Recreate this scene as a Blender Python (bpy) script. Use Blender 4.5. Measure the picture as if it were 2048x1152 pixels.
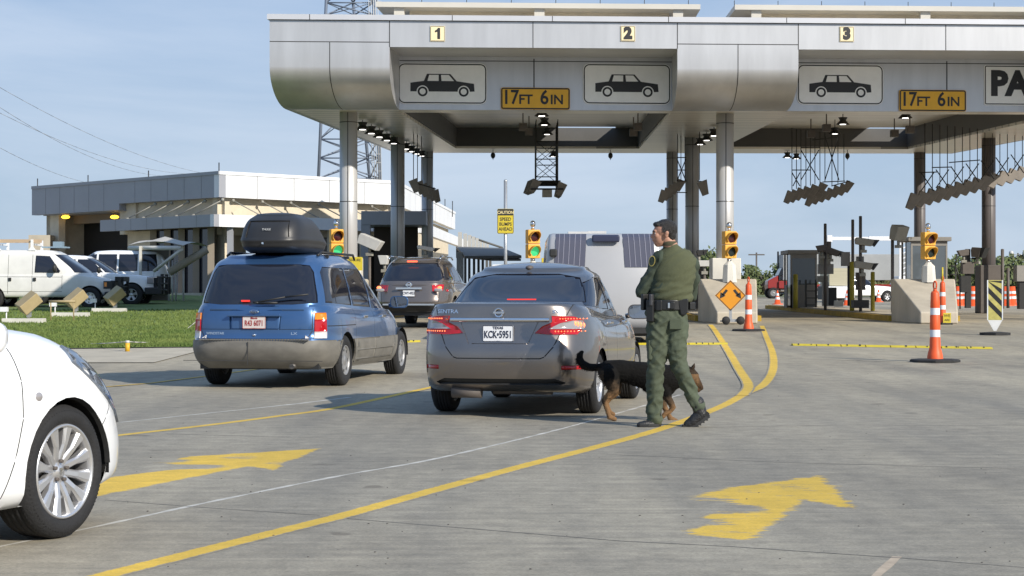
import bpy, bmesh, math, random
from mathutils import Vector, Matrix, noise, Euler
R = math.radians
random.seed(7)
S = bpy.context.scene
for o in list(bpy.data.objects): bpy.data.objects.remove(o)
# ---------------------------------------------------------------- camera, world, sun
F = 3700.0; HZ = 588.0; CH = 1.22
cam = bpy.data.cameras.new('camera'); co = bpy.data.objects.new('camera', cam); S.collection.objects.link(co)
co.location = (0, 0, CH); cam.sensor_width = 36; cam.lens = 36*F/2048
co.rotation_euler = (R(90)+math.atan((HZ-576)/F), 0, 0); cam.clip_end = 6000; cam.clip_start = .1
S.camera = co
SUN = Vector((1, -1, .80)).normalized()
w = bpy.data.worlds.new('World'); S.world = w; w.use_nodes = True
nt = w.node_tree; nt.nodes.clear(); N = nt.nodes.new; L_ = nt.links.new
sky = N('ShaderNodeTexSky'); sky.sky_type = 'NISHITA'; sky.sun_disc = False
sky.sun_elevation = math.asin(SUN.z); sky.sun_rotation = math.atan2(SUN.x, SUN.y)
sky.air_density = 1.0; sky.dust_density = .8; sky.ozone_density = 2.2; sky.altitude = 100
tc = N('ShaderNodeTexCoord'); mp = N('ShaderNodeMapping'); mp.inputs['Scale'].default_value = (2.2, 2.2, 9.5)
mp.inputs['Rotation'].default_value = (R(9), R(12), 0)
n1 = N('ShaderNodeTexNoise'); n1.inputs['Scale'].default_value = 1.6; n1.inputs['Detail'].default_value = 9; n1.inputs['Roughness'].default_value = .58
n1.inputs['Distortion'].default_value = .5
cr = N('ShaderNodeValToRGB'); cr.color_ramp.elements[0].position = .40; cr.color_ramp.elements[1].position = .80
cr.color_ramp.elements[0].color = (.0, .0, .0, 1); cr.color_ramp.elements[1].color = (.52, .52, .52, 1)
mx = N('ShaderNodeMix'); mx.data_type = 'RGBA'; mx.inputs['B'].default_value = (7.4, 8.1, 9.2, 1)
bg = N('ShaderNodeBackground'); bg.inputs['Strength'].default_value = .088; wo = N('ShaderNodeOutputWorld')
L_(tc.outputs['Generated'], mp.inputs[0]); L_(mp.outputs[0], n1.inputs['Vector']); L_(n1.outputs['Fac'], cr.inputs[0])
L_(cr.outputs[0], mx.inputs['Factor']); 
gz_ = N('ShaderNodeSeparateXYZ'); L_(tc.outputs['Generated'], gz_.inputs[0]); hr = N('ShaderNodeValToRGB'); hr.color_ramp.elements[0].position = .0; hr.color_ramp.elements[1].position = .42
hr.color_ramp.elements[0].color = (.47, .60, .755, 1); hr.color_ramp.elements[1].color = (.19, .37, .70, 1); e_ = hr.color_ramp.elements.new(.14); e_.color = (.42, .565, .79, 1); L_(gz_.outputs[2], hr.inputs[0])
sc_ = N('ShaderNodeMix'); sc_.data_type = 'RGBA'; sc_.blend_type = 'MULTIPLY'; sc_.inputs['Factor'].default_value = 1; sc_.inputs['B'].default_value = (9, 9, 9, 1); sc_.clamp_result = False; L_(hr.outputs[0], sc_.inputs['A'])
hm = N('ShaderNodeMix'); hm.data_type = 'RGBA'; hm.inputs['Factor'].default_value = .9; L_(sky.outputs[0], hm.inputs['A']); L_(sc_.outputs['Result'], hm.inputs['B']); L_(hm.outputs['Result'], mx.inputs['A']); L_(mx.outputs['Result'], bg.inputs[0]); L_(bg.outputs[0], wo.inputs[0])
sl = bpy.data.lights.new('sun', 'SUN'); sl.energy = 4.6; sl.angle = R(.5); sl.color = (1, .93, .82)
so = bpy.data.objects.new('sun', sl); S.collection.objects.link(so); so.rotation_euler = SUN.to_track_quat('Z', 'Y').to_euler()
S.view_settings.view_transform = 'Standard'; S.view_settings.look = 'None'; S.view_settings.exposure = 0.3; S.view_settings.gamma = 1
S.render.resolution_x = 1024; S.render.resolution_y = 576
S.cycles.max_bounces = 8; S.cycles.sample_clamp_indirect = 6
# ---------------------------------------------------------------- materials
def M(name, col, rough=.6, metal=0, var=0, vs=4, bump=0, bs=60, coat=0, emit=None, es=1, spec=.5, col2=None, stretch=(1,1,1), flake=0, thr=None):
    m = bpy.data.materials.new(name); m.use_nodes = True; t = m.node_tree; b = t.nodes['Principled BSDF']
    b.inputs['Base Color'].default_value = (*col, 1); b.inputs['Roughness'].default_value = rough; b.inputs['Metallic'].default_value = metal
    b.inputs['Coat Weight'].default_value = coat; b.inputs['Coat Roughness'].default_value = .04; b.inputs['Specular IOR Level'].default_value = spec
    if emit: b.inputs['Emission Color'].default_value = (*emit, 1); b.inputs['Emission Strength'].default_value = es
    tcn = t.nodes.new('ShaderNodeTexCoord'); mpn = t.nodes.new('ShaderNodeMapping'); mpn.inputs['Scale'].default_value = stretch
    t.links.new(tcn.outputs['Object'], mpn.inputs[0])
    if var:
        n = t.nodes.new('ShaderNodeTexNoise'); n.inputs['Scale'].default_value = vs; n.inputs['Detail'].default_value = 7; n.inputs['Roughness'].default_value = .62
        t.links.new(mpn.outputs[0], n.inputs['Vector'])
        x = t.nodes.new('ShaderNodeMix'); x.data_type = 'RGBA'
        c2 = col2 or tuple(c*(1-var) for c in col); c1 = col if col2 else tuple(min(1, c*(1+var*.7)) for c in col)
        x.inputs['A'].default_value = (*c1, 1); x.inputs['B'].default_value = (*c2, 1)
        r = t.nodes.new('ShaderNodeValToRGB'); a, bb = thr or (.3, .7); r.color_ramp.elements[0].position = a; r.color_ramp.elements[1].position = bb
        t.links.new(n.outputs['Fac'], r.inputs[0]); t.links.new(r.outputs[0], x.inputs['Factor']); t.links.new(x.outputs['Result'], b.inputs['Base Color'])
    if bump:
        n = t.nodes.new('ShaderNodeTexNoise'); n.inputs['Scale'].default_value = bs; n.inputs['Detail'].default_value = 5
        t.links.new(mpn.outputs[0], n.inputs['Vector'])
        bu = t.nodes.new('ShaderNodeBump'); bu.inputs['Strength'].default_value = bump; bu.inputs['Distance'].default_value = .02
        t.links.new(n.outputs['Fac'], bu.inputs['Height']); t.links.new(bu.outputs[0], b.inputs['Normal'])
    return m
def ground_mat():
    m = bpy.data.materials.new('concrete_road'); m.use_nodes = True; t = m.node_tree; b = t.nodes['Principled BSDF']; n_ = t.nodes.new; l = t.links.new
    g = n_('ShaderNodeNewGeometry')
    def nz(sc, scale, det=8, ro=.6, rot=0):
        mm = n_('ShaderNodeMapping'); mm.inputs['Scale'].default_value = scale; mm.inputs['Rotation'].default_value = (0, 0, rot); l(g.outputs['Position'], mm.inputs[0])
        q = n_('ShaderNodeTexNoise'); q.inputs['Scale'].default_value = sc; q.inputs['Detail'].default_value = det; q.inputs['Roughness'].default_value = ro; l(mm.outputs[0], q.inputs['Vector']); return q.outputs['Fac']
    def ramp(f, a, bb, c0, c1):
        r = n_('ShaderNodeValToRGB'); r.color_ramp.elements[0].position = a; r.color_ramp.elements[1].position = bb
        r.color_ramp.elements[0].color = (*c0, 1); r.color_ramp.elements[1].color = (*c1, 1); l(f, r.inputs[0]); return r.outputs[0]
    def mul(a, c, f=1):
        x = n_('ShaderNodeMix'); x.data_type = 'RGBA'; x.blend_type = 'MULTIPLY'; x.inputs['Factor'].default_value = f; l(a, x.inputs['A']); l(c, x.inputs['B']); return x.outputs['Result']
    c = ramp(nz(.16, (1, 1, 1)), .36, .66, (.268, .241, .188), (.352, .318, .248))
    c = mul(c, ramp(nz(.9, (1.3, .10, 1), 5, .55, R(-14)), .34, .66, (.74, .75, .77), (1.10, 1.09, 1.06)))       # wear along the lanes
    c = mul(c, ramp(nz(3.2, (.14, 3.2, 1), 9, .74, R(-2)), .34, .66, (.82, .82, .83), (1.13, 1.12, 1.10)))      # broom streaks
    c = mul(c, ramp(nz(5, (1, 1, 1), 9, .75), .38, .62, (.80, .80, .80), (1.10, 1.10, 1.10)))
    c = mul(c, ramp(nz(70, (.7, 1, 1), 4, .85), .36, .64, (.74, .74, .74), (1.24, 1.24, 1.24)))
    c = mul(c, ramp(nz(.42, (1, .6, 1), 4, .5), .58, .70, (1, 1, 1), (.76, .76, .77)))
    c = mul(c, ramp(nz(2.6, (1, 1, 1), 3, .4), .70, .735, (1, 1, 1), (.66, .64, .62)))       # oil spots
    sp = n_('ShaderNodeSeparateXYZ'); l(g.outputs['Position'], sp.inputs[0]); mr = n_('ShaderNodeMapRange'); mr.inputs['From Min'].default_value = 19; mr.inputs['From Max'].default_value = 33; l(sp.outputs[1], mr.inputs['Value'])
    c = mul(c, ramp(mr.outputs[0], 0, 1, (1, 1, 1), (1.20, 1.16, 1.08)))     # paler and warmer towards the lanes
    l(c, b.inputs['Base Color']); b.inputs['Roughness'].default_value = .78
    bu = n_('ShaderNodeBump'); bu.inputs['Strength'].default_value = .35; bu.inputs['Distance'].default_value = .01
    l(nz(60, (.35, 1, 1), 6, .7), bu.inputs['Height']); l(bu.outputs[0], b.inputs['Normal'])
    return m, t
mconc_road, _ = ground_mat()
def worn_paint(name, rough_w=1.0):
    m, t = ground_mat(); m.name = name; b = t.nodes['Principled BSDF']; src = b.inputs['Base Color'].links[0].from_socket; n_ = t.nodes.new; l = t.links.new
    g_ = n_('ShaderNodeNewGeometry'); at_ = n_('ShaderNodeAttribute'); at_.attribute_name = 'wear'
    def q(sc, scale, det):
        mm = n_('ShaderNodeMapping'); mm.inputs['Scale'].default_value = scale; l(g_.outputs['Position'], mm.inputs[0]); x = n_('ShaderNodeTexNoise'); x.inputs['Scale'].default_value = sc; x.inputs['Detail'].default_value = det; x.inputs['Roughness'].default_value = .7; l(mm.outputs[0], x.inputs['Vector'])
        y = n_('ShaderNodeMath'); y.operation = 'SUBTRACT'; l(x.outputs['Fac'], y.inputs[0]); y.inputs[1].default_value = .5; return y.outputs[0]
    def mad(a, k, c):
        x = n_('ShaderNodeMath'); x.operation = 'MULTIPLY_ADD'; l(a, x.inputs[0]); x.inputs[1].default_value = k; l(c, x.inputs[2]); return x.outputs[0]
    v = mad(q(7, (.45, 1.5, 1), 8), 4.5*rough_w, at_.outputs['Fac']); v = mad(q(45, (.4, 1.2, 1), 5), 2.6*rough_w, v)
    r = n_('ShaderNodeMapRange'); r.inputs['From Min'].default_value = -.18; r.inputs['From Max'].default_value = .3; l(v, r.inputs['Value'])
    pc = n_('ShaderNodeMix'); pc.data_type = 'RGBA'; pc.blend_type = 'MULTIPLY'; pc.inputs['Factor'].default_value = .85; pc.inputs['A'].default_value = (1.62, 1.14, .17, 1); l(src, pc.inputs['B'])
    x = n_('ShaderNodeMix'); x.data_type = 'RGBA'; l(r.outputs[0], x.inputs['Factor']); l(src, x.inputs['A']); l(pc.outputs['Result'], x.inputs['B']); l(x.outputs['Result'], b.inputs['Base Color'])
    return m
mpaint = worn_paint('worn_yellow_paint', .7); mpaint2 = worn_paint('very_worn_yellow_paint', 1.35)
mjoint = M('joint_dark', (.10, .095, .085), .9, var=.4, vs=3)
mjointw = M('joint_pale', (.50, .48, .43), .9, var=.35, vs=6)
mgrass = M('lawn', (.175, .215, .055), .9, var=.5, vs=.9, col2=(.08, .135, .026), bump=.9, bs=45)
mdirt = M('field', (.17, .16, .08), .95, var=.5, vs=.05, col2=(.09, .12, .04))
mwalk = M('sidewalk', (.43, .38, .29), .85, var=.18, vs=2, bump=.2)
malu = M('aluminium_panel', (.515, .517, .525), .38, metal=.6, var=.10, vs=1.3, stretch=(1.6, 1, .22), spec=.5)
malu2 = M('aluminium_column', (.50, .50, .50), .40, metal=.3, var=.06, vs=.6)
mseam = M('dark_seam', (.035, .035, .035), .7)
mwhitep = M('white_panel', (.72, .73, .74), .5, var=.05, vs=.6)
mgreyshade = M('grey_and_shaded_panel', (.30, .31, .34), .5, var=.06, vs=.5)  # grey parts, and the shaded tone of the white cladding
mstucco = M('beige_block_wall', (.60, .53, .41), .85, var=.12, vs=2, bump=.2, bs=20)
mhood = M('grey_brown_hood', (.23, .205, .18), .6, var=.15, vs=3)
mdark = M('black_metal', (.018, .018, .018), .55, var=.2, vs=9)
mrubber = M('black_rubber', (.022, .022, .022), .8, var=.35, vs=14, bump=.2, bs=80)
mglass = M('dark_tinted_glass', (.013, .015, .024), .04, spec=.6, coat=.2)
mchrome = M('chrome', (.75, .75, .76), .10, metal=1)
msteel = M('galvanised_steel', (.42, .43, .44), .4, metal=.6, var=.12, vs=12)
mconc = M('cast_concrete', (.46, .41, .325), .85, var=.16, vs=1.6, bump=.25, bs=30, stretch=(1, 1, .5))
mconcw = M('white_concrete', (.60, .58, .52), .8, var=.12, vs=2)
myel = M('signal_yellow', (.72, .37, .045), .45, var=.12, vs=4)
myel2 = M('yellow_plastic', (.56, .44, .03), .5, var=.12, vs=5)
myelk = M('kerb_yellow', (.42, .27, .03), .8, var=.35, vs=3)
mora = M('orange_plastic', (.74, .10, .022), .5, var=.16, vs=3, bump=.05)
mrefl = M('reflective_white', (.72, .74, .76), .35, var=.06, vs=20)
mbox = M('camera_housing', (.27, .26, .225), .6, var=.12, vs=5)
mgrayl = M('light_grey', (.50, .50, .49), .55, var=.08, vs=5)
mbrown = M('brown_metal', (.10, .085, .075), .6, var=.15, vs=3)
mcreamp = M('cream_metal', (.50, .48, .43), .5, var=.06, vs=.6)
mcop = M('coping_metal', (.50, .51, .54), .45, metal=.3, var=.06, vs=.6)
mred = M('red_paint', (.26, .02, .015), .35, coat=.5)
mwcar = M('white_car_paint', (.80, .81, .82), .28, coat=.8, var=.015, vs=2)
# ---------------------------------------------------------------- helpers
COL = S.collection
class B:
    def __init__(s, xf=None): s.bm = bmesh.new(); s.xf = xf
    def V(s, p):
        p = Vector(p); return s.bm.verts.new(s.xf(p) if s.xf else p)
    def poly(s, pts, sm=False):
        f = s.bm.faces.new([s.V(p) for p in pts]); f.smooth = sm; return f
    def box(s, a, b, rot=None, c=None, sx0=1, top=None):
        (x0, y0, z0), (x1, y1, z1) = a, b
        P = [(x0,y0,z0),(x1,y0,z0),(x1,y1,z0),(x0,y1,z0),(x0,y0,z1),(x1,y0,z1),(x1,y1,z1),(x0,y1,z1)]
        if rot is not None:
            cc = Vector(c) if c is not None else Vector(((x0+x1)/2, (y0+y1)/2, (z0+z1)/2)); m = Euler(rot).to_matrix(); P = [m @ (Vector(p)-cc)+cc for p in P]
        v = [s.V(p) for p in P]
        for q in ((0,3,2,1),(4,5,6,7),(0,1,5,4),(1,2,6,5),(2,3,7,6),(3,0,4,7)): s.bm.faces.new([v[i] for i in q])
        return s
    def cb(s, c, d, rot=None):
        return s.box([c[i]-d[i]/2 for i in range(3)], [c[i]+d[i]/2 for i in range(3)], rot)
    def cyl(s, p0, p1, r0, r1=None, n=16, cap=True, sm=True):
        p0, p1 = Vector(p0), Vector(p1); r1 = r0 if r1 is None else r1; d = (p1-p0).normalized()
        a = d.orthogonal().normalized(); b = d.cross(a)
        A = [s.V(p0+(a*math.cos(t)+b*math.sin(t))*r0) for t in [2*math.pi*i/n for i in range(n)]]
        C = [s.V(p1+(a*math.cos(t)+b*math.sin(t))*r1) for t in [2*math.pi*i/n for i in range(n)]]
        for i in range(n):
            f = s.bm.faces.new((A[i], A[(i+1)%n], C[(i+1)%n], C[i])); f.smooth = sm
        if cap: s.bm.faces.new(A[::-1]); s.bm.faces.new(C)
        return s
    def tube(s, pts, r, n=8):
        for a, b in zip(pts, pts[1:]):
            if (Vector(a)-Vector(b)).length > 1e-5: s.cyl(a, b, r, n=n)
        return s
    def lathe(s, prof, axis='z', c=(0,0,0), n=32, sm=True, ang=(0, 2*math.pi)):
        c = Vector(c); full = abs(ang[1]-ang[0]-2*math.pi) < 1e-6; k = n if full else n+1
        def pt(r, h, t):
            x, y = r*math.cos(t), r*math.sin(t)
            return c+{'z': Vector((x, y, h)), 'y': Vector((x, h, y)), 'x': Vector((h, x, y))}[axis]
        rings = [[s.V(pt(r, h, ang[0]+(ang[1]-ang[0])*i/n)) for i in range(k)] for r, h in prof]
        for A, C in zip(rings, rings[1:]):
            for i in range(n):
                j = (i+1) % k
                try: f = s.bm.faces.new((A[i], A[j], C[j], C[i])); f.smooth = sm
                except ValueError: pass
        return s
    def prism(s, poly, h0, h1, axis='y', sm=False):
        def q(p, h):
            return {'y': (p[0], h, p[1]), 'z': (p[0], p[1], h), 'x': (h, p[0], p[1])}[axis]
        A = [s.V(q(p, h0)) for p in poly]; C = [s.V(q(p, h1)) for p in poly]; n = len(poly)
        for i in range(n):
            f = s.bm.faces.new((A[i], A[(i+1)%n], C[(i+1)%n], C[i])); f.smooth = sm
        s.bm.faces.new(A[::-1]); s.bm.faces.new(C); return s
    def ball(s, c, r, seg=16, sc=(1,1,1), rot=None):
        c = Vector(c); m = Euler(rot).to_matrix() if rot is not None else None; nr = seg//2+1
        def q(x, y, z):
            v = Vector((x*sc[0]*r, y*sc[1]*r, z*sc[2]*r)); return c+(m @ v if m else v)
        T_ = s.V(q(0, 0, 1)); Bt = s.V(q(0, 0, -1)); rows = []
        for i in range(1, nr):
            t = math.pi*i/nr; rows.append([s.V(q(math.sin(t)*math.cos(a), math.sin(t)*math.sin(a), math.cos(t))) for a in [2*math.pi*k/seg for k in range(seg)]])
        F_ = s.bm.faces.new
        for k in range(seg):
            F_((T_, rows[0][k], rows[0][(k+1)%seg])).smooth = True; F_((Bt, rows[-1][(k+1)%seg], rows[-1][k])).smooth = True
        for A, C in zip(rows, rows[1:]):
            for k in range(seg): F_((A[k], C[k], C[(k+1)%seg], A[(k+1)%seg])).smooth = True
        return s
    def out(s, name, mat, parent=None, loc=None, fix=True, bevel=0):
        me = bpy.data.meshes.new(name)
        if fix: bmesh.ops.recalc_face_normals(s.bm, faces=s.bm.faces)
        s.bm.to_mesh(me); s.bm.free(); me.materials.append(mat)
        o = bpy.data.objects.new(name, me); COL.objects.link(o)
        if parent: o.parent = parent
        if loc: o.location = loc
        if bevel:
            md = o.modifiers.new('b', 'BEVEL'); md.width = bevel; md.segments = 2; md.limit_method = 'ANGLE'; md.angle_limit = R(40); md.harden_normals = True
        return o
def thing(name, label, cat, loc=(0,0,0), rz=0, group=None):
    o = bpy.data.objects.new(name, None); COL.objects.link(o); o.location = loc; o.rotation_euler = (0, 0, rz); o.empty_display_size = .2
    o['label'] = label; o['category'] = cat
    if group: o['group'] = group
    return o
def tag(o, label, cat, group=None):
    o['label'] = label; o['category'] = cat
    if group: o['group'] = group
    return o
def kind(o, k): o['kind'] = k; return o
def kids(o): return [c for c in bpy.data.objects if c.parent == o]
def dup(o, loc=None, rz=None, label=None, parent=None):
    c = o.copy(); COL.objects.link(c)
    if parent: c.parent = parent
    if loc is not None: c.location = loc
    if rz is not None: c.rotation_euler = (0, 0, rz)
    if label: c['label'] = label
    for k in kids(o): dup(k, parent=c)
    return c
def text(name, s, mat, parent, size, loc, rot=(R(90), 0, 0), bold=0, xs=1, ext=.002, align='CENTER', sp=1):
    cu = bpy.data.curves.new(name, 'FONT'); cu.body = s; cu.size = size; cu.align_x = align; cu.align_y = 'CENTER'; cu.extrude = ext; cu.offset = bold; cu.space_character = sp; cu.resolution_u = 3
    t = bpy.data.objects.new('tmp', cu); COL.objects.link(t); bpy.context.view_layer.update()
    me = bpy.data.meshes.new_from_object(t.evaluated_get(bpy.context.evaluated_depsgraph_get())); bpy.data.objects.remove(t)
    me.materials.clear(); me.materials.append(mat)
    for v in me.vertices: v.co.x *= xs
    o = bpy.data.objects.new(name, me); COL.objects.link(o); o.parent = parent; o.location = loc; o.rotation_euler = rot; return o
def lerp(a, b, t): return a+(b-a)*t
def pl(tab, x):
    if x <= tab[0][0]: return tab[0][1]
    for (a, b), (c, d) in zip(tab, tab[1:]):
        if x <= c: return b+(d-b)*(x-a)/(c-a)
    return tab[-1][1]
def sm(a, b, x): t = max(0, min(1, (x-a)/(b-a))); return t*t*(3-2*t)
def crv(tab, x):          # smooth (Catmull-Rom style) table lookup
    if x <= tab[0][0]: return tab[0][1]
    if x >= tab[-1][0]: return tab[-1][1]
    for i in range(len(tab)-1):
        if x <= tab[i+1][0]:
            x0, y0 = tab[i]; x1, y1 = tab[i+1]; h = x1-x0; t = (x-x0)/h
            def sl_(j):
                a = tab[max(0, j-1)]; b = tab[min(len(tab)-1, j+1)]
                return (b[1]-a[1])/(b[0]-a[0])
            def lim(m):
                d = (y1-y0)/h
                if d == 0: return 0
                return max(min(m/d, 3), 0)*d
            m0, m1 = lim(sl_(i)), lim(sl_(i+1))
            return (2*t**3-3*t*t+1)*y0+(t**3-2*t*t+t)*h*m0+(-2*t**3+3*t*t)*y1+(t**3-t*t)*h*m1
ZR = [(-60, 0), (24, 0), (30, .05), (38, .15), (54, .38), (83, .46), (120, .55), (168, .81), (300, 1.0), (4000, 1.1)]
ZL = [(-60, 0), (24, 0), (37, .11), (91, 1.22), (4000, 1.22)]
def g(x, y): return lerp(pl(ZR, y), pl(ZL, y), sm(-7, -10, x)) if True else 0
def sm_(a, b, x): return sm(a, b, x)
def g(x, y):
    t = max(0, min(1, (-6.2-x)/3.0)); t = t*t*(3-2*t)
    return lerp(pl(ZR, y), pl(ZL, y), t)
def at(px, py, Y): return Vector(((px-1024)/F*Y, Y, CH-(py-HZ)/F*Y))
def gp(px, py):           # photo pixel on the ground -> world point
    Y = 5.0
    while Y < 400:
        if CH-(py-HZ)/F*Y <= g((px-1024)/F*Y, Y): break
        Y += .02
    return Vector(((px-1024)/F*Y, Y, g((px-1024)/F*Y, Y)))
def gat(px, Y): x = (px-1024)/F*Y; return Vector((x, Y, g(x, Y)))
# ---------------------------------------------------------------- ground
def sheet(name, xs, ys, z, mat, off=0):
    b = B(); rows = [[b.bm.verts.new((x, y, z(x, y)+off)) for x in xs] for y in ys]
    for A, C in zip(rows, rows[1:]):
        for i in range(len(xs)-1): b.bm.faces.new((A[i], A[i+1], C[i+1], C[i])).smooth = True
    return b.out(name, mat, fix=False)
xs = [-3000, -800, -250, -120, -60, -40]+[-30+i*.5 for i in range(0, 60)]+[0, 5, 12, 25, 45, 80, 160, 400, 1200, 3000]
ys = [-60, -10]+list(range(0, 130))+[140, 155, 168, 200, 300, 600, 1500, 4000]
kind(sheet('ground', xs, ys, g, mconc_road), 'structure')
far = lambda x, y: g(x, y)
kind(sheet('field', [-3000, -800, -250, -90, -30, 0, 30, 90, 250, 800, 3000], [200, 300, 600, 1500, 3900], g, mdirt, .03), 'structure')
lx = [-60, -45, -35]+[-30+i*.5 for i in range(0, 43)]
kind(sheet('lawn', [-60, -45, -35]+[-30+i*.5 for i in range(0, 48)]+[-6.2], list(range(37, 89)), g, mgrass, .03), 'structure')
kind(sheet('sidewalk', [-60, -45]+[-30+i*.5 for i in range(0, 49)], [31+i*.5 for i in range(0, 13)], g, mwalk, .012), 'structure')
def blades():
    b = B(); rnd = random.Random(3)
    for i in range(42000):
        y = 37.2+(rnd.random()**1.6)*26; x = rnd.uniform(-.3*y-1, -6.3)
        z = g(x, y)+.028; h = rnd.uniform(.03, .075); a = rnd.uniform(0, 3.14); wd = rnd.uniform(.012, .03); dx, dy = math.cos(a)*wd, math.sin(a)*wd*.5
        lx_, ly_ = rnd.uniform(-.04, .04), rnd.uniform(-.03, .03)
        b.bm.faces.new([b.bm.verts.new(p) for p in ((x-dx, y-dy, z), (x+dx, y+dy, z), (x+lx_, y+ly_, z+h))])
    o = b.out('grass', mgrass, fix=False); kind(o, 'stuff'); tag(o, 'short sunlit green grass of the lawn beside the road', 'grass'); return o
blades()
def ribbon(name, pts, wd, mat, off, parent=None, jit=0, sub=.5):
    P = []
    for a, b in zip(pts, pts[1:]):
        n = max(1, int((b-a).length/sub)); P += [a.lerp(b, i/n) for i in range(n)]
    P.append(pts[-1]); b = B(); L = []; wearing = mat in (mpaint, mpaint2); cols = (-1.3, -.8, 0, .8, 1.3) if wearing else (-1, 1); W_ = []
    rnd = random.Random(len(pts))
    for i, p in enumerate(P):
        d = (P[min(i+1, len(P)-1)]-P[max(i-1, 0)]); d.z = 0; d.normalize(); nrm = Vector((-d.y, d.x, 0))
        w_ = wd/2*(1+rnd.uniform(-jit, jit)*(0 if wearing else 1)); q = []
        for s_ in cols:
            v = p+nrm*w_*s_; q.append(b.bm.verts.new((v.x, v.y, g(v.x, v.y)+off*lerp(.22, 1, sm(20, 24, v.y))))); W_.append({1.3: -1.6, .8: .75, 0: 1.5, 1: 0}[abs(s_)])
        L.append(q)
    for A, C in zip(L, L[1:]):
        for k in range(len(cols)-1): b.bm.faces.new((A[k], A[k+1], C[k+1], C[k]))
    if wearing:
        o = b.out(name, mat, fix=True); ca = o.data.attributes.new('wear', 'FLOAT', 'POINT')
        for i, v in enumerate(W_): ca.data[i].value = v
        return kind(o, 'structure')
    return kind(b.out(name, mat, fix=True), 'structure')
def GL(*px): return [gp(*p) for p in px]
def smooth_pts(P, n=6):
    o = []
    for i in range(len(P)-1):
        a = P[max(0, i-1)]; b = P[i]; c = P[i+1]; d = P[min(len(P)-1, i+2)]
        for k in range(n):
            t = k/n; o.append(.5*((2*b)+(c-a)*t+(2*a-5*b+4*c-d)*t*t+(3*b-a-3*c+d)*t**3))
    return o+[P[-1]]
YL = .13
ribbon('lane_line', smooth_pts(GL((60, 1190), (210, 1152), (520, 1073), (690, 1030), (860, 983), (1040, 934), (1190, 895), (1325, 857), (1440, 814), (1490, 788), (1527, 770), (1546, 740), (1545, 705), (1532, 672), (1524, 652))), YL, mpaint, .006, jit=.05)
ribbon('lane_line', smooth_pts(GL((1484, 792), (1497, 772), (1480, 742), (1455, 700), (1432, 664), (1421, 650))), YL*1.05, mpaint2, .010, jit=.05)
ribbon('lane_line', smooth_pts(GL((150, 880), (245, 870), (420, 850), (560, 832), (660, 818), (780, 793), (860, 776), (960, 752), (1010, 735))), YL*.85, mpaint, .006, jit=.08)
ribbon('lane_line', GL((140, 779), (215, 774), (300, 767), (420, 752), (520, 738)), .07, mpaint, .006, jit=.1)
ribbon('pavement_joint', smooth_pts(GL((-40, 1102), (80, 1077), (200, 1052), (380, 1013), (500, 988), (690, 950), (850, 922), (1000, 888), (1130, 856), (1230, 828), (1290, 811), (1360, 790)), 4), .035, mjointw, .004, jit=.5, sub=.12)
ribbon('pavement_joint', GL((240, 845), (420, 826), (590, 808), (700, 795)), .05, mjointw, .004, jit=.4)
for i, q in enumerate([[(210, 1000), (390, 1014), (640, 1031)], [(690, 1037), (1240, 1082), (1460, 1093), (1810, 1117), (2060, 1137)], [(1200, 908), (1560, 925), (2060, 938)],
          [(330, 868), (700, 878)], [(1400, 855), (1700, 850), (2060, 851)], [(1380, 712), (1560, 716), (1720, 722), (2060, 733)], [(1385, 757), (1720, 762), (2060, 764)], [(1560, 655), (1800, 665), (2060, 672)], [(0, 745), (120, 730), (390, 706)]]):
    ribbon('pavement_joint', GL(*q), .012 if i != 5 else .03, mjoint, .004, jit=.4)
ribbon('pavement_crack', GL((1735, 1170), (1757, 1148), (1775, 1131), (1794, 1113)), .045, M('tan_crack_filler', (.42, .34, .25), .9, var=.3, vs=9), .003, jit=.12, sub=.08)
def wearsheet(name, px, mat, blobs=(), off=.0007, st=.035):
    P = [gp(*p).xy for p in px]; BL = [(gp(bx, by).xy, r, a) for bx, by, r, a in blobs]
    x0, x1 = min(p.x for p in P)-.15, max(p.x for p in P)+.15; y0, y1 = min(p.y for p in P)-.15, max(p.y for p in P)+.15
    def dist(q):
        ins = False; d = 9; n = len(P)
        for i in range(n):
            a, c = P[i], P[(i+1) % n]; e = c-a; t = max(0, min(1, (q-a).dot(e)/e.dot(e))); d = min(d, (q-a-e*t).length)
            if (a.y > q.y) != (c.y > q.y) and q.x < (c.x-a.x)*(q.y-a.y)/(c.y-a.y)+a.x: ins = not ins
        return d if ins else -d
    nx, ny = int((x1-x0)/st)+1, int((y1-y0)/st)+1; b = B(); W_ = []; V = {}
    for j in range(ny):
        for i in range(nx):
            q = Vector((x0+i*st, y0+j*st)); d = dist(q)
            if d < -.12: continue
            V[i, j] = b.bm.verts.new((q.x, q.y, g(q.x, q.y)+off*.2)); w_ = max(-2.4, min(.95, d*20))
            for c, r, a in BL: w_ -= a*max(0, 1-((q-c).length/r)**2)
            W_.append(w_)
    for (i, j) in list(V):
        if all(k in V for k in ((i+1, j), (i+1, j+1), (i, j+1))): b.bm.faces.new((V[i, j], V[i+1, j], V[i+1, j+1], V[i, j+1]))
    o = b.out(name, mat, fix=False); ca = o.data.attributes.new('wear', 'FLOAT', 'POINT')
    for i, v in enumerate(W_): ca.data[i].value = v
    return kind(o, 'structure')
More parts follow.
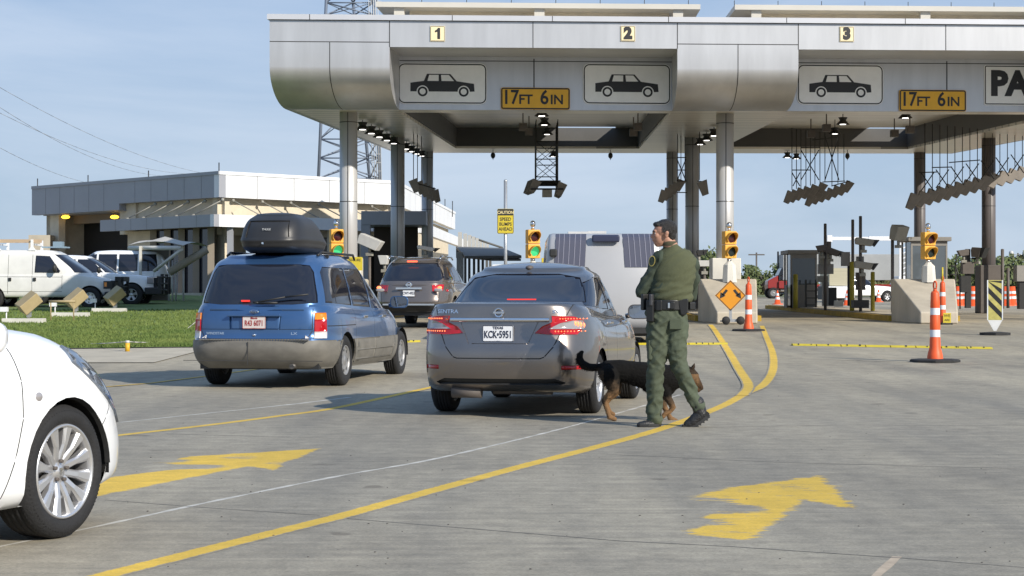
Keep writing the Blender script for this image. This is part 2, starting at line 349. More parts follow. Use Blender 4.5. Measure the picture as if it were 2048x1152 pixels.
def flatpoly(name, px, mat, off=.008, jag=0, seed=1):
    P = GL(*px); rnd = random.Random(seed); Q = []
    for i, a in enumerate(P):
        b_ = P[(i+1) % len(P)]; n = max(1, int((b_-a).length/.05)) if jag else 1
        for k in range(n):
            p = a.lerp(b_, k/n)
            if jag and k: p = p+Vector((rnd.uniform(-jag, jag), rnd.uniform(-jag, jag), 0))
            Q.append(p)
    b = B(); b.bm.faces.new([b.bm.verts.new((p.x, p.y, g(p.x, p.y)+off)) for p in Q]); bmesh.ops.triangulate(b.bm, faces=b.bm.faces[:])
    return kind(b.out(name, mat), 'structure')
wearsheet('painted_arrow', [(150, 1001), (240, 984), (330, 966), (500, 932), (548, 941), (600, 915), (640, 897), (560, 902), (380, 913), (296, 926), (385, 930), (400, 936), (330, 941), (200, 957), (140, 968)], mpaint, blobs=((330, 922, .25, 1.6), (400, 934, .25, 1.5), (590, 925, .3, 1.0), (480, 915, .25, .9)))
wearsheet('painted_arrow', [(1360, 997), (1470, 974), (1640, 951), (1712, 1018), (1608, 1000), (1572, 1027), (1497, 1081), (1370, 1072), (1400, 1045), (1425, 1012), (1400, 1006)], mpaint2, blobs=((1420, 1016, .36, 2.3), (1390, 1045, .25, 1.3), (1400, 1000, .3, 1.2), (1500, 1012, .12, .5), (1395, 1075, .2, 1.0), (1590, 975, .3, .5)))
# ---------------------------------------------------------------- inspection canopy
def CP(u, v, w): return Vector((u+.033*v, 53+.079*u+v, w+.0045*u+.038*v))
def cu(px, v): k = (px-1024)/F; return (k*(53+v)-.033*v)/(1-.079*k)
def cw(px, py, v):
    u = cu(px, v); Y = 53+.079*u+v; return CH-(py-HZ)/F*Y-.0045*u-.038*v
def csof(px, py, w):      # pixel on a plane of constant w -> (u, v)
    v = 0
    while v < 60:
        if cw(px, py, v) <= w if False else cw(px, py, v) >= w: break
        v += .02
    return cu(px, v), v
WB = cw(1000, 220, 3); WT = cw(1000, 42, 0); WC = cw(1000, 135, 0); WH = cw(1000, 95, 0)
COLX = (-7.9, 53, 0)
canopy = thing('inspection_canopy', 'huge grey aluminium clad canopy on tall round columns spanning all the numbered lanes', 'canopy', (0, 53, 0))
cxf = lambda p: CP(*p)-Vector((0, 53, 0))
uA, uB_, uC, uD, uE, uF_ = cu(539, 0), cu(779, 0), cu(1355, 0), cu(1597, 0), cu(2175, 0), cu(2417, 0)
def bull(u0, u1):
    b = B(cxf); n = 18; prof = [(0, WT), (0, (WT+WC)/2), (0, WC)]+[(3-3*math.cos(i/n*math.pi/2), WC-(WC-WB)*math.sin(i/n*math.pi/2)) for i in range(1, n+1)]
    A = [b.V((u0, v, z)) for v, z in prof]; C = [b.V((u1, v, z)) for v, z in prof]
    for i in range(len(prof)-1): b.bm.faces.new((A[i], C[i], C[i+1], A[i+1])).smooth = True
    for u, R_ in ((u0, 1), (u1, 0)):      # end cheeks
        b.poly([(u, v, z) for v, z in prof]+[(u, 3.2, WB), (u, 3.2, WT)])
    o = b.out('rounded_fascia', malu, canopy, fix=True)
    s = B(cxf); e = .012
    def hs(z, v, a, c): s.box((a, v-.004, z-e), (c, v+.02, z+e))
    hs(cw(600, 83, 0), 0, u0, u1)
    um = (u0+u1)/2
    for u, zz in ((um, cw(600, 83, 0)),):
        P = [(v, z) for v, z in prof if z <= WC]; P = [(0, zz)]+P
        for (v0, z0), (v1, z1) in zip(P, P[1:]):
            s.poly([(u-e, v0-.004, z0-.003), (u+e, v0-.004, z0-.003), (u+e, v1-.004, z1-.003), (u-e, v1-.004, z1-.003)])
    s.out('panel_seam', mseam, canopy)
for a, b_ in ((uA, uB_), (uC, uD), (uE, uF_)): bull(a, b_)
def bay(u0, u1, mids):
    b = B(cxf); b.box((u0, -.0, WH), (u1, .25, WT)); b.out('header_panel', malu, canopy)
    b = B(cxf); b.box((u0, .25, WH), (u1, 3.0, WH+.12)); b.out('header_soffit', malu2, canopy)
    b = B(cxf); b.box((u0, 3.0, WB), (u1, 3.2, WH+.12)); b.out('sign_panel', malu, canopy)
    s = B(cxf)
    for px in mids: u = cu(px, 0); s.box((u-.012, -.004, WH), (u+.012, .01, WT))
    for px in mids:
        u = cu(px+2, 3); s.box((u-.018, 2.996, WB), (u+.018, 3.01, WH-.05))
    s.box((u0, 2.994, cw(1000, 122, 3)-.012), (u1, 3.01, cw(1000, 122, 3)+.012))
    for u in (u0, u1): s.box((u-.012, -.006, WH), (u+.012, .01, WT))
    s.out('panel_seam', mseam, canopy)
bay(uB_, uC, [1066]); bay(uD, uE, [1892])
b = B(cxf)
b.box((uA-.06, -.09, WT), (uF_+.06, .35, WT+.15)); b.out('coping', mcop, canopy)
s = B(cxf)
for px in (620, 905, 1105, 1337, 1573, 1810): u = cu(px, 0); s.box((u-.01, -.094, WT), (u+.01, -.08, WT+.15))
s.box((uA, -.012, WT-.02), (uF_, .0, WT)); s.out('panel_seam', mseam, canopy)
WR = WT-1.3; b = B(cxf); b.prism([(3.2, WB), (37, WB), (37, WR), (3.2, WT)], uA, uA+.2, 'x'); b.box((uA+.2, 36.8, WB), (uF_-.2, 37, WR)); b.prism([(3.2, WB), (37, WB), (37, WR), (3.2, WT)], uF_-.2, uF_, 'x'); b.out('side_fascia', malu, canopy)
# soffit with plank grooves running across, two recessed bays
def plank():
    m = M('soffit_planks', (.80, .74, .63), .30, metal=.45, var=.08, vs=.5, stretch=(.2, 2, 1)); t = m.node_tree; bs = t.nodes['Principled BSDF']
    gg = t.nodes.new('ShaderNodeNewGeometry'); wv = t.nodes.new('ShaderNodeTexWave'); wv.bands_direction = 'Y'; wv.wave_profile = 'SAW'; wv.inputs['Scale'].default_value = .3; t.links.new(gg.outputs['Position'], wv.inputs['Vector'])
    r = t.nodes.new('ShaderNodeValToRGB'); r.color_ramp.elements[0].position = .10; r.color_ramp.elements[1].position = .2; r.color_ramp.elements[0].color = (.45, .45, .45, 1); t.links.new(wv.outputs['Fac'], r.inputs[0])
    x = t.nodes.new('ShaderNodeMix'); x.data_type = 'RGBA'; x.blend_type = 'MULTIPLY'; x.inputs['Factor'].default_value = 1
    src = bs.inputs['Base Color'].links[0].from_socket; t.links.new(src, x.inputs['A']); t.links.new(r.outputs[0], x.inputs['B']); t.links.new(x.outputs['Result'], bs.inputs['Base Color']); return m
mplank = plank()
r1a, r1b = cu(791, 3), cu(1345, 3); r2a, r2b = cu(1590, 3), cu(2150, 3)
V0, V1 = 4.4, 31.6; RC = .95
b = B(cxf)
b.box((uA+.2, 3.2, WB), (uF_-.2, V0, WB+.1)); b.box((uA+.2, V1, WB), (uF_-.2, 36.8, WB+.1))
for a, c in ((uA+.2, r1a), (r1b, r2a), (r2b, uF_-.2)): b.box((a, V0, WB), (c, V1, WB+.1))
b.out('soffit', mplank, canopy)
b = B(cxf)
b.box((r1a, V0, WB+RC), (r1b, V1-.95, WB+RC+.1)); b.box((r2a, V0, WB+RC), (r2b, V1-.95, WB+RC+.1))
for a, c, q0, q1 in ((r1a, r1b, 1.0, 3.7), (r2a, r2b, 15.4, 18.2)):
    b.box((a, V1-.95, WB+RC), (q0, V1, WB+RC+.1)); b.box((q1, V1-.95, WB+RC), (c, V1, WB+RC+.1))
b.out('recess_ceiling', mplank, canopy)
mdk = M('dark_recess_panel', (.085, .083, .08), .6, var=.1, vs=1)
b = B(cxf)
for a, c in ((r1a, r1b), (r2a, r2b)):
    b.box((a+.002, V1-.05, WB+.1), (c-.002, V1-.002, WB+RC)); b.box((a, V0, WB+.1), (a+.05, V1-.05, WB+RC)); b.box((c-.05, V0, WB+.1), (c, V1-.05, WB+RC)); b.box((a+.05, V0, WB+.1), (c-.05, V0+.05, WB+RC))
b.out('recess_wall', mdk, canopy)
b = B(cxf)
for a, c in ((uA+.2, r1a), (r1b, r2a), (r2b, uF_-.2)): b.box((a, 3.2, WT-1.7), (c, 36.8, WT-1.6))
b.out('roof_deck', mgreyshade, canopy)
# columns
mcolshade = M('shaded_grey_column', (.46, .465, .48), .4, metal=.35, var=.06, vs=.6); mcolb = M('brown_column', (.105, .092, .09), .5, var=.08, vs=.6)  # rear aluminium columns: canopy shade is put into the grey
def column(u, v, w_=.275, base=None):
    p = CP(u, v, 0); p -= Vector((0, 53, 0)); zt = WB+.0045*u+.038*v; gz = g(p.x, p.y+53)
    bb = B(); bb.cyl((p.x, p.y, gz), (p.x, p.y, zt+.02), w_, n=40)
    o = bb.out('column', malu2 if v < 6 else (mcolshade if u < 12 else mcolb), canopy)
    r = B()
    z = zt-.32
    while z > gz+2:
        r.cyl((p.x, p.y, z), (p.x, p.y, z+.025), w_+.003, n=40, cap=False); z -= 2.45
    r.box((p.x-.012, p.y-w_-.004, gz), (p.x+.012, p.y-w_+.01, zt-.02)); r.out('seam', mseam, o)
    if base:
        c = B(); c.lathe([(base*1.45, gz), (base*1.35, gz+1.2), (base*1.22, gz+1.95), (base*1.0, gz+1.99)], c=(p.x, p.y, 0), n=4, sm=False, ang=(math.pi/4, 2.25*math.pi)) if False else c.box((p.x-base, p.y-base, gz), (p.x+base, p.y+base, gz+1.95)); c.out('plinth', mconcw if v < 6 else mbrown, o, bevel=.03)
CV = [4.5, 20.5, 37-1.6]
for px in (697, 1450, 2203):
    u = cu(px, 4.5)
    for v in CV: column(u, v, base=(.45 if px > 1000 else .42))
# upper roof monitors
def monitor(pa, pb, hide):
    v0, v1 = 9, 20; ua, ub = cu(pa, v0), cu(pb, v0); z0 = WB+1.1; zt = cw(1000, 5, v0)
    b = B(cxf); b.box((ua, v0, zt-.17), (ub, v1, zt)); b.out('monitor_roof', mcreamp, canopy)
    b = B(cxf); b.box((ua+1.0, v0+1.2, z0), (ub-1.0, v1-1, zt-.17)); b.out('monitor_wall', mstucco, canopy)
    n = int((ub-ua)/4.4); 
    for i in range(n+1):
        u = ua+.75+(ub-ua-1.5)*i/n; b = B(cxf); b.box((u-.17, v0+.15, z0), (u+.17, v0+.5, zt-.172)); b.out('monitor_post', mcreamp, canopy)
    b = B(cxf)
    u = ua
    while u < ub:
        b = B(cxf); b.cyl((u, v0+.2, zt), (u, v0+.2, zt+.16), .012, n=5); u += 1.5
        b.out('lightning_rod', mdark, canopy)
monitor(752, 1401, 0); monitor(1470, 2230, 0)
# ---------------------------------------------------------------- signs on the canopy
mcream = M('cream_plate', (.80, .68, .42), .5, var=.06, vs=4); mink = M('sign_black', (.018, .018, .02), .5); msignw = M('sign_white', (.84, .84, .82), .5, var=.05, vs=3); mamber = M('amber_plate', (.78, .42, .02), .45, var=.08, vs=3)
def rrect(wd, h, r, n=5):
    P = []
    for cx, cy, a0 in ((wd/2-r, h/2-r, 0), (-wd/2+r, h/2-r, 90), (-wd/2+r, -h/2+r, 180), (wd/2-r, -h/2+r, 270)):
        P += [(cx+r*math.cos(R(a0+90*i/n)), cy+r*math.sin(R(a0+90*i/n))) for i in range(n+1)]
    return P
def ring(b, wd, h, r, t, y0, y1):
    O = rrect(wd, h, r); I = rrect(wd-2*t, h-2*t, max(.005, r-t)); n = len(O)
    for y in (y0, y1):
        A = [b.V((p[0], y, p[1])) for p in O]; C = [b.V((p[0], y, p[1])) for p in I]
        for i in range(n): b.bm.faces.new((A[i], A[(i+1)%n], C[(i+1)%n], C[i]))
def csign(name, label, cat, px, py, v, group=None):
    p = CP(cu(px, v), v, cw(px, py, v)); o = thing(name, label, cat, p, math.atan(.079), group); return o
SC = F/53.0
for px, py, s_ in ((875, 67, '1'), (1256, 67, '2'), (1694, 68, '3')):
    t = csign('lane_number_sign', f'small square cream plate reading {s_} high on the canopy header', 'number sign', px, py, -.03, 'lane number plates on the canopy header')
    B().cb((0, .015, 0), (.42, .03, .44)).out('plate', mcream, t, bevel=.004)
    b = B(); ring(b, .40, .42, .02, .012, -.003, -.002); b.out('border', mink, t)
    if s_ == '1': B().prism([(.075, -.155), (.075, .165), (.015, .165), (-.02, .115), (-.075, .085), (-.075, .03), (-.005, .055), (-.005, -.155)], -.006, -.003).out('numeral', mink, t)
    else: text('numeral', s_, mink, t, .44, (0, -.004, .0), bold=.034, ext=.001)
CARP = [(-1, -.25), (-1, .02), (-.6, .07), (-.53, .1), (-.46, .30), (.22, .30), (.40, .10), (.78, .02), (.98, -.02), (1, -.24)]
def carsign(px, py, label):
    t = csign('lane_sign', label, 'lane sign', px, py, 2.97, 'car pictogram signs over the lanes'); W, H = 175/F*56, 79/F*56
    b = B(); b.prism(rrect(W+.04, H+.04, .2), 0, .03, 'y'); b.out('plate', msignw, t)
    b = B(); ring(b, W, H, .18, .035, -.004, -.003); b.out('border', mink, t)
    k = 64/F*56; b = B()
    def P(poly, y=-.004): b.poly([(x*k, y, z*k) for x, z in poly])
    def arc(cx, r, a0, a1, n=10): return [(cx+r*math.cos(R(a0+(a1-a0)*i/n)), -.25+r*math.sin(R(a0+(a1-a0)*i/n))) for i in range(n+1)]
    low = [(-1, -.25), (-1, .02), (-.58, .08), (.42, .08), (.98, .0), (1, -.24), (.85, -.25)]+arc(.66, .19, 0, 180)+arc(-.62, .19, 0, 180)
    P(low)
    P([(-.58, .08), (-.49, .29), (-.41, .29), (-.47, .08)]); P([(-.12, .08), (-.12, .29), (-.05, .29), (-.03, .08)]); P([(-.49, .27), (-.49, .30), (.24, .30), (.22, .27)]); P([(.24, .30), (.44, .08), (.36, .08), (.19, .28)])
    for cx in (-.62, .66):
        A, C = arc(cx, .155, 0, 360, 24), arc(cx, .095, 0, 360, 24)
        for i in range(24): P([A[i], A[i+1], C[i+1], C[i]])
    b.out('car_pictogram', mink, t)
carsign(885, 167, 'white sign with black car pictogram under the number 1 plate')
carsign(1254, 168, 'white sign with black car pictogram under the number 2 plate')
carsign(1681, 169, 'white sign with black car pictogram under the number 3 plate')
for px, py, lab in ((1071, 197, 'amber clearance sign reading 17FT 6IN between the first two car signs'), (1866, 201, 'amber clearance sign reading 17FT 6IN right of the third car sign')):
    t = csign('clearance_sign', lab, 'clearance sign', px, py, 2.93, 'amber clearance signs'); W, H = 139/F*56, 44/F*56
    B().prism(rrect(W, H, .07), 0, .03, 'y').out('plate', mamber, t)
    b = B(); ring(b, W-.02, H-.02, .07, .04, -.004, -.003); b.out('border', mink, t)
    text('lettering', '17', mink, t, .60, (-.76, -.004, .02), bold=.012, xs=.85, ext=.001); text('lettering', 'FT', mink, t, .40, (-.30, -.004, -.04), bold=.009, ext=.001)
    text('lettering', '6', mink, t, .60, (.27, -.004, .02), bold=.012, xs=.9, ext=.001); text('lettering', 'IN', mink, t, .40, (.65, -.004, -.04), bold=.009, ext=.001)
t = csign('lane_sign', 'white sign starting with the big letters PA at the right edge', 'lane sign', 2100, 171, 2.97)
W = (2236-1964)/F*56; H = 79/F*56
B().prism(rrect(W+.04, H+.04, .06), 0, .03, 'y').out('plate', msignw, t); b = B(); ring(b, W, H, .05, .03, -.004, -.003); b.out('border', mink, t)
text('lettering', 'PA', mink, t, 1.02, (-1.28, -.004, .02), bold=.055, ext=.001, xs=1.0)
# ---------------------------------------------------------------- lamps under the soffit
mlamp = M('lit_lamp', (1, 1, 1), .4, emit=(1, .96, .9), es=2.4)
def lampfix(u, v, w_, label):
    t = thing('ceiling_light', label, 'ceiling light', CP(u, v, w_), 0, 'lights under the canopy')
    b = B(); b.cyl((0, 0, .0), (0, 0, .3), .015, n=6); b.lathe([(.0, .0), (.17, -.02), (.11, -.12), (.12, -.14), (.25, -.27), (.24, -.272)], n=8, sm=False); b.out('housing', mdark, t)
    B().lathe([(.0, -.262), (.11, -.262), (.11, -.275), (0, -.275)], n=16).out('lens', mlamp, t)
ua, va = csof(725, 240, WB-.0); ub, vb = csof(871, 311, WB)
for i in range(11):
    v = lerp(va, 35.4, i/10); lampfix(ua, v, WB-.05, 'lit downlight, number %s of the row left of the first lane, counted from the front' % ['one','two','three','four','five','six','seven','eight','nine','ten','eleven'][i])
ua, va = csof(1428, 254, WB)
for i in range(4): lampfix(ua, va+i*3.6, WB-.05, 'lit downlight, number %s of the short row left of the big front column' % ['one', 'two', 'three', 'four'][i])
ua = cu(1083, 7)
for i, v in enumerate((7.5, 13, 20)): lampfix(ua, v, WB+.35, 'lit downlight above the hanging camera frame, %s of three' % ['nearest', 'middle one', 'farthest'][i])
lampfix(cu(1811, 8), 8, WB+.35, 'lit downlight right above the second amber clearance sign rim')
lampfix(cu(1686, 12), 12, WB+.35, 'lit downlight below the right end of the third car sign')
lampfix(cu(1670, 19), 19, WB+.35, 'lit downlight against the sunlit patch of the second recess')
for i, (px, v) in enumerate(((1575, 34), (1593, 35.5), (1107, 33))): lampfix(cu(px, v), v, WB-.05, ['unlit looking lamp at the far soffit edge, left of a pair', 'unlit looking lamp at the far soffit edge, right of a pair', 'far lamp behind the central hanging frame'][i])
i = 0
for px, py, v in ((1046, 254, 9), (1058, 263, 12), (1276, 254, 9), (1267, 265, 12), (1653, 256, 10), (1622, 268, 13), (1789, 267, 13), (1820, 259, 9)):
    p = CP(cu(px, v), v, cw(px, py, v)); i += 1
    o = B().cb((0, 0, 0), (.27, .3, .25)).cb((0, 0, .3), (.04, .04, .5)).cb((0, -.16, -.02), (.2, .02, .16)).out('speaker_box', mbrown, None, p, bevel=.01)
    tag(o, 'dark box hanging in the canopy recess, ' + ['upper one left of the central frame', 'lower one left of the central frame', 'upper one right of the central frame', 'lower one right of the central frame', 'upper one over lane three', 'lower one over lane three', 'lower right one near the column', 'upper right one near the column'][i-1], 'speaker box', 'dark boxes under the recess ceiling')
for px, lab in ((986, 'small black bulb hanging from the far soffit edge over lane one'), (1221, 'small black bulb hanging from the far soffit edge over lane two'), (1695, 'small black bulb hanging from the far soffit edge over lane three')):
    v = 33; p = CP(cu(px, v), v, WB); o = B().cyl((0, 0, 0), (0, 0, -.14), .015, n=6).lathe([(0, -.12), (.06, -.14), (.10, -.2), (.11, -.3), (.07, -.38), (.02, -.42), (0, -.5)], n=12).out('hanging_sensor', mdark, None, p)
    tag(o, lab, 'sensor', 'bulbs hanging from the soffit')
# ---------------------------------------------------------------- hanging camera frames
def shroud(parent, p, ang, tilt, s=1, side=1):     # trapezoid hood leaning sideways
    b = B(); s *= .88
    m = Euler((0, tilt, ang)).to_matrix()
    P = [(-.20, -.16), (.24, -.16), (.12, .30), (-.20, .30)]
    b.xf = lambda q: m @ Vector(q)+Vector(p)
    b.prism([(x*s, z*s) for x, z in ((-.2, .2), (.2, .2), (.08, -.36), (-.16, -.36))], -.12*s, .12*s, 'y')
    return b.out('camera_hood', mhood, parent, bevel=.01)
def frame(label, px, ytop, ybot, v, wd, n, dx, dz, xbeams=True):
    """frame of rods hanging from the canopy, carrying two rows of hoods"""
    p = CP(cu(px, v), v, 0); top = CP(cu(px, v), v, WB+.4); sc = F/(53+v)
    z1 = cw(px, ybot, v)+.0045*cu(px, v)+.038*v
    t = thing('camera_frame', label, 'camera frame', (p.x, p.y, top.z), 0, 'camera frames hanging under the canopy'); H = top.z-z1
    L = n*.45
    b = B()
    xs_ = [-wd/2, wd/2]
    for x in xs_:
        for j in range(5): b.cyl((x+dx*j, j*L/4, 0), (x+dx*j, j*L/4, -H+dz*(4-j)), .016, n=5)
    for k in range(3):
        z = -H*(.35+.28*k); b.cyl((-wd/2, 0, z), (wd/2, 0, z), .02, n=5); b.cyl((-wd/2+dx*4, L, z), (wd/2+dx*4, L, z), .02, n=5)
    for k in range(2):
        z0, z1_ = -H*(.35+.28*k), -H*(.63+.28*k); b.cyl((-wd/2, 0, z0), (wd/2, 0, z1_), .012, n=5); b.cyl((wd/2, 0, z0), (-wd/2, 0, z1_), .012, n=5)
        b.cyl((-wd/2+dx*4, L, z0), (wd/2+dx*4, L, z1_), .012, n=5); b.cyl((wd/2+dx*4, L, z0), (-wd/2+dx*4, L, z1_), .012, n=5)
    b.out('hanger_rods', mdark, t)
    b = B()
    for j in range(n): b.cyl((-wd/2-.1+dx*4*j/n, L*j/n, -H+.05+dz*(4-4*j/n)), (wd/2+.1+dx*4*j/n, L*j/n, -H+.05+dz*(4-4*j/n)), .03, n=6)
    b.out('cross_bars', mdark, t)
    return t, H, L
def hoods(t, pts, tilt, s=1, ang=0):
    for q in pts: shroud(t, q, ang, tilt, s)
t, H, L = frame('central hanging frame of black rods with two rows of brown hoods', 1094, 0, 365, 15, .80, 7, 0, .0)
for j in range(7):
    k = j/6; shroud(t, (-.55+.18*(1-k)-.05, 3.2*k, -H-.08+.1*k), 0, R(24), 1.0); shroud(t, (.52, 3.2*k, -H-.08-.1+.1*k), R(180), R(-24), 1.0)
B().cb((0, -.2, -H-.42), (.36, .3, .26)).out('sensor_box', mbox, t, bevel=.01); B().box((-.6, -.22, -H-.28), (.6, -.16, -H-.22)).out('lower_bar', mdark, t)
def arm_row(label, pts, sz, tilt, rods, bars, v, x2=None, s2=None):
    """row of hoods at photo points, hung by rods"""
    c = pts[0]; o = CP(cu(c[0], v), v, 0); t = thing('camera_frame', label, 'camera frame', (o.x, o.y, o.z+WB), 0, 'camera frames hanging under the canopy'); O = Vector((o.x, o.y, o.z+WB))
    for px, py, dv in pts:
        q = CP(cu(px, v+dv), v+dv, cw(px, py, v+dv))-O; shroud(t, q, 0, tilt, sz)
    b = B()
    for px, py, dv in rods:
        q = CP(cu(px, v+dv), v+dv, cw(px, py, v+dv))-O; tp = q.copy(); tp.z = WB+.038*(v+dv)+.2-O.z; b.cyl(q, tp, .016, n=5)
    b.out('hanger_rods', mdark, t)
    for (ax, ay), (bx, by), dv in bars:
        b = B(); b.cyl(CP(cu(ax, v+dv), v+dv, cw(ax, ay, v+dv))-O, CP(cu(bx, v+dv), v+dv, cw(bx, by, v+dv))-O, .02, n=6)
        b.out('cross_bar', mdark, t)
    return t
arm_row('row of brown hoods hanging between the two thin left columns', [(833-4, 368, 0), (840, 372, .7), (848, 377, 1.4), (856, 382, 2.1), (864, 386, 2.8), (872, 389, 3.5)], 1.0, R(-22), [(827, 362, 0), (835, 362, 1), (843, 364, 2)], [((822, 363), (872, 378), 0)], 18)
arm_row('row of brown hoods hanging just left of the narrow column behind the officer', [(1361, 368, 4), (1352, 374, 3), (1344, 380, 2), (1336, 386, 1), (1328, 390, 0)], .95, R(20), [(1355, 362, 2), (1362, 362, 3), (1370, 362, 4)], [((1354, 315), (1372, 315), 2), ((1354, 340), (1372, 340), 2), ((1354, 362), (1374, 362), 2), ((1354, 385), (1374, 385), 2), ((1354, 318), (1372, 362), 2), ((1372, 318), (1354, 362), 2)], 16)
arm_row('single brown hood right of the middle column behind the officer', [(1407, 372, 0)], 1.1, R(-20), [(1399, 360, 0)], [((1395, 362), (1412, 364), 0)], 16)
P1 = [(1580, 392, 0), (1590, 390, .6), (1601, 386, 1.2), (1614, 383, 1.8), (1629, 379, 2.4), (1645, 375, 3.0)]
rods1 = [(1584, 380, 0), (1593, 378, .6), (1602, 376, 1), (1612, 372, 1.4), (1621, 371, 1.8), (1630, 368, 2.2), (1640, 366, 2.6), (1650, 364, 3), (1664, 372, 3.4), (1676, 368, 3.6), (1688, 364, 4)]
zz = [((1584, 340), (1622, 340), 0), ((1602, 295), (1640, 295), 1), ((1584, 345), (1600, 372), 0), ((1600, 345), (1586, 372), 0), ((1602, 300), (1638, 360), 1), ((1638, 300), (1602, 360), 1), ((1650, 272), (1678, 360), 3), ((1678, 272), (1650, 360), 3), ((1645, 364), (1690, 362), 3), ((1625, 280), (1678, 274), 2), ((1663, 372), (1700, 362), 3)]
arm_row('slanting double row of brown hoods hanging on many rods over lane three', P1+[(1622, 398, 2), (1635, 394, 2.6), (1648, 390, 3.2), (1661, 386, 3.8), (1674, 381, 4.4), (1687, 377, 5.0), (1698, 371, 5.6)], .95, R(24), rods1, zz, 16)
P2 = [(1828+i*18, 400-i*4.6, i*.7) for i in range(14)]
rods2 = [(1850+i*15, 385-i*4, i*.5) for i in range(14)]
zz2 = [((1838, 345), (1874, 344), 0), ((1864, 335), (1904, 334), 1), ((1898, 325), (1960, 320), 2)]+[((1842+i*30, 345-6*i), (1868+i*30, 382-6*i), i*.7) for i in range(7)]+[((1868+i*30, 345-6*i), (1842+i*30, 382-6*i), i*.7) for i in range(7)]
arm_row('long slanting row of brown hoods hanging on rods at the right edge', P2, 1.15, R(24), rods2, zz2, 12)
# ---------------------------------------------------------------- vehicles
BOW = [0, 0]
def outline(xr, xf, w_, nr, nf, k1=18, k2=12):
    br, bf = BOW; xm = (xr+xf)/2; pts = []
    def quad(a, n):
        uc = .5**(1/n); Q = []
        for i in range(k1): u = uc*i/k1; Q.append((u, (1-u**n)**(1/n)))
        for i in range(k2+1): v = uc*(1-i/k2); Q.append(((1-v**n)**(1/n), v))
        return [(a*u, w_*v) for u, v in Q]
    fq = quad(xf-xm, nf); rq = quad(xm-xr, nr)
    pts = [(xm+x, y) for x, y in fq]+[(xm+x, -y) for x, y in fq[-2::-1]]+[(xm-x, -y) for x, y in rq[1:]]+[(xm-x, y) for x, y in rq[-2:0:-1]]
    return [(x+br*(y/w_)**2*min(1, max(0, (xm-x)/(xm-xr)))**3-bf*(y/w_)**2*min(1, max(0, (x-xm)/(xf-xm)))**3, y) for x, y in pts]
def shell(b, tab, zb, zt, nr, nf, crown=.02, nl=26, inset=(.006, .02, .05, .1, .2, .35, .55, .8, .97), edge=.012, ybow=None):
    T = [t[0] for t in tab]; rings = []
    for i in range(nl+1):
        t = T[0]+(T[-1]-T[0])*i/nl
        xr, xf, w_ = (crv([(q[0], q[j]) for q in tab], t) for j in (1, 2, 3))
        rings.append([(x, y, zb(x)+(zt(x)-zb(x))*t) for x, y in outline(xr, xf, w_, nr, nf)])
    top = rings[-1]; xm = sum(p[0] for p in top)/len(top)
    for q in inset:
        R_ = []
        for x, y, z in top:
            nx, ny = xm+(x-xm)*(1-q), y*(1-q); R_.append((nx, ny, zt(nx)+edge*min(1, q/.05)+crown*(1-(1-q)**2)))
        rings.append(R_)
    V = [[b.V(p) for p in r] for r in rings]; n = len(V[0])
    for A, C in zip(V, V[1:]):
        for i in range(n): b.bm.faces.new((A[i], A[(i+1)%n], C[(i+1)%n], C[i])).smooth = True
    b.bm.faces.new(V[0][::-1]); b.bm.faces.new(V[-1])
    bmesh.ops.recalc_face_normals(b.bm, faces=b.bm.faces)
def cut(bm, poly, axis, d, thr=.35, lim=None):
    I = {'x': (1, 2), 'y': (0, 2), 'z': (0, 1)}[axis]; d = Vector(d).normalized()
    A = sum(poly[i][0]*poly[(i+1)%len(poly)][1]-poly[(i+1)%len(poly)][0]*poly[i][1] for i in range(len(poly)))
    if A < 0: poly = poly[::-1]
    x0, x1 = min(p[0] for p in poly), max(p[0] for p in poly); z0, z1 = min(p[1] for p in poly), max(p[1] for p in poly)
    bm.normal_update(); F_ = []
    for f in bm.faces:
        if f.normal.dot(d) <= thr: continue
        c = [v.co for v in f.verts]
        if max(v[I[0]] for v in c) < x0 or min(v[I[0]] for v in c) > x1 or max(v[I[1]] for v in c) < z0 or min(v[I[1]] for v in c) > z1: continue
        if lim and not lim(f.calc_center_median()): continue
        F_.append(f)
    for i in range(len(poly)):
        if not F_: return []
        a, c = poly[i], poly[(i+1)%len(poly)]; ex, ey = c[0]-a[0], c[1]-a[1]
        if abs(ex)+abs(ey) < 1e-6: continue
        no = Vector((0, 0, 0)); no[I[0]] = -ey; no[I[1]] = ex; no.normalize(); pc = Vector((0, 0, 0)); pc[I[0]] = a[0]; pc[I[1]] = a[1]
        geom = list({v for f in F_ for v in f.verts})+list({e for f in F_ for e in f.edges})+F_
        r = bmesh.ops.bisect_plane(bm, geom=geom, dist=1e-5, plane_co=pc, plane_no=no)
        F_ = [f for f in {g_ for g_ in r['geom'] if isinstance(g_, bmesh.types.BMFace)} if (f.calc_center_median()-pc).dot(no) > 0]
    return F_
def lift(bm, faces, off, name, mat, parent, rim=True):
    bm.normal_update(); nb = bmesh.new(); mp_ = {}
    faces = list(set(faces))
    for f in faces:
        for v in f.verts:
            if v not in mp_: mp_[v] = nb.verts.new(v.co+v.normal*off)
    nrm = {mp_[v]: v.normal.copy() for v in mp_}
    for f in faces:
        try: nb.faces.new([mp_[v] for v in f.verts]).smooth = True
        except ValueError: pass
    if rim:
        be = [e for e in nb.edges if len(e.link_faces) == 1]
        nv = {}
        for e in be:
            for v in e.verts:
                if v not in nv: nv[v] = nb.verts.new(v.co-nrm[v]*(off+(.004 if off > 0 else 0)))
        for e in be:
            a, c = e.verts
            try: nb.faces.new((a, c, nv[c], nv[a]))
            except ValueError: pass
    me = bpy.data.meshes.new(name); nb.to_mesh(me); nb.free(); me.materials.append(mat)
    o = bpy.data.objects.new(name, me); COL.objects.link(o); o.parent = parent
    bmesh.ops.delete(bm, geom=faces, context='FACES'); return o
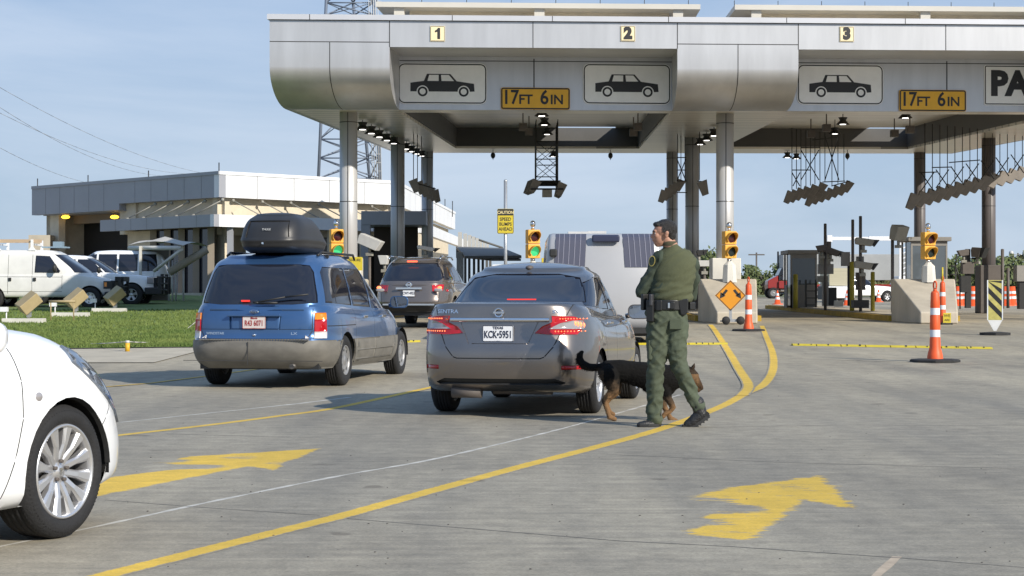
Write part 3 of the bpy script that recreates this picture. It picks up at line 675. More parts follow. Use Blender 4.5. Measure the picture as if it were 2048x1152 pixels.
class Car:
    def __init__(c, name, label, cat, loc, yaw, paint, lower, zb, zt, nr=5, nf=4, upper=None, uzb=None, uzt=None, unr=3.5, unf=3.5, crown=.03, ucrown=.05, group=None, bow=(0, 0), ubow=(0, 0)):
        global BOW; BOW = bow; c.lower = lower; c.nr = nr; c.bow = bow
        c.t = thing(name, label, cat, loc, -R(yaw)+R(90), group); c.paint = paint; c.lo = B(); c.zb = zb; c.zt = zt
        shell(c.lo, lower, lambda x: crv(zb, x), lambda x: crv(zt, x), nr, nf, crown)
        c.up = B() if upper else None
        BOW = ubow
        if upper: shell(c.up, upper, lambda x: crv(uzb, x), lambda x: crv(uzt, x), unr, unf, ucrown, nl=20, edge=.03)
        c.liner = None
    def rx(c, y, z, off=0):        # rear surface of the lower body
        zb_, zt_ = crv(c.zb, -1), crv(c.zt, -.9); t = (z-zb_)/(zt_-zb_); L = c.lower
        xr = crv([(q[0], q[1]) for q in L], t); xf = crv([(q[0], q[2]) for q in L], t); w_ = crv([(q[0], q[3]) for q in L], t)
        r = min(.985, abs(y)/w_); xm = (xr+xf)/2; k = (1-r**c.nr)**(1/c.nr)
        return Vector((xm-(xm-xr)*k+c.bow[0]*r*r*k**3-off, y, z))
    def stick(c, o, off):          # bend a flat mesh whose local frame is already the car's onto the rear
        for v in o.data.vertices:
            p = v.co; q = c.rx(p.y, p.z); v.co = Vector((q.x-off+p.x, p.y, p.z))
    def badge(c, s, y, z, size, mat, xs=1, bold=.001, off=.002, name='badge'):
        o = text(name, s, mat, c.t, size, (0, 0, 0), (0, 0, 0), bold=bold, xs=xs, ext=.0015)
        for v in o.data.vertices:
            q = c.rx(y-v.co.x, z+v.co.y); v.co = Vector((q.x-off-v.co.z, y-v.co.x, z+v.co.y))
        return o
    def patch(c, which, specs, off, name, mat, parent=None, thr=.35, lim=None):
        bm = {'lo': c.lo, 'up': c.up}[which].bm; n0 = set(); out = []
        for axis, d, poly in specs:
            fs = cut(bm, poly, axis, d, thr, lim); out += [f for f in fs if f.is_valid]
            for f in fs: f.tag = True
        out = [f for f in out if f.is_valid]
        if not out: return None
        return lift(bm, out, off, name, mat, parent or c.t)
    def sides(c, which, poly, off, name, mat, thr=.35, right=True, left=True, lim=None):
        r = None
        if left: c.patch(which, [('y', (0, 1, 0), poly)], off, name, mat, thr=thr, lim=lim)
        if right: r = c.patch(which, [('y', (0, -1, 0), poly)], off, name, mat, thr=thr, lim=lim)
        return r
    def seam(c, which, pts, axis='y', d=(0, -1, 0), wd=.007, thr=.2, mat=None):
        out = []; bm = {'lo': c.lo, 'up': c.up}[which].bm
        for a, b_ in zip(pts, pts[1:]):
            dx, dy = b_[0]-a[0], b_[1]-a[1]; l = math.hypot(dx, dy); nx, ny = -dy/l*wd/2, dx/l*wd/2
            out += cut(bm, [(a[0]+nx, a[1]+ny), (b_[0]+nx, b_[1]+ny), (b_[0]-nx, b_[1]-ny), (a[0]-nx, a[1]-ny)], axis, d, thr)
            out = [f for f in out if f.is_valid]
        if out: lift(bm, out, -.004, 'panel_gap', mat or mseam, c.t)
    def arch(c, x, z, r, w_):
        for s_ in (1, -1):
            poly = [(x+r*math.cos(R(a)), z+r*math.sin(R(a))) for a in range(0, 360, 12)]
            fs = cut(c.lo.bm, poly, 'y', (0, s_, 0), .25); fs = [f for f in fs if f.is_valid]; bmesh.ops.delete(c.lo.bm, geom=fs, context='FACES')
        b = B()
        for s_ in (1, -1):
            b = B(); n = 20; P = [[b.V((x+r*1.004*math.cos(R(-6+192*i/n)), y, z+r*1.004*math.sin(R(-6+192*i/n)))) for i in range(n+1)] for y in (s_*(w_-.02), s_*(w_-.34))]
            for i in range(n): b.bm.faces.new((P[0][i], P[0][i+1], P[1][i+1], P[1][i]))
            b.bm.faces.new(P[1])
            b.out('wheel_arch', mdark, c.t, fix=False)
    def wheels(c, xs_, track, rad, wd, rimr, style='cover', col=None, steer=0):
        for i, x in enumerate(xs_):
            for s_ in (1, -1):
                w_ = make_wheel(rad, wd, rimr, style, col); w_.parent = c.t; w_.location = (x, s_*track, rad)
                w_.rotation_euler = (0, 0, (R(180) if s_ > 0 else 0)+(R(steer) if i == 1 else 0))
    def mirror(c, x, y, z, mat, s=1):
        for s_ in (1, -1):
            b = B(); yc = s_*(y+.13*s); N_ = 28; rings = []
            for xo, k in ((-.05, .97), (-.052, 1.0), (-.02, 1.0), (.04, .82), (.07, .5), (.08, .1)): rings.append([b.V((x+xo*s, yc+p[0]*k*s, z+p[1]*k*s)) for p in rrect(.25, .165, .065, 6)])
            for A_, C_ in zip(rings, rings[1:]):
                for i in range(len(A_)): b.bm.faces.new((A_[i], A_[(i+1) % len(A_)], C_[(i+1) % len(A_)], C_[i])).smooth = True
            b.bm.faces.new(rings[0]); b.cyl((x+.04, s_*(y-.03), z-.05), (x+.02, s_*(y+.06), z-.03), .03*s, n=8); o = b.out('door_mirror', mat, c.t)
            B().prism(rrect(.225*s, .14*s, .055*s), x-.056*s, x-.053*s, 'x').out('mirror_glass', mmir, o, (0, yc, z))
    def finish(c, und=.22, x0=0, x1=1, w_=.7):
        c.lo.out('body', c.paint, c.t, fix=False)
        if c.up: c.up.out('roof', c.paint, c.t, fix=False)
        b = B(); b.box((x0, -w_, und), (x1, w_, und+.1)); b.out('underbody', mdark, c.t)
        return c.t
mmir = M('mirror_glass', (.45, .47, .5), .06, metal=1)
WCACHE = {}
mtyre = M('tyre_rubber', (.014, .014, .015), .82, var=.3, vs=9, bump=.3, bs=60)
malloy = M('alloy_wheel', (.60, .60, .61), .3, metal=.75, var=.06, vs=9)
mcover = M('dusty_wheel_cover', (.30, .30, .30), .4, metal=.4, var=.25, vs=8)
mbrake = M('brake_disc', (.16, .15, .14), .45, metal=.8)
def make_wheel(rad, wd, rimr, style, col):
    key = (rad, wd, rimr, style)
    if key in WCACHE:
        return dup(WCACHE[key])
    h = wd/2; col = col or malloy
    # spokes face: outer side is -y in local frame
    b = B(); prof = [(rimr, -h+.012), (rimr-.004, -h+.002), (rimr-.014, -h+.004), (rimr-.022, -h+.03), (rimr-.03, h-.02), (rimr, h-.01)]
    b.lathe(prof, 'y', n=64)
    if style == 'multi':
        n = 12
        for i in range(n):
            a = 2*math.pi*(i+.5)/n+.06
            for q in (0,):
                W0, W1 = .021, .036
                ca, sa = math.cos(a), math.sin(a)
                def P(r, t, y): return (r*ca-t*sa, y, r*sa+t*ca)
                r0, r1 = .045, rimr-.016; ys = [(-h+.045, r0, W0), (-h+.022, (r0+r1)/2, .019), (-h+.012, r1, W1)]
                prev = None
                for y, r, w_ in ys:
                    ring_ = [b.V(P(r, -w_, y+.012)), b.V(P(r, -w_*.55, y)), b.V(P(r, w_*.55, y)), b.V(P(r, w_, y+.012)), b.V(P(r, w_, y+.04)), b.V(P(r, -w_, y+.04))]
                    if prev:
                        for k in range(6): b.bm.faces.new((prev[k], prev[(k+1)%6], ring_[(k+1)%6], ring_[k]))
                    prev = ring_
        b.lathe([(0, -h+.034), (.026, -h+.034), (.03, -h+.04), (.05, -h+.045), (.07, -h+.06), (.06, -h+.12)], 'y', n=32)
    elif style == 'five':
        for i in range(5):
            a = 2*math.pi*i/5+.3
            for q in (-.13, .13):
                a_ = a+q; ca, sa = math.cos(a_), math.sin(a_)
                P = lambda r, t, y: (r*ca-t*sa, y, r*sa+t*ca)
                v = [b.V(P(r, t, y)) for r, t, y in ((.04, -.025, -h+.04), (.04, .025, -h+.04), (rimr-.01, .03, -h+.015), (rimr-.01, -.03, -h+.015), (.04, -.025, -h+.08), (.04, .025, -h+.08), (rimr-.01, .03, -h+.06), (rimr-.01, -.03, -h+.06))]
                for f in ((0,1,2,3), (7,6,5,4), (0,4,5,1), (1,5,6,2), (2,6,7,3), (3,7,4,0)): b.bm.faces.new([v[k] for k in f])
        b.lathe([(0, -h+.03), (.05, -h+.035), (.075, -h+.06)], 'y', n=24)
    else:
        b.lathe([(0, -h+.012), (.05, -h+.012), (.06, -h+.025), (rimr*.45, -h+.012), (rimr*.8, -h+.03), (rimr-.01, -h+.02)], 'y', n=48)
    w_ = b.out('wheel', col, None)
    T = B(); r2 = rad
    prof = [(rimr-.002, -h+.014), (rimr+.012, -h-.002), (rimr+(r2-rimr)*.5, -h-.008), (r2-.028, -h+.003), (r2-.008, -h+.018), (r2-.001, -h+.04)]
    nn = 4
    for i in range(nn):
        y0 = -h+.04+(wd-.08)*i/nn; y1 = -h+.04+(wd-.08)*(i+1)/nn; prof += [(r2, y0+.003), (r2, y1-.008), (r2-.008, y1-.006), (r2-.008, y1-.001)]
    prof += [(r2-.001, h-.04), (r2-.008, h-.018), (r2-.03, h-.003), (rimr+.01, h), (rimr-.002, h-.014)]
    T.lathe(prof, 'y', n=72)
    if style == 'multi':
        for i in range(90):
            a = 2*math.pi*i/90; ca, sa = math.cos(a), math.sin(a); T.bm.faces.new([T.V((r*math.cos(a+q), y, r*math.sin(a+q))) for r, y, q in ((r2-.031, -h-.002, 0), (r2+.0012, -h+.045, .012), (r2+.0012, -h+.045, .036), (r2-.031, -h-.002, .024))])
    T.out('tyre', mtyre, w_, fix=True)
    if style in ('multi', 'five'):
        B().lathe([(.0, -h+.09), (rimr*.62, -h+.09), (rimr*.62, -h+.11), (0, -h+.11)], 'y', n=32).out('brake_disc', mbrake, w_)
        B().lathe([(.0, h-.04), (rimr-.03, h-.04), (rimr-.03, h-.05)], 'y', n=32).out('wheel_well', mdark, w_)
    if style == 'multi':
        bb = B()
        for i in range(5):
            a = 2*math.pi*i/5+.25; bb.cyl((.05*math.cos(a), -h+.044, .05*math.sin(a)), (.05*math.cos(a), -h+.024, .05*math.sin(a)), .0095, n=8)
        bb.out('wheel_nuts', mbrown, w_)
        bb = B(); bb.prism([(-.012, .017), (.004, .017), (.012, .010), (.012, .004), (0, -.004), (.014, -.004), (.0, -.018), (-.012, -.01), (-.012, -.003), (.001, .004), (-.012, .004)], -h+.029, -h+.033, 'y'); bb.out('wheel_emblem', mchrome, w_)
    if style == 'cover':
        bb = B(); k = 7
        for i in range(k):
            a = 2*math.pi*i/k; r = rimr*.68; bb.ball((r*math.cos(a), -h+.022, r*math.sin(a)), rimr*.13, 8, (1, .12, 1))
        bb.out('cover_holes', mdark, w_)
    WCACHE[key] = w_; return w_
mlensr = M('red_lens', (.40, .006, .01), .12, coat=.6); mlensw = M('clear_lens', (.36, .34, .34), .12, coat=.6, metal=.3); mlensw2 = M('pale_lens', (.62, .60, .60), .15, coat=.6); mlensa = M('amber_lens', (.75, .22, .01), .15, coat=.5)
mledd = M('dim_red_lamp', (.6, .03, .02), .3, emit=(1, .05, .03), es=.55)
mledr = M('lit_red_lamp', (.9, .05, .02), .3, emit=(1, .10, .03), es=2.6); mledb = M('lit_brake_lamp', (.9, .2, .1), .3, emit=(1, .22, .06), es=1.6)
mplw = M('licence_plate_white', (.72, .73, .75), .4); mplt = M('plate_ink', (.02, .025, .05), .5); mplr = M('plate_red_ink', (.30, .03, .03), .5)
mplas = M('grey_bumper_plastic', (.155, .145, .125), .6, var=.22, vs=4, stretch=(1, 1, 2))
def carpaint(name, col, rough=.25, metal=.55, dust=.1):
    m = M(name, col, rough, metal=metal, coat=1.0, var=dust, vs=1.5); return m
msentra = carpaint('grey_brown_metallic', (.25, .22, .20), .30, .92)
mwind = carpaint('blue_metallic', (.043, .110, .25), .3, .5)
mpath = carpaint('brown_metallic', (.17, .145, .13), .27, .6)
# ======== grey sedan
Y0 = 19.15
car = Car('sedan', 'grey-brown sedan with lit tail lights beside the officer and dog, plate KCK 5951', 'car', (.06, Y0, g(.06, Y0)), 12, msentra,
    lower=[(0, -.82, 3.45, .80), (.08, -.94, 3.60, .865), (.3, -.985, 3.67, .885), (.45, -.98, 3.66, .89), (.6, -.945, 3.6, .888), (.75, -.92, 3.52, .88), (.9, -.905, 3.42, .85), (1, -.895, 3.3, .80)],
    zb=[(-.97, .27), (-.5, .23), (0, .2), (3, .2), (3.7, .24)],
    zt=[(-.9, 1.125), (-.8, 1.125), (-.3, 1.085), (.3, 1.03), (1.2, .985), (2.2, .97), (2.7, .93), (3.2, .82), (3.5, .70), (3.7, .62)], nr=6.5, nf=3.6, crown=.03, bow=(.13, .1), ubow=(.12, .1),
    upper=[(0, -.60, 2.68, .81), (.25, -.36, 2.42, .785), (.55, -.04, 2.10, .735), (.8, .22, 1.82, .68), (.93, .38, 1.68, .64), (1, .54, 1.56, .57)],
    uzb=[(-.6, 1.02), (2.7, .90)], uzt=[(-.2, 1.36), (.3, 1.43), (.9, 1.475), (1.4, 1.47), (1.9, 1.40)], unr=4.2, unf=3.0, ucrown=.06)
# glasshouse
car.patch('up', [('x', (-.45, 0, .9), [(-.70, 1.14), (.70, 1.14), (.655, 1.25), (.57, 1.395), (.34, 1.435), (-.34, 1.435), (-.57, 1.395), (-.655, 1.25)])], -.005, 'rear_window', mglass, thr=.55, lim=lambda p: p.x < .6)
car.patch('up', [('x', (.5, 0, .85), [(-.66, 1.02), (.66, 1.02), (.52, 1.40), (-.52, 1.40)])], -.005, 'windscreen', mglass, thr=.5, lim=lambda p: p.x > 1.3)
sw1 = [(-.02, 1.10), (.62, 1.06), (.98, 1.055), (.98, 1.385), (.72, 1.40), (.42, 1.345), (.12, 1.20)]
sw2 = [(1.04, 1.05), (1.98, 1.03), (1.92, 1.09), (1.62, 1.33), (1.44, 1.39), (1.04, 1.395)]
for w_ in (sw1, sw2): car.sides('up', w_, -.005, 'side_window', mglass)
for s_ in (1, -1):
    car.seam('up', [(.42, 1.345), (.44, 1.06)], d=(0, s_, 0), wd=.02, mat=mdark)
    car.seam('lo', [(1.0, 1.0), (1.0, .34), (.55, .33)], d=(0, s_, 0)); car.seam('lo', [(2.06, .98), (2.02, .5), (1.9, .33), (1.0, .33)], d=(0, s_, 0)); car.seam('lo', [(.10, 1.06), (.30, .72), (.36, .52)], d=(0, s_, 0))
car.arch(0, .315, .355, .875); car.arch(2.7, .315, .355, .875)
# tail lamps: red wrap-round lens with clear centre
tl = []; tk = []
for s_ in (1, -1):
    tk.append(car.patch('lo', [('x', (-1, 0, 0), [(s_*.49, .873), (s_*.60, .932), (s_*.70, .955), (s_*.875, .965), (s_*.875, .873)])], .013, 'clear_lens', mlensw, thr=.45))
    rear = [(s_*.92, 1.012), (s_*.92, .82), (s_*.50, .82), (s_*.36, .832), (s_*.43, .90), (s_*.60, .975), (s_*.78, 1.008)]
    o = car.patch('lo', [('x', (-1, 0, 0), rear), ('y', (0, s_, 0), [(-.99, .82), (-.99, 1.012), (-.72, .995), (-.60, .955), (-.64, .88), (-.72, .82)])], .012, 'tail_lamp', mlensr, thr=.35)
    tk[-1].parent = o
    tl.append(o)
def on_rear(y, z, off=.02, s=1):
    return car.rx(y, z, off)
def on_rear_old(y, z, off=.02, s=1):   # approximate lens surface of the sedan: superellipse outline
    w_ = .865; ry = min(abs(y), .86)/w_; t_ = (z-.27)/(.85); xr = crv([(.3, -.965), (.45, -.96), (.6, -.925), (.75, -.90), (.9, -.885), (1, -.875)], t_)
    a = 1.35-xr; return Vector((1.35-a*(1-ry**4.2)**(1/4.2)-off, y, z))
for s_, o in zip((1, -1), tl):
    b = B()
    for i in range(10):
        b.ball(car.rx(s_*(.60+.024*i), .976, .014), .0065, 8); b.ball(car.rx(s_*(.56+.028*i), .852, .014), .0065, 8)
    b.out('led_dots', mledb, o)
b = B()
for i in range(4): b.ball(car.rx(-.73-.022*i, .928-.006*i, .012), .018, 8, (.5, 1, 1.5))
b.out('reversing_bulb', mledb, tl[1])
# chrome bar, emblem, plate, lettering, boot seams, reflectors, bumper slot
b = B(); n = 24
pts = [(-.50+1.0*i/n) for i in range(n+1)]
for hgt, off, d0 in ((0, .0, 0),):
    rows = [[b.V(on_rear(y, z, o_)) for y in pts] for z, o_ in ((.985, .008), (.98, .03), (.955, .032), (.945, .008))]
    for A, C in zip(rows, rows[1:]):
        for i in range(n): b.bm.faces.new((A[i], A[i+1], C[i+1], C[i])).smooth = True
b.out('chrome_bar', mchrome, car.t)
q = on_rear(0, 1.035, .012)
b = B(); b.lathe([(.032, -.008), (.042, -.012), (.048, -.006), (.046, .01)], 'x', c=q, n=28); b.cb((q.x-.006, 0, q.z), (.01, .115, .022)); b.out('round_emblem', mchrome, car.t, bevel=.002)
def plate(parent, x, y, z, s1, mt, top=None, w_=.31, h=.16, mat=None, frame=None, tilt=0, sz=.088):
    p = thing('p', '', '', (x, y, z), -R(90)); del p['label']; del p['category']; bpy.data.objects.remove(p)
    b = B(); b.prism(rrect(w_, h, .012), -.004, .004, 'x'); o = b.out('licence_plate', mat or mplw, parent, (x, y, z))
    o.rotation_euler = (0, tilt, 0)
    rot = (R(90), 0, -R(90))
    text('lettering', s1, mt, o, sz*1.12, (-.0065, 0, -.012 if top else 0), rot, bold=.0022, xs=.66, ext=.0008)
    if top: text('lettering', top, mt, o, .036, (-.0065, 0, .055), rot, bold=.001, ext=.0008)
    text('lettering', '·  - -- -  ·', mt, o, .02, (-.0065, 0, -.068), rot, ext=.0008)
    b = B(); 
    for O_, I_ in ((rrect(w_, h, .012), rrect(w_-.012, h-.012, .008)),):
        n = len(O_)
        for i in range(n): b.poly([(-.0055, O_[i][0], O_[i][1]), (-.0055, O_[(i+1)%n][0], O_[(i+1)%n][1]), (-.0055, I_[(i+1)%n][0], I_[(i+1)%n][1]), (-.0055, I_[i][0], I_[i][1])])
    b.out('plate_rim', mt, o); return o
q = on_rear(0, .83, .014); plate(car.t, q.x, 0, .83, 'KCK•5951', mplt, 'TEXAS')
car.badge('SENTRA', .54, 1.045, .052, mchrome, 1.25); car.badge('SV', -.56, 1.045, .045, mchrome, 1.5)
for s_ in (1, -1):
    car.patch('lo', [('x', (-1, 0, 0), [(s_*.62, .475), (s_*.80, .475), (s_*.80, .515), (s_*.62, .515)])], -.006, 'reflector', mlensr, thr=.2)
    car.seam('lo', [(s_*.70, 1.12), (s_*.655, 1.01)], 'x', (-1, 0, .2), wd=.009)
    car.seam('lo', [(s_*.60, .825), (s_*.545, .70), (s_*.46, .60), (s_*.42, .585)], 'x', (-1, 0, 0), wd=.011)
car.seam('lo', [(-.42, .585), (.42, .585)], 'x', (-1, 0, 0), wd=.011)
car.seam('lo', [(-.40, .965), (-.30, .73), (.30, .73), (.40, .965)], 'x', (-1, 0, 0), wd=.007, mat=msentra)
car.patch('lo', [('x', (-1, 0, 0), [(-.66, .345), (-.56, .385), (.56, .385), (.66, .345), (.62, .325), (-.62, .325)])], -.02, 'diffuser_slot', mdark, thr=.2)
car.mirror(1.98, .86, 1.02, msentra, 1.0)
for s_ in (1, -1):
    for x in (.62, 1.62): B().box((x-.09, s_*.875-.018, .905), (x+.09, s_*.875+.022, .93)).out('door_handle', mchrome, car.t, bevel=.006)
B().ball((0, 0, 0), .05, 12, (1.5, .9, .55)).out('roof_antenna', mbrown, car.t, (.62, 0, 1.50))
B().cb((0, 0, 0), (.02, .30, .012)).out('brake_lamp', mledd, car.t, (-.24, -.09, 1.165))
b = B(); b.cyl((-.80, .5, .245), (-.80, .2, .245), .06, n=14); b.cyl((-.7, .1, .25), (-.7, -.5, .25), .03, n=10); b.out('exhaust', mbrown, car.t)
car.wheels((0, 2.7), .755, .315, .205, .205, 'five')
car.finish(.25, -.7, 3.3, .62)
# ======== blue minivan
car = Car('minivan', 'blue minivan with grey bumper carrying a black roof box, plate R43 6071', 'minivan', (-3.13, 24.75, g(-3, 24.75)), 10.5, mwind,
    lower=[(0, -.90, 3.75, .86), (.12, -1.0, 3.92, .93), (.28, -1.05, 3.98, .965), (.42, -1.03, 3.95, .97), (.5, -.995, 3.9, .965), (.7, -.985, 3.8, .96), (.88, -.96, 3.6, .945), (1, -.93, 3.45, .90)],
    zb=[(-1.05, .29), (-.5, .25), (3, .23), (4, .26)],
    zt=[(-1.0, 1.08), (0, 1.05), (1.5, 1.0), (2.7, .98), (3.0, .96), (3.5, .84), (3.9, .68)], nr=8, nf=3.6, crown=.02, bow=(.09, .1), ubow=(.06, .1),
    upper=[(0, -.955, 3.25, .915), (.3, -.885, 2.85, .875), (.6, -.80, 2.40, .815), (.85, -.70, 1.95, .755), (.94, -.62, 1.78, .72), (1, -.50, 1.60, .66)],
    uzb=[(-1, 1.0), (3.2, .92)], uzt=[(-.9, 1.63), (-.4, 1.685), (.6, 1.71), (1.4, 1.68), (2.2, 1.60), (2.7, 1.5)], unr=7, unf=3.4, ucrown=.035)
car.patch('up', [('x', (-1, 0, .3), [(-.775, 1.10), (-.45, 1.075), (.45, 1.075), (.775, 1.10), (.76, 1.20), (.68, 1.50), (.62, 1.585), (.50, 1.60), (-.50, 1.60), (-.62, 1.585), (-.68, 1.50), (-.76, 1.20)])], -.004, 'rear_window', mglass, thr=.5, lim=lambda p: p.x < 0)
car.patch('up', [('x', (.5, 0, .85), [(-.75, 1.02), (.75, 1.02), (.62, 1.60), (-.62, 1.60)])], -.005, 'windscreen', mglass, thr=.5, lim=lambda p: p.x > 1.3)
for w_ in ([(-.62, 1.10), (.42, 1.06), (.42, 1.56), (-.42, 1.57), (-.52, 1.50)], [(.47, 1.055), (1.38, 1.03), (1.38, 1.56), (.47, 1.56)], [(1.45, 1.02), (2.35, 1.0), (2.6, 1.02), (2.05, 1.42), (1.85, 1.53), (1.45, 1.56)]):
    car.sides('up', w_, -.004, 'side_window', mglass)
for s_ in (1, -1):
    car.seam('lo', [(1.42, 1.0), (1.42, .34), (.5, .33)], d=(0, s_, 0)); car.seam('lo', [(2.55, .98), (2.5, .5), (2.4, .34), (1.42, .34)], d=(0, s_, 0)); car.seam('lo', [(.42, 1.05), (.45, .5)], d=(0, s_, 0)); car.seam('lo', [(-.7, .80), (.42, .80)], d=(0, s_, 0), wd=.012)
    car.patch('lo', [('y', (0, s_, 0), [(.45, .34), (2.42, .34), (2.42, .46), (.45, .46)])], .008, 'rocker_trim', mplas)
car.arch(0, .335, .38, .965); car.arch(3.07, .335, .38, .965)
for s_ in (1, -1):
    kids_ = []
    for z0, z1, mt_, nm in ((.885, .97, mlensa, 'amber_lens'), (.64, .73, mlensw2, 'clear_lens')):
        kids_.append(car.patch('lo', [('x', (-1, 0, 0), [(s_*1, z0), (s_*1, z1), (s_*.765, z1), (s_*.765, z0)]), ('y', (0, s_, 0), [(-1.06, z0), (-1.06, z1), (-.94, z1), (-.935, z0)])], .012, nm, mt_, thr=.3))
    o = car.patch('lo', [('x', (-1, 0, 0), [(s_*1, .73), (s_*1, .885), (s_*.765, .885), (s_*.765, .73)]), ('y', (0, s_, 0), [(-1.06, .73), (-1.06, .885), (-.94, .885), (-.935, .73)])], .012, 'tail_lamp', mlensr, thr=.3)
    for k_ in kids_: k_.parent = o
# bumper: rear lower band
bump = car.patch('lo', [('x', (-1, 0, 0), [(-1, .26), (1, .26), (1, .615), (-1, .615)]), ('y', (0, 1, 0), [(-1.06, .26), (-.40, .26), (-.40, .60), (-1.06, .61)]), ('y', (0, -1, 0), [(-1.06, .26), (-.40, .26), (-.40, .60), (-1.06, .61)])], .018, 'rear_bumper', mplas, thr=-.1)
b = B()
for i in range(40): y = -.72+1.44*i/39; b.box((-1.055, y-.008, .622), (-.985, y+.008, .634))
b.out('bumper_grooves', mplas, bump)
B().box((-1.075, -.93, .355), (-1.064, .93, .362)).box((-1.074, .06, .30), (-1.066, .068, .60)).out('bumper_line', mseam, bump)
mdkb = M('dark_blue_recess', (.022, .06, .15), .35, metal=.4, coat=.6)
for s_ in (1, -1): car.seam('lo', [(s_*.74, 1.02), (s_*.745, .74), (s_*.70, .66), (s_*.62, .635)], 'x', (-1, 0, 0), wd=.010)
car.seam('lo', [(-.62, .635), (.62, .635)], 'x', (-1, 0, 0), wd=.010); car.seam('lo', [(-.74, .76), (.74, .76)], 'x', (-1, 0, 0), wd=.006)
car.patch('lo', [('x', (-1, 0, 0), [(-.34, .765), (-.345, .93), (.345, .93), (.34, .765)])], -.012, 'plate_recess', mwind, thr=.3)
b = B(); b.box((-1.025, -.355, .925), (-.97, .355, .948)); b.out('tailgate_grip', mwind, car.t, bevel=.006)
b = B(); b.ball((-1.012, 0, .985), .05, 16, (.2, 1.25, .5)); b.out('oval_emblem', mchrome, car.t); B().ball((-1.016, 0, .985), .044, 16, (.2, 1.22, .46)).out('oval_emblem_field', mdkb, car.t)
text('lettering', 'Ford', mchrome, car.t, .034, (-1.027, 0, .985), (R(90), 0, -R(90)), ext=.001, xs=1.1)
plate(car.t, -1.005, 0, .848, 'R43 6071', mplr, 'Illinois', mat=M('plate_cream', (.62, .55, .52), .4))
car.badge('WINDSTAR', .54, .705, .045, mchrome, 1.1); car.badge('LX', -.52, .705, .045, mchrome, 1.5)
b = B(); b.lathe([(0, -.012), (.022, -.008), (.022, .01)], 'x', c=(-1.0, -.0, .685), n=16); b.out('tailgate_lock', mchrome, car.t)
b = B(); b.tube([(-.965, -.30, 1.10), (-.975, -.05, 1.10), (-.955, -.62, 1.19)][0:2]+[(-.97, .02, 1.11)], .014); b.tube([(-.975, .0, 1.105), (-.95, -.40, 1.175), (-.93, -.70, 1.21)], .011); b.out('rear_wiper', mdark, car.t)
B().cb((0, 0, 0), (.02, .11, .022)).out('brake_lamp', mledd, car.t, (-.93, .14, 1.125)); car.mirror(2.25, .98, 1.10, mwind, 1.05)
for s_ in (1, -1):
    B().tube([(-.25, s_*.62, 1.72), (-.1, s_*.63, 1.765), (1.5, s_*.62, 1.76), (1.65, s_*.6, 1.70)], .017).out('roof_rail', mdark, car.t)
    for x in (.9, 1.9): B().box((x-.1, s_*.965-.015, .885), (x+.1, s_*.965+.02, .92)).out('door_handle', mchrome, car.t, bevel=.008)
b = B(); b.cyl((-1.0, -.50, .285), (-.6, -.50, .30), .033, n=12); b.box((-.8, -.45, .24), (-.3, .45, .34)); b.out('exhaust', mbrake, car.t)
car.wheels((0, 3.07), .835, .335, .215, .20, 'cover', mcover)
vt = car.finish(.24, -.8, 3.6, .8)
mw_ = vt.location
# roof box
mboxp = M('matte_black_plastic', (.022, .022, .023), .42, var=.12, vs=5, bump=.08, bs=200)
rb = thing('roof_box', 'large matte black roof cargo box strapped on top of the blue minivan', 'roof box', mw_+Vector((.05, 0, 1.755)), vt.rotation_euler.z)
b = B(); shell(b, [(0, -.50, .95, .36), (.12, -.66, 1.04, .42), (.3, -.70, 1.10, .44), (.34, -.72, 1.12, .455), (.38, -.70, 1.10, .445), (.7, -.64, .85, .405), (.9, -.55, .6, .35), (1, -.44, .4, .28)], lambda x: 0, lambda x: crv([(-.8, .44), (-.3, .50), (.3, .50), (1.1, .34)], x), 4.5, 2.8, .03, nl=22)
fs = cut(b.bm, [(-.30, .20), (.30, .20), (.27, .42), (-.27, .42)], 'x', (-1, 0, .2), .3); pan = lift(b.bm, fs, -.012, 'rear_panel', mboxp, rb)
b.out('shell', mboxp, rb, fix=False)
text('badge', 'THULE', mgrayl, rb, .04, (-.665, 0, .30), (R(70), 0, -R(90)), ext=.001); B().cyl((-.70, .03, .12), (-.735, .03, .12), .014, n=10).out('lock', mchrome, rb)
B().box((.0, -.64, -.06), (.06, .64, -.02)).box((1.0, -.64, -.06), (1.06, .64, -.02)).out('crossbars', mdark, rb)
# ======== brown SUV farther ahead
Yp = 50.2
car = Car('suv', 'brown SUV with lit brake lights waiting ahead of the minivan in lane one', 'SUV', (-2.55, Yp, g(-2.55, Yp)), 9, mpath,
    lower=[(0, -1.0, 3.7, .86), (.12, -1.09, 3.82, .93), (.3, -1.13, 3.88, .97), (.5, -1.10, 3.85, .98), (.75, -1.06, 3.7, .97), (1, -1.0, 3.5, .91)],
    zb=[(-1.1, .42), (0, .30), (3, .3), (3.9, .34)], zt=[(-1.1, 1.14), (1, 1.12), (2.6, 1.10), (3.5, .98), (3.9, .85)], nr=6, nf=3.6, crown=.03, bow=(.12, .1), ubow=(.1, .1),
    upper=[(0, -1.03, 2.75, .92), (.3, -.93, 2.4, .875), (.6, -.78, 2.05, .80), (.85, -.62, 1.7, .72), (1, -.40, 1.45, .62)], uzb=[(-1.1, 1.06), (2.8, 1.04)], uzt=[(-.9, 1.62), (-.3, 1.71), (.8, 1.73), (1.8, 1.66)], unr=5, unf=3.2, ucrown=.04)
car.patch('up', [('x', (-1, 0, .4), [(-.70, 1.17), (.70, 1.17), (.80, 1.26), (.74, 1.40), (.60, 1.63), (-.60, 1.63), (-.74, 1.40), (-.80, 1.26)])], -.004, 'rear_window', mglass, thr=.5, lim=lambda p: p.x < 0)
car.patch('up', [('x', (.5, 0, .85), [(-.7, 1.15), (.7, 1.15), (.6, 1.6), (-.6, 1.6)])], -.005, 'windscreen', mglass, thr=.5, lim=lambda p: p.x > 1.2)
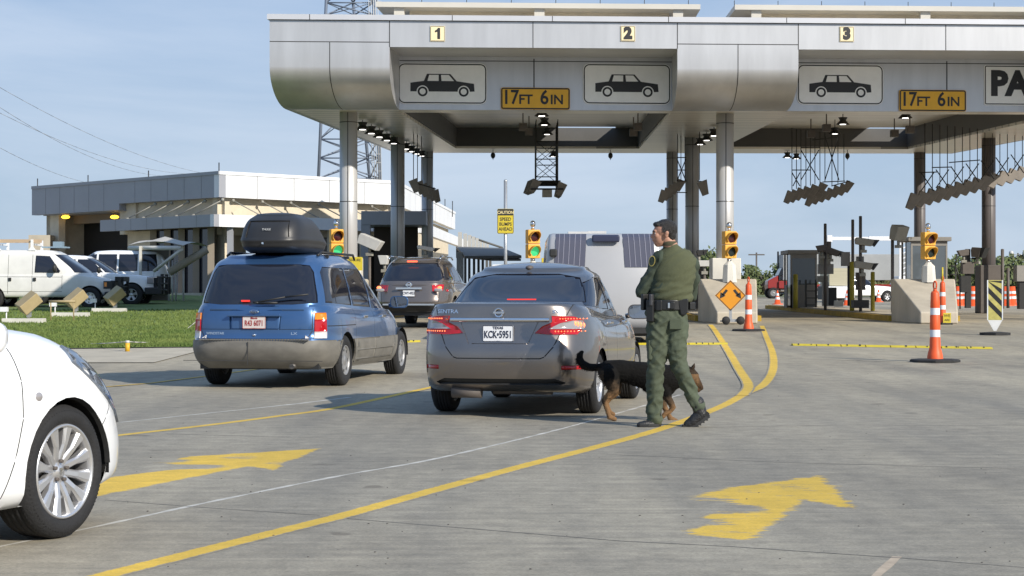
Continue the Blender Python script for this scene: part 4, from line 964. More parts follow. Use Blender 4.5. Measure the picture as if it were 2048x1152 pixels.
for w_ in ([(-.62, 1.20), (.35, 1.18), (.35, 1.60), (-.3, 1.60)], [(.42, 1.18), (1.2, 1.17), (1.2, 1.6), (.42, 1.6)], [(1.27, 1.17), (2.2, 1.15), (1.7, 1.56), (1.27, 1.6)]): car.sides('up', w_, -.004, 'side_window', mglass)
car.arch(0, .38, .43, .97); car.arch(2.9, .38, .43, .97)
for s_ in (1, -1):
    o = car.patch('lo', [('x', (-1, 0, 0), [(s_*1, 1.08), (s_*1, .90), (s_*.70, .92), (s_*.60, 1.03), (s_*.72, 1.08)]), ('y', (0, s_, 0), [(-1.12, .90), (-1.12, 1.08), (-.75, 1.05), (-.85, .92)])], .012, 'tail_lamp', mlensr, thr=.3)
    B().ball((-1.08, s_*.74, .94), .08, 12, (.3, 1.4, .6)).out('clear_lens', mlensw, o); B().ball((-1.065, s_*.775, 1.0), .055, 12, (.35, 1.1, .8)).out('lit_lamp', mledb, o)
    B().tube([(-.45, s_*.66, 1.72), (-.3, s_*.66, 1.80), (1.2, s_*.64, 1.80), (1.35, s_*.64, 1.74)], .022).out('roof_rail', mchrome, car.t)
car.patch('lo', [('x', (-1, 0, 0), [(-1, .30), (1, .30), (1, .60), (-1, .60)])], .01, 'lower_bumper', mdark, thr=.2)
B().box((-1.165, -.66, .56), (-1.14, .66, .60)).out('bumper_strip', mchrome, car.t); B().cb((-1.12, 0, .985), (.03, .66, .045)).out('chrome_bar', mchrome, car.t)
b = B(); b.lathe([(.05, -.01), (.065, -.02), (.075, .01)], 'x', c=(-1.095, 0, 1.07), n=20); b.cb((-1.10, 0, 1.07), (.02, .17, .03)); b.out('round_emblem', mchrome, car.t)
plate(car.t, -1.125, 0, .86, 'CWY•4953', mplt); B().cb((0, 0, 0), (.02, .26, .03)).out('brake_lamp', mledr, car.t, (-.70, 0, 1.665)); car.seam('lo', [(-.78, 1.1), (-.72, .64), (.72, .64), (.78, 1.1)], 'x', (-1, 0, 0), wd=.012)
car.mirror(1.95, .97, 1.18, mchrome, 1.2); car.wheels((0, 2.9), .80, .38, .24, .23, 'five'); car.finish(.3, -.9, 3.5, .8).scale = (1.06, 1.06, 1.06)
# ======== white hatchback front in the foreground
fx, fy = -3.03, 9.57; psi = 22; WBS = 2.65
car = Car('hatchback', 'white car entering the picture in the left foreground, only its front visible', 'car', (fx-WBS*math.sin(R(psi)), fy-WBS*math.cos(R(psi)), 0), psi, mwcar,
    lower=[(0, -.6, WBS+.70, .83), (.08, -.68, WBS+.82, .885), (.3, -.72, WBS+.86, .905), (.5, -.72, WBS+.85, .908), (.7, -.68, WBS+.80, .90), (.86, -.62, WBS+.70, .875), (.95, -.58, WBS+.60, .83), (1, -.55, WBS+.48, .78)],
    zb=[(-.8, .25), (0, .2), (WBS, .19), (WBS+.9, .22)],
    zt=[(-.7, 1.03), (.5, 1.03), (1.7, 1.05), (2.1, 1.04), (WBS, .995), (WBS+.3, .92), (WBS+.55, .805), (WBS+.78, .65)], nr=5, nf=5.5, crown=.07, bow=(.1, .12),
    upper=[(0, -.5, 2.35, .80), (.5, -.2, 1.75, .72), (.85, .05, 1.3, .63), (1, .2, 1.1, .54)], uzb=[(-.6, .93), (2.4, .93)], uzt=[(-.3, 1.40), (.6, 1.48), (1.5, 1.44)], ucrown=.04)
car.patch('up', [('x', (.5, 0, .85), [(-.7, 1.05), (.7, 1.05), (.55, 1.42), (-.55, 1.42)])], -.005, 'windscreen', mglass, thr=.5, lim=lambda p: p.x > .9)
for w_ in ([(-.1, 1.04), (.75, 1.03), (.75, 1.38), (.2, 1.36)], [(.82, 1.03), (1.9, 1.03), (1.45, 1.28), (1.2, 1.38), (.82, 1.38)]): car.sides('up', w_, -.004, 'side_window', mglass)
car.arch(0, .334, .365, .885); car.arch(WBS, .334, .372, .885)
mlamp2 = M('blue_grey_headlamp', (.20, .25, .33), .15, coat=1, metal=.5, var=.5, vs=9, col2=(.05, .06, .08))
for s_ in (1, -1):
    U_ = [(.05, .955), (.26, .90), (.44, .82), (.58, .725), (.67, .62)]; W_ = [(.07, .875), (.24, .775), (.42, .665), (.55, .575), (.62, .535)]
    car.patch('lo', [('y', (0, s_, 0), [(WBS+U_[i][0], U_[i][1]), (WBS+U_[i+1][0], U_[i+1][1]), (WBS+W_[i+1][0], W_[i+1][1]), (WBS+W_[i][0], W_[i][1])]) for i in range(4)], .014, 'headlamp', mlamp2, thr=.02)
    car.seam('lo', [(WBS-.47, 1.0), (WBS-.40, .80), (WBS-.40, .62), (WBS-.46, .42), (WBS-.56, .22)], d=(0, s_, 0), wd=.008)
    car.seam('lo', [(WBS+.45, .655), (WBS+.36, .58), (WBS+.31, .545)], d=(0, s_, 0), wd=.006)
    B().ball((0, 0, 0), .028, 14, (1.15, .35, .85)).out('side_repeater', mlensw, car.t, (WBS-.27, s_*.898, .72))
    b = B(); n = 22
    P0 = [(WBS+.372*math.cos(R(a)), .334+.372*math.sin(R(a))) for a in [2+176*i/n for i in range(n+1)]]
    P1_ = [(WBS+.363*math.cos(R(a)), .334+.363*math.sin(R(a))) for a in [2+176*i/n for i in range(n+1)]]
    for i in range(n): b.poly([(P0[i][0], s_*.872, P0[i][1]), (P0[i+1][0], s_*.872, P0[i+1][1]), (P1_[i+1][0], s_*.846, P1_[i+1][1]), (P1_[i][0], s_*.846, P1_[i][1])])
    b.out('arch_lip', mdark, car.t)
for a, c in (((1.95, .45), (WBS+.02, .50)), ((WBS+.02, .50), (WBS+.35, .55))):
    for s_ in (1, -1): car.seam('lo', [(a[0], s_*(a[1]+.2)), (c[0], s_*(c[1]+.16))], 'z', (0, 0, 1), wd=.008)
car.mirror(1.85, .86, 1.02, mwcar, 1.0)
car.wheels((0, WBS), .755, .334, .225, .238, 'multi', steer=0); car.finish(.19, -.5, WBS+.5, .7)
# ======== white cargo van, white pickup, white SUV on the left
mvanp = M('dusty_white_paint', (.66, .65, .62), .4, coat=.4, var=.1, vs=2)
def arch_car(car, *a):
    for x, z, r, w_ in a: car.arch(x, z, r, w_)
Yv = 67.5; xv = (0-1024)/F*Yv
car = Car('cargo_van', 'dirty white cargo van with ladder rack parked on the lawn at far left', 'van', (xv-.0, Yv, g(xv, Yv)-.05), 90, mvanp,
    lower=[(0, -1.4, 4.15, .93), (.1, -1.45, 4.28, .98), (.4, -1.48, 4.32, 1.0), (.8, -1.47, 4.25, .99), (1, -1.45, 4.05, .96)],
    zb=[(-1.5, .42), (4.4, .42)], zt=[(-1.5, 1.22), (2.6, 1.22), (3.15, 1.20), (3.7, 1.12), (4.3, 1.02)], nr=7, nf=4.5, crown=.05,
    upper=[(0, -1.45, 3.55, .95), (.4, -1.43, 3.1, .915), (.8, -1.38, 2.55, .85), (.95, -1.34, 2.32, .80), (1, -1.30, 2.2, .74)], uzb=[(-1.5, 1.15), (3.6, 1.13)], uzt=[(-1.5, 2.06), (1.8, 2.08), (2.6, 2.02)], unr=8, unf=5, ucrown=.04)
car.patch('up', [('x', (.6, 0, .8), [(-.85, 1.30), (.85, 1.30), (.72, 1.96), (-.72, 1.96)])], -.005, 'windscreen', mglass, thr=.45, lim=lambda p: p.x > 1.9)
car.sides('up', [(1.50, 1.30), (2.38, 1.29), (2.42, 1.36), (2.02, 1.90), (1.53, 1.92)], -.006, 'side_window', mglass)
for s_ in (1, -1):
    for x in (-.55, -.0, .55, 1.42): 
        if abs(x) > .01 or 1: car.seam('lo', [(x, 1.2), (x, .55)], d=(0, s_, 0), wd=.014); car.seam('up', [(x, 1.2), (x, 1.95)], d=(0, s_, 0), wd=.014)
    car.seam('lo', [(2.50, 1.2), (2.50, .72)], d=(0, s_, 0), wd=.014); car.seam('lo', [(-.8, 1.16), (2.5, 1.14)], d=(0, s_, 0), wd=.014); car.seam('lo', [(.0, .62), (2.5, .62)], d=(0, s_, 0), wd=.014)
    for x in (.63, 1.52): B().box((x-.05, s_*1.0-.03, 1.0), (x+.05, s_*1.0+.03, 1.12)).out('door_handle', mdark, car.t)
    b = B(); b.ball((2.28, s_*1.16, 1.45), .17, 12, (.5, .7, 1)); b.cyl((2.3, s_*.95, 1.36), (2.3, s_*1.1, 1.4), .03); b.out('door_mirror', mdark, car.t)
car.arch(0, .40, .44, .995); car.arch(3.5, .40, .44, .995)
b = B(); b.box((4.18, -.72, .58), (4.36, .72, 1.02)); b.out('grille', mdark, car.t, bevel=.03); B().box((4.02, -1.0, .40), (4.46, 1.0, .62)).out('front_bumper', mdark, car.t, bevel=.05)
for s_ in (1, -1): B().box((4.0, s_*1.012-.012, .72), (4.30, s_*1.012+.012, 1.0)).out('headlamp_surround', mdark, car.t)
for s_ in (1, -1): B().box((4.03, s_*1.027-.006, .80), (4.12, s_*1.027+.006, .95)).out('headlamp', mlensa, car.t)
b = B(); b.box((4.46, -.72, .45), (4.56, -.66, 1.12)).box((4.46, .66, .45), (4.56, .72, 1.12)).tube([(4.5, -.7, 1.1), (4.5, .7, 1.1)], .04).tube([(4.5, -.7, .8), (4.5, .7, .8)], .03); b.box((4.30, -.5, .99), (4.62, .5, 1.16)); b.out('grille_guard', mdark, car.t)
b = B()
for x in (-1.1, .1, 1.35): b.box((x-.04, -.75, 2.10), (x+.04, -.65, 2.50)); b.box((x-.04, .65, 2.10), (x+.04, .75, 2.50)); b.box((x-.03, -.74, 2.30), (x+.03, .74, 2.35)); b.prism([(x-.14, 2.10), (x+.14, 2.10), (x+.03, 2.24), (x-.03, 2.24)], -.76, -.64, 'y')
b.out('ladder_rack', mwhitep, car.t)
car.wheels((0, 3.5), .90, .385, .24, .21, 'cover', malloy); vvan = car.finish(.42, -1.3, 4.1, .9)
ld = thing('ladder', 'tan ladder lying on the rack of the white cargo van', 'ladder', Vector((xv, Yv, g(xv, Yv)+2.34))); b = B()
for y in (-.62, -.3): b.box((-1.6, y-.02, 0), (1.6, y+.02, .12))
for i in range(10): b.box((-1.5+i*.32, -.6, .04), (-1.46+i*.32, -.32, .08))
b.out('ladder_rails', M('tan_fibreglass', (.45, .33, .22), .6), ld)
b = B(); b.box((0, 0, 0), (.9, .03, .05)).box((0, .5, 0), (.9, .53, .05)).cb((.55, .25, .12), (.34, .3, .22)); o = b.out('roof_equipment', M('blue_grey_box', (.2, .28, .35), .5), None, (xv+1.6, Yv-.3, g(xv, Yv)+2.16)); tag(o, 'blue-grey equipment box on the roof of the white cargo van', 'equipment')
def truck(name, label, x, Y, L, paint, guard, yaw=90, cab=(1.3, 2.75), H=1.95, ub=None, bar=False):
    car = Car(name, label, 'pickup' if 'pickup' in name else 'SUV', (x, Y, g(x, Y)-.05), yaw, paint,
        lower=[(0, -1.1, 4.35, .92), (.1, -1.15, 4.45, .98), (.4, -1.18, 4.5, 1.0), (.8, -1.17, 4.45, .99), (1, -1.15, 4.35, .95)],
        zb=[(-1.2, .5), (4.6, .48)], zt=[(-1.2, 1.25), (2.7, 1.22), (3.4, 1.18), (4.5, 1.10)], nr=8, nf=6, crown=.04,
        upper=[(0, cab[0]-.25, cab[1]+.45, .93), (.4, cab[0]-.1, cab[1]+.05, .88), (.85, cab[0]+.1, cab[1]-.45, .78), (1, cab[0]+.3, cab[1]-.7, .68)], uzb=[(-1.2, 1.15), (4, 1.15)], uzt=[(-1, H-.06), (1, H), (2, H-.04)], unr=6, unf=4, ucrown=.03)
    car.patch('up', [('x', (.6, 0, .8), [(-.8, 1.27), (.8, 1.27), (.66, H-.08), (-.66, H-.08)])], -.005, 'windscreen', mglass, thr=.4, lim=lambda p: p.x > cab[1]-.8)
    x0, x1 = cab; n = max(1, round((x1-x0)/1.0)); 
    for i in range(n):
        a = lerp(x0+.1, x1-.1, i/n)+.04; c = lerp(x0+.1, x1-.1, (i+1)/n)-.04; tp = min(c, x1-.55) if i == n-1 else c
        car.sides('up', [(a, 1.28), (c+(.1 if i == n-1 else 0), 1.27), (tp, H-.12), (a+(.12 if i == 0 else 0), H-.12)], -.005, 'side_window', mglass)
    car.arch(0, .42, .48, .995); car.arch(3.6, .42, .48, .995)
    for s_ in (1, -1):
        B().box((4.20, s_*1.0-.02, .84), (4.46, s_*1.0+.02, 1.10)).out('headlamp', mlensw, car.t, bevel=.02)
        car.seam('lo', [(cab[0]+.3, 1.2), (cab[0]+.3, .55)], d=(0, s_, 0), wd=.014); car.seam('lo', [(cab[1]-.1, 1.2), (cab[1]-.1, .6)], d=(0, s_, 0), wd=.014)
        b = B(); b.ball((cab[1]-.15, s_*1.15, 1.36), .15, 12, (.5, .7, .9)); b.out('door_mirror', mdark, car.t)
    b = B(); b.box((4.32, -.75, .62), (4.52, .75, 1.08)); b.out('grille', mdark, car.t, bevel=.02); B().box((4.1, -1.0, .42), (4.65, 1.0, .70)).out('front_bumper', mdark, car.t, bevel=.04)
    if guard:
        b = B()
        for y in (-.98, -.45, .45, .98): b.box((4.62, y-.04, .45), (4.74, y+.04, 1.22 if abs(y) < .9 else 1.12))
        for z in (.6, .85, 1.1): b.tube([(4.6, -1.0, z), (4.7, -.45, z), (4.7, .45, z), (4.6, 1.0, z)], .035)
        b.out('grille_guard', mdark, car.t)
    if bar: B().box((cab[0]+.5, -.5, H+.02), (cab[0]+.75, .5, H+.12)).out('light_bar', mdark, car.t, bevel=.03)
    car.wheels((0, 3.6), .88, .42, .26, .23, 'five'); return car.finish(.45, -1, 4.2, .88)
Yq = 71.5; truck('pickup_truck', 'white pickup truck with black grille guard parked behind the cargo van', (330-1024)/F*Yq-4.7, Yq, 5.8, mwcar, True, cab=(.4, 2.55), H=1.90)
Yq = 77; truck('parked_suv', 'white SUV with dark windows parked behind the white pickup and the shade canopy', (283-1024)/F*Yq, Yq, 5, mwcar, False, yaw=270, cab=(-1.0, 2.6), H=2.10, bar=True)
# ======== trailer in lane two
Yt = 38.6; xt = (1210-1024)/F*Yt
tr = thing('camper_trailer', 'tall light grey camper trailer with dark ribbed stripes ahead of the sedan', 'trailer', (xt, Yt, g(xt, Yt)), 0)
mtr = M('grey_fibreglass', (.34, .345, .36), .35, coat=.5, var=.04, vs=1); mtrd = M('dark_blue_grey_stripe', (.065, .068, .10), .4); mtrl = M('stripe_line', (.20, .20, .25), .4)
HT = 2.5-g(xt, Yt)
# rear face leans forward toward the roof: profile (y, z)
prof = [(.06, .34), (.0, .55), (.0, 1.1), (.05, 1.55), (.14, 2.0), (.22, HT-.10), (.34, HT-.02), (.6, HT), (4.0, HT-.03), (4.3, HT-.3), (4.4, .9), (4.35, .34)]
def trx(s, z):
    return s*(1.27-(.0 if z < .9 else .10*((z-.9)/(HT-.9))**1.5))
b = B(); n = len(prof); cols = []
xsn = [-1, -.985, -.93, .0, .93, .985, 1]
for j, s_ in enumerate(xsn):
    inn = {0: .10, 1: .035, 2: 0, 3: 0, 4: 0, 5: .035, 6: .10}[j]
    cols.append([b.V((trx(s_, z), lerp(y, 2.2, inn*.55), lerp(z, 1.3, inn*.55))) for y, z in prof])
for A, C in zip(cols, cols[1:]):
    for i in range(n): b.bm.faces.new((A[i], C[i], C[(i+1)%n], A[(i+1)%n])).smooth = True
b.bm.faces.new(cols[0]); b.bm.faces.new(cols[-1])
b.out('body', mtr, tr)
def ry(z): return crv([(.34, .06), (.55, 0), (1.1, 0), (1.55, .05), (2.0, .14), (HT-.10, .22), (HT-.02, .34)], z)
for sx in (-1, 1):
    b = B(); ln = B(); zs = [lerp(1.62, HT-.015, i/10) for i in range(11)]
    def xx(k, z): return sx*lerp(lerp(.40, 1.16, k), lerp(.53, 1.03, k), 0)+0*z if False else sx*lerp(.42, 1.06, k)-(sx*.05)*(z-1.62)*(-1 if sx > 0 else 1)*0+sx*(-.06)*(z-1.62)
    for z0, z1 in zip(zs, zs[1:]): b.poly([(xx(0, z0), ry(z0)-.008, z0), (xx(1, z0), ry(z0)-.008, z0), (xx(1, z1), ry(z1)-.008, z1), (xx(0, z1), ry(z1)-.008, z1)])
    for k in (.18, .36, .54, .72, .88):
        for z0, z1 in zip(zs, zs[1:]): ln.poly([(xx(k-.012, z0), ry(z0)-.014, z0+.005), (xx(k+.012, z0), ry(z0)-.014, z0+.005), (xx(k+.012, z1), ry(z1)-.014, z1+.005), (xx(k-.012, z1), ry(z1)-.014, z1+.005)])
    o = b.out('ribbed_stripe', mtrd, tr); ln.out('stripe_lines', mtrl, o)
B().cb((.02, .10, HT-.12), (.58, .12, .16)).out('rear_camera_box', M('navy_plastic', (.03, .035, .07), .3), tr, bevel=.04)
B().cb((-1.08, .05, HT-.42), (.16, .16, .16)).out('marker_lamp', mdark, tr, bevel=.03)
b = B(); b.box((-1.2, .05, .18), (1.2, 4.2, .36)); b.box((-1.25, -.06, .24), (1.25, .05, .36)); b.out('chassis', mdark, tr)
B().cb((-.5, .8, HT+.02), (.5, .3, .05)).cb((-.1, 1.6, HT+.02), (.4, .4, .12)).out('roof_vent', mgrayl, tr)
w0 = make_wheel(.36, .2, .2, 'cover', mcover); w0.parent = tr; w0.location = (1.12, 2.2, .36); w0.rotation_euler = (0, 0, R(90))
w1 = dup(w0, (-1.12, 2.2, .36)); w1.rotation_euler = (0, 0, -R(90))
# ---------------------------------------------------------------- inspection building on the left
def quadwall(b, p0, p1, z0, z1, th, nrm):
    """wall slab between ground points p0,p1, thickness th away from the outward normal"""
    p0, p1 = Vector(p0), Vector(p1); n = Vector((*nrm, 0))*-th
    P = [(p0.x, p0.y), (p1.x, p1.y), (p1.x+n.x, p1.y+n.y), (p0.x+n.x, p0.y+n.y)]
    b.prism(P, z0, z1, 'z')
Q0, Q1, Q2, Q3 = Vector((-26.4, 101.7, 0)), Vector((-14.1, 89, 0)), Vector((-6.0, 96.9, 0)), Vector((-4.1, 133.5, 0))
def dirn(a, c): d = (c-a).normalized(); return d, Vector((d.y, -d.x, 0))
bld = thing('border_station_building', 'low white panelled building with shade-grey left faces and beige walls left of the canopy', 'building', (-14.1, 95, 1.2))
off = Vector(bld.location); bxf = lambda p: Vector(p)-off
GB = 1.15
d01, n01 = dirn(Q0, Q1); d12, n12 = dirn(Q1, Q2); d23, n23 = dirn(Q2, Q3)
def seg(name, a, c, nrm, z0, z1, mat, out=0, th=.4, zc=None):
    b = B(bxf); quadwall(b, a+nrm*out, c+nrm*out, z0, z1, th, (nrm.x, nrm.y)); return b.out(name, mat, bld)
TOP = 6.98
Qm = Q0.lerp(Q1, .50)
# upper fascia: deeper over the garage bay
seg('fascia', Q0, Qm, n01, 5.55, TOP, mgreyshade); seg('fascia', Qm, Q1, n01, 5.88, TOP, mgreyshade); seg('fascia', Q1, Q2, n12, 5.88, TOP, mwhitep); seg('fascia', Q2, Q3, n23, 5.88, TOP, mwhitep)  # same cladding: left faces coloured grey for their shade, right ones white
for a, c, n_, m in ((Q0, Q1, n01, mgreyshade), (Q1, Q2, n12, mwhitep), (Q2, Q3, n23, mwhitep)): seg('roof_coping', a, c, n_, TOP, TOP+.16, m, out=.04, th=.5)  # left coping takes the shaded grey too
b = B(bxf); b.prism([(p.x, p.y) for p in (Q0-n01*.3, Q1-n01*.3, Q2-n12*.3, Q3, Vector((-9, 134, 0)), Q0-n01*20)], TOP-.5, TOP-.3, 'z'); b.out('flat_roof', mgreyshade, bld)
# walls
seg('wall', Qm, Q1-d01*.3, n01, GB, 5.88, mstucco, out=-.55); seg('wall', Q1+d12*.3-n12*0, Q2, n12, 4.1, 5.88, mstucco, out=-.55)
seg('wall', Q1+d12*3.2, Q2, n12, GB, 4.1, mstucco, out=-1.2); seg('wall', Q2, Q3, n23, GB, 5.88, mstucco, out=-.5)
seg('wall', Q1+d12*.3, Q1+d12*3.2, n12, GB, 4.3, mstucco, out=-2.2)
seg('corner_column', Q0+d01*.7, Q0+d01*2.0, n01, GB, 5.6, mstucco, out=-.5)
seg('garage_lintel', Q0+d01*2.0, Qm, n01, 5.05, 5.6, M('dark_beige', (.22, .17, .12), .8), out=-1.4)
seg('unlit_bay_wall', Q0+d01*.7, Qm+d01*.2, n01, GB, 5.5, M('unlit_bay', (.03, .028, .026), .9), out=-2.6)  # near-black colour stands for the shade inside the open bay
b = B(bxf); b.prism([(p.x, p.y) for p in (Q0+d01*.7-n01*.5, Q0+d01*1.1-n01*.5, Q0+d01*1.1-n01*4.5, Q0+d01*.7-n01*4.5)], GB, 5.5, 'z'); b.out('bay_side_wall', mstucco, bld)
seg('garage_jamb', Qm, Qm+d01*.4, n01, GB, 5.5, M('pale_jamb', (.35, .28, .21), .8), out=-.5, th=2.2)
b = B(bxf); b.prism([(p.x, p.y) for p in (Q0+d01*.7-n01*.3, Qm-n01*.3, Qm-n01*2.6, Q0+d01*.7-n01*2.6)], 5.5, 5.56, 'z'); b.out('bay_ceiling', mgreyshade, bld)
myl = M('lit_yellow_lamp', (1, .6, .05), .4, emit=(1, .55, .04), es=3)
for px in (131, 229):
    k = (px-65)/(437-65); Yq_ = 1/(lerp(1/101.7, 1/89, k)); p = at(px, 434, Yq_+.9); B(bxf).ball(p, .2, 14, (1.15, .6, .5)).out('yellow_lamp', myl, bld)
b = B(bxf); b.prism([(p.x, p.y) for p in (Qm-d01*.6-n01*.42, Qm+d01*.9-n01*.42, Qm+d01*.9-n01*3, Qm-d01*.6-n01*3)], 4.3, 5.92, 'z'); b.out('wall_return', mstucco, bld)
# lower awning band wrapped round the corner
A0 = Qm-d01*.2; Lc = Q1+n01*.0
o_ = 1.0
C1 = Q1+n01*o_+n12*o_
b = B(bxf); quadwall(b, A0+n01*o_, C1, 4.42, 5.0, .3, (n01.x, n01.y)); b.out('awning_fascia', mgreyshade, bld)  # shade of the left face is put into this grey
b = B(bxf); quadwall(b, C1, Q2+n12*o_+d12*.6, 4.42, 5.0, .3, (n12.x, n12.y)); b.out('awning_fascia', mwhitep, bld)
b = B(bxf); quadwall(b, Q2+n12*o_+d12*.6+n23*.2, Q3+n23*1.0, 4.42, 5.0, .3, (n23.x, n23.y)); b.out('awning_fascia', mwhitep, bld)
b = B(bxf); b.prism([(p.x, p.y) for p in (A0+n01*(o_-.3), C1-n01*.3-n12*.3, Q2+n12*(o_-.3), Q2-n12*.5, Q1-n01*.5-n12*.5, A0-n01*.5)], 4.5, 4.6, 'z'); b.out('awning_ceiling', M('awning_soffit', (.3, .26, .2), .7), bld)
# glazed entrance and frames under the awning
sg = B(bxf); quadwall(sg, Qm+d01*3.0, Q1-d01*.5, GB, 4.4, .1, (n01.x, n01.y)); sg.out('entrance_glass', mglass, bld)
seg('entrance_wall', Qm+d01*.5, Qm+d01*3.2, n01, GB, 4.42, mstucco, out=-.2)
for k in range(5):
    p = Qm+d01*(3.3+k*1.25)+n01*.06; b = B(bxf); b.box((p.x-.16, p.y-.16, GB), (p.x+.16, p.y+.16, 4.42)); b.out('mullion', M('dull_mullion', (.27, .23, .18), .8), bld)
for k in (.2, 2.2, 4.4, 6.3, 8.4, 10.6):
    p = Q1+d12*k+n12*.65; b = B(bxf); b.box((p.x-.14, p.y-.14, GB), (p.x+.14, p.y+.14, 4.42)); b.out('awning_post', mgreyshade if k == .2 else mstucco, bld)
sg = B(bxf); quadwall(sg, Q1+d12*3.4-n12*1.17, Q2-n12*1.17, GB+.3, 4.3, .02, (n12.x, n12.y)); sg.out('side_glass', M('dim_window', (.035, .03, .025), .15), bld)
# struts and brackets over the awning
def strut(p, q):
    b = B(bxf); b.cyl(p, q, .03, n=6); b.ball(p, .09, 8); b.cb(q, (.12, .12, .08)); b.out('awning_strut', mbox, bld)
for k in range(5):
    a = Qm+d01*(3.2+k*1.45); strut(a+Vector((0, 0, 5.75))+n01*-.1, a-d01*1.1+n01*.8+Vector((0, 0, 5.03)))
for k in range(6):
    a = Q1+d12*(.9+k*1.75); strut(a+Vector((0, 0, 5.75))+n12*-.1, a+d12*1.0+n12*.8+Vector((0, 0, 5.03)))
# panel joints
b = B(bxf)
def vj(a, c, nrm, n, z0, z1, o2=0):
    for k in range(1, n):
        p = a.lerp(c, k/n)+nrm*(o2+.004); t_ = (c-a).normalized()*.02
        b.poly([(p.x-t_.x, p.y-t_.y, z0), (p.x+t_.x, p.y+t_.y, z0), (p.x+t_.x, p.y+t_.y, z1), (p.x-t_.x, p.y-t_.y, z1)])
vj(Q0, Qm, n01, 6, 5.55, TOP); vj(Qm, Q1, n01, 6, 5.88, TOP); vj(Q1, Q2, n12, 5, 5.88, TOP); vj(Q2, Q3, n23, 12, 5.88, TOP)
vj(A0+n01*o_, C1, n01, 7, 4.42, 5.0); vj(C1, Q2+n12*o_, n12, 5, 4.42, 5.0)
b.out('panel_joints', M('joint_grey', (.2, .2, .21), .7), bld, fix=False)
for px, y0, y1 in ((75, 375, 357), (176, 366, 350), (297, 356, 341), (438, 347, 325), (905, 425, 402), (890, 415, 398)):
    Yd = 1/lerp(1/101.7, 1/89, max(0, min(1, (px-65)/372))) if px < 500 else 128
    p = at(px, y0, Yd+.3); q = at(px, y1, Yd+.3); b = B(bxf); b.cyl(p-Vector((0, 0, .3)), q, .03, n=5); b.out('lightning_rod', mdark, bld)
p = at(57, 470, 100); q = at(100, 470, 100); B(bxf).box((p.x, 100, GB-.3), (q.x, 101, p.z)).out('block_wall', mconc, bld)
kerb = B(); quadwall(kerb, Q0+n01*2.4-d01*0, Q1+n01*2.4+n12*2, 1.0, GB+.12, .3, (n01.x, n01.y)); o = kerb.out('kerb', mconc); kind(o, 'structure')
# grey entrance portal in front of the right wing
pt = thing('entrance_portal', 'dark grey box framed entrance portal beside the building, behind the left columns', 'portal', (-6.5, 86, g(-6.5, 86))); po = Vector(pt.location)
pxf = lambda p: Vector(p)-po
x0, x1 = at(722, 430, 86).x, at(852, 430, 86).x; zt_, zb_ = at(0, 422, 86).z, at(0, 450, 86).z
B(pxf).box((x0, 86, zb_), (x1, 90, zt_)).out('beam', mgreyshade, pt, bevel=.03); B(pxf).box((x0-.0, 86.01, g(-7, 86)), (x0+.42, 86.5, zb_)).box((x1-.3, 89, g(-4, 89)), (x1-.02, 89.3, zb_)).out('leg', mgreyshade, pt)
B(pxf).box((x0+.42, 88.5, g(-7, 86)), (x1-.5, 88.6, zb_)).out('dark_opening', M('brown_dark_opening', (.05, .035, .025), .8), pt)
# ---------------------------------------------------------------- lattice tower, poles, wires
tw = thing('lattice_tower', 'tall steel lattice radio tower rising behind the building', 'tower', (-11, 140, 1)); to = Vector(tw.location); txf = lambda p: Vector(p)-to
mtow = M('tower_steel', (.17, .20, .25), .5, metal=.4)
def wp(px, py, Y): return at(px, py, Y)
legs = {'a': ((634, 420), (655, -60), 140), 'b': ((762, 420), (745, -60), 140), 'c': ((745, 420), (700, -60), 144.5)}
def lp_(k, py): (x0, y0), (x1, y1), Y = legs[k]; t = (y0-py)/(y0-y1); return wp(lerp(x0, x1, t), py, Y)
for k in 'abc':
    b = B(txf); b.cyl(lp_(k, 470), lp_(k, -60), .12, n=8); b.out('tower_leg', mtow, tw)
b = B(txf); lv = [-60, 5, 30, 100, 190, 278, 316, 357, 420]
for A_, C_ in (('a', 'b'), ('b', 'c'), ('c', 'a')):
    for i, y in enumerate(lv[:-1]):
        b.cyl(lp_(A_, y), lp_(C_, y), .05, n=5)
        if i % 1 == 0: b.cyl(lp_(A_, y), lp_(C_, lv[i+1]), .06, n=5); b.cyl(lp_(C_, y), lp_(A_, lv[i+1]), .04, n=5)
b.out('bracing', mtow, tw)
b = B(txf)
for i in range(5): b.cyl(wp(746+i*4.5, 420, 139.5), wp(736+i*4.5, -60, 139.5), .03, n=5)
for i in range(26): b.cyl(wp(744, 410-i*17, 139.5), wp(762, 410-i*17, 139.5), .02, n=4)
b.out('cable_ladder', mgrayl, tw)
wires = thing('power_lines', 'thin dark power lines crossing the sky at the left', 'power line', (-40, 200, 30)); wo_ = Vector(wires.location)
for (a, c, s_) in (((-60, 140), (470, 355), .10), ((-60, 175), (330, 352), .09), ((-60, 262), (230, 372), .06), ((-60, 195), (400, 348), .09)):
    p, q = at(*a, 150), at(*c, 260); P = [p.lerp(q, i/24)-Vector((0, 0, 4*s_*i/24*(1-i/24)*18)) for i in range(25)]; B(lambda v: Vector(v)-wo_).tube([tuple(v) for v in P], .022, 4).out('wire', M('wire_grey', (.25, .27, .3), .6), wires)
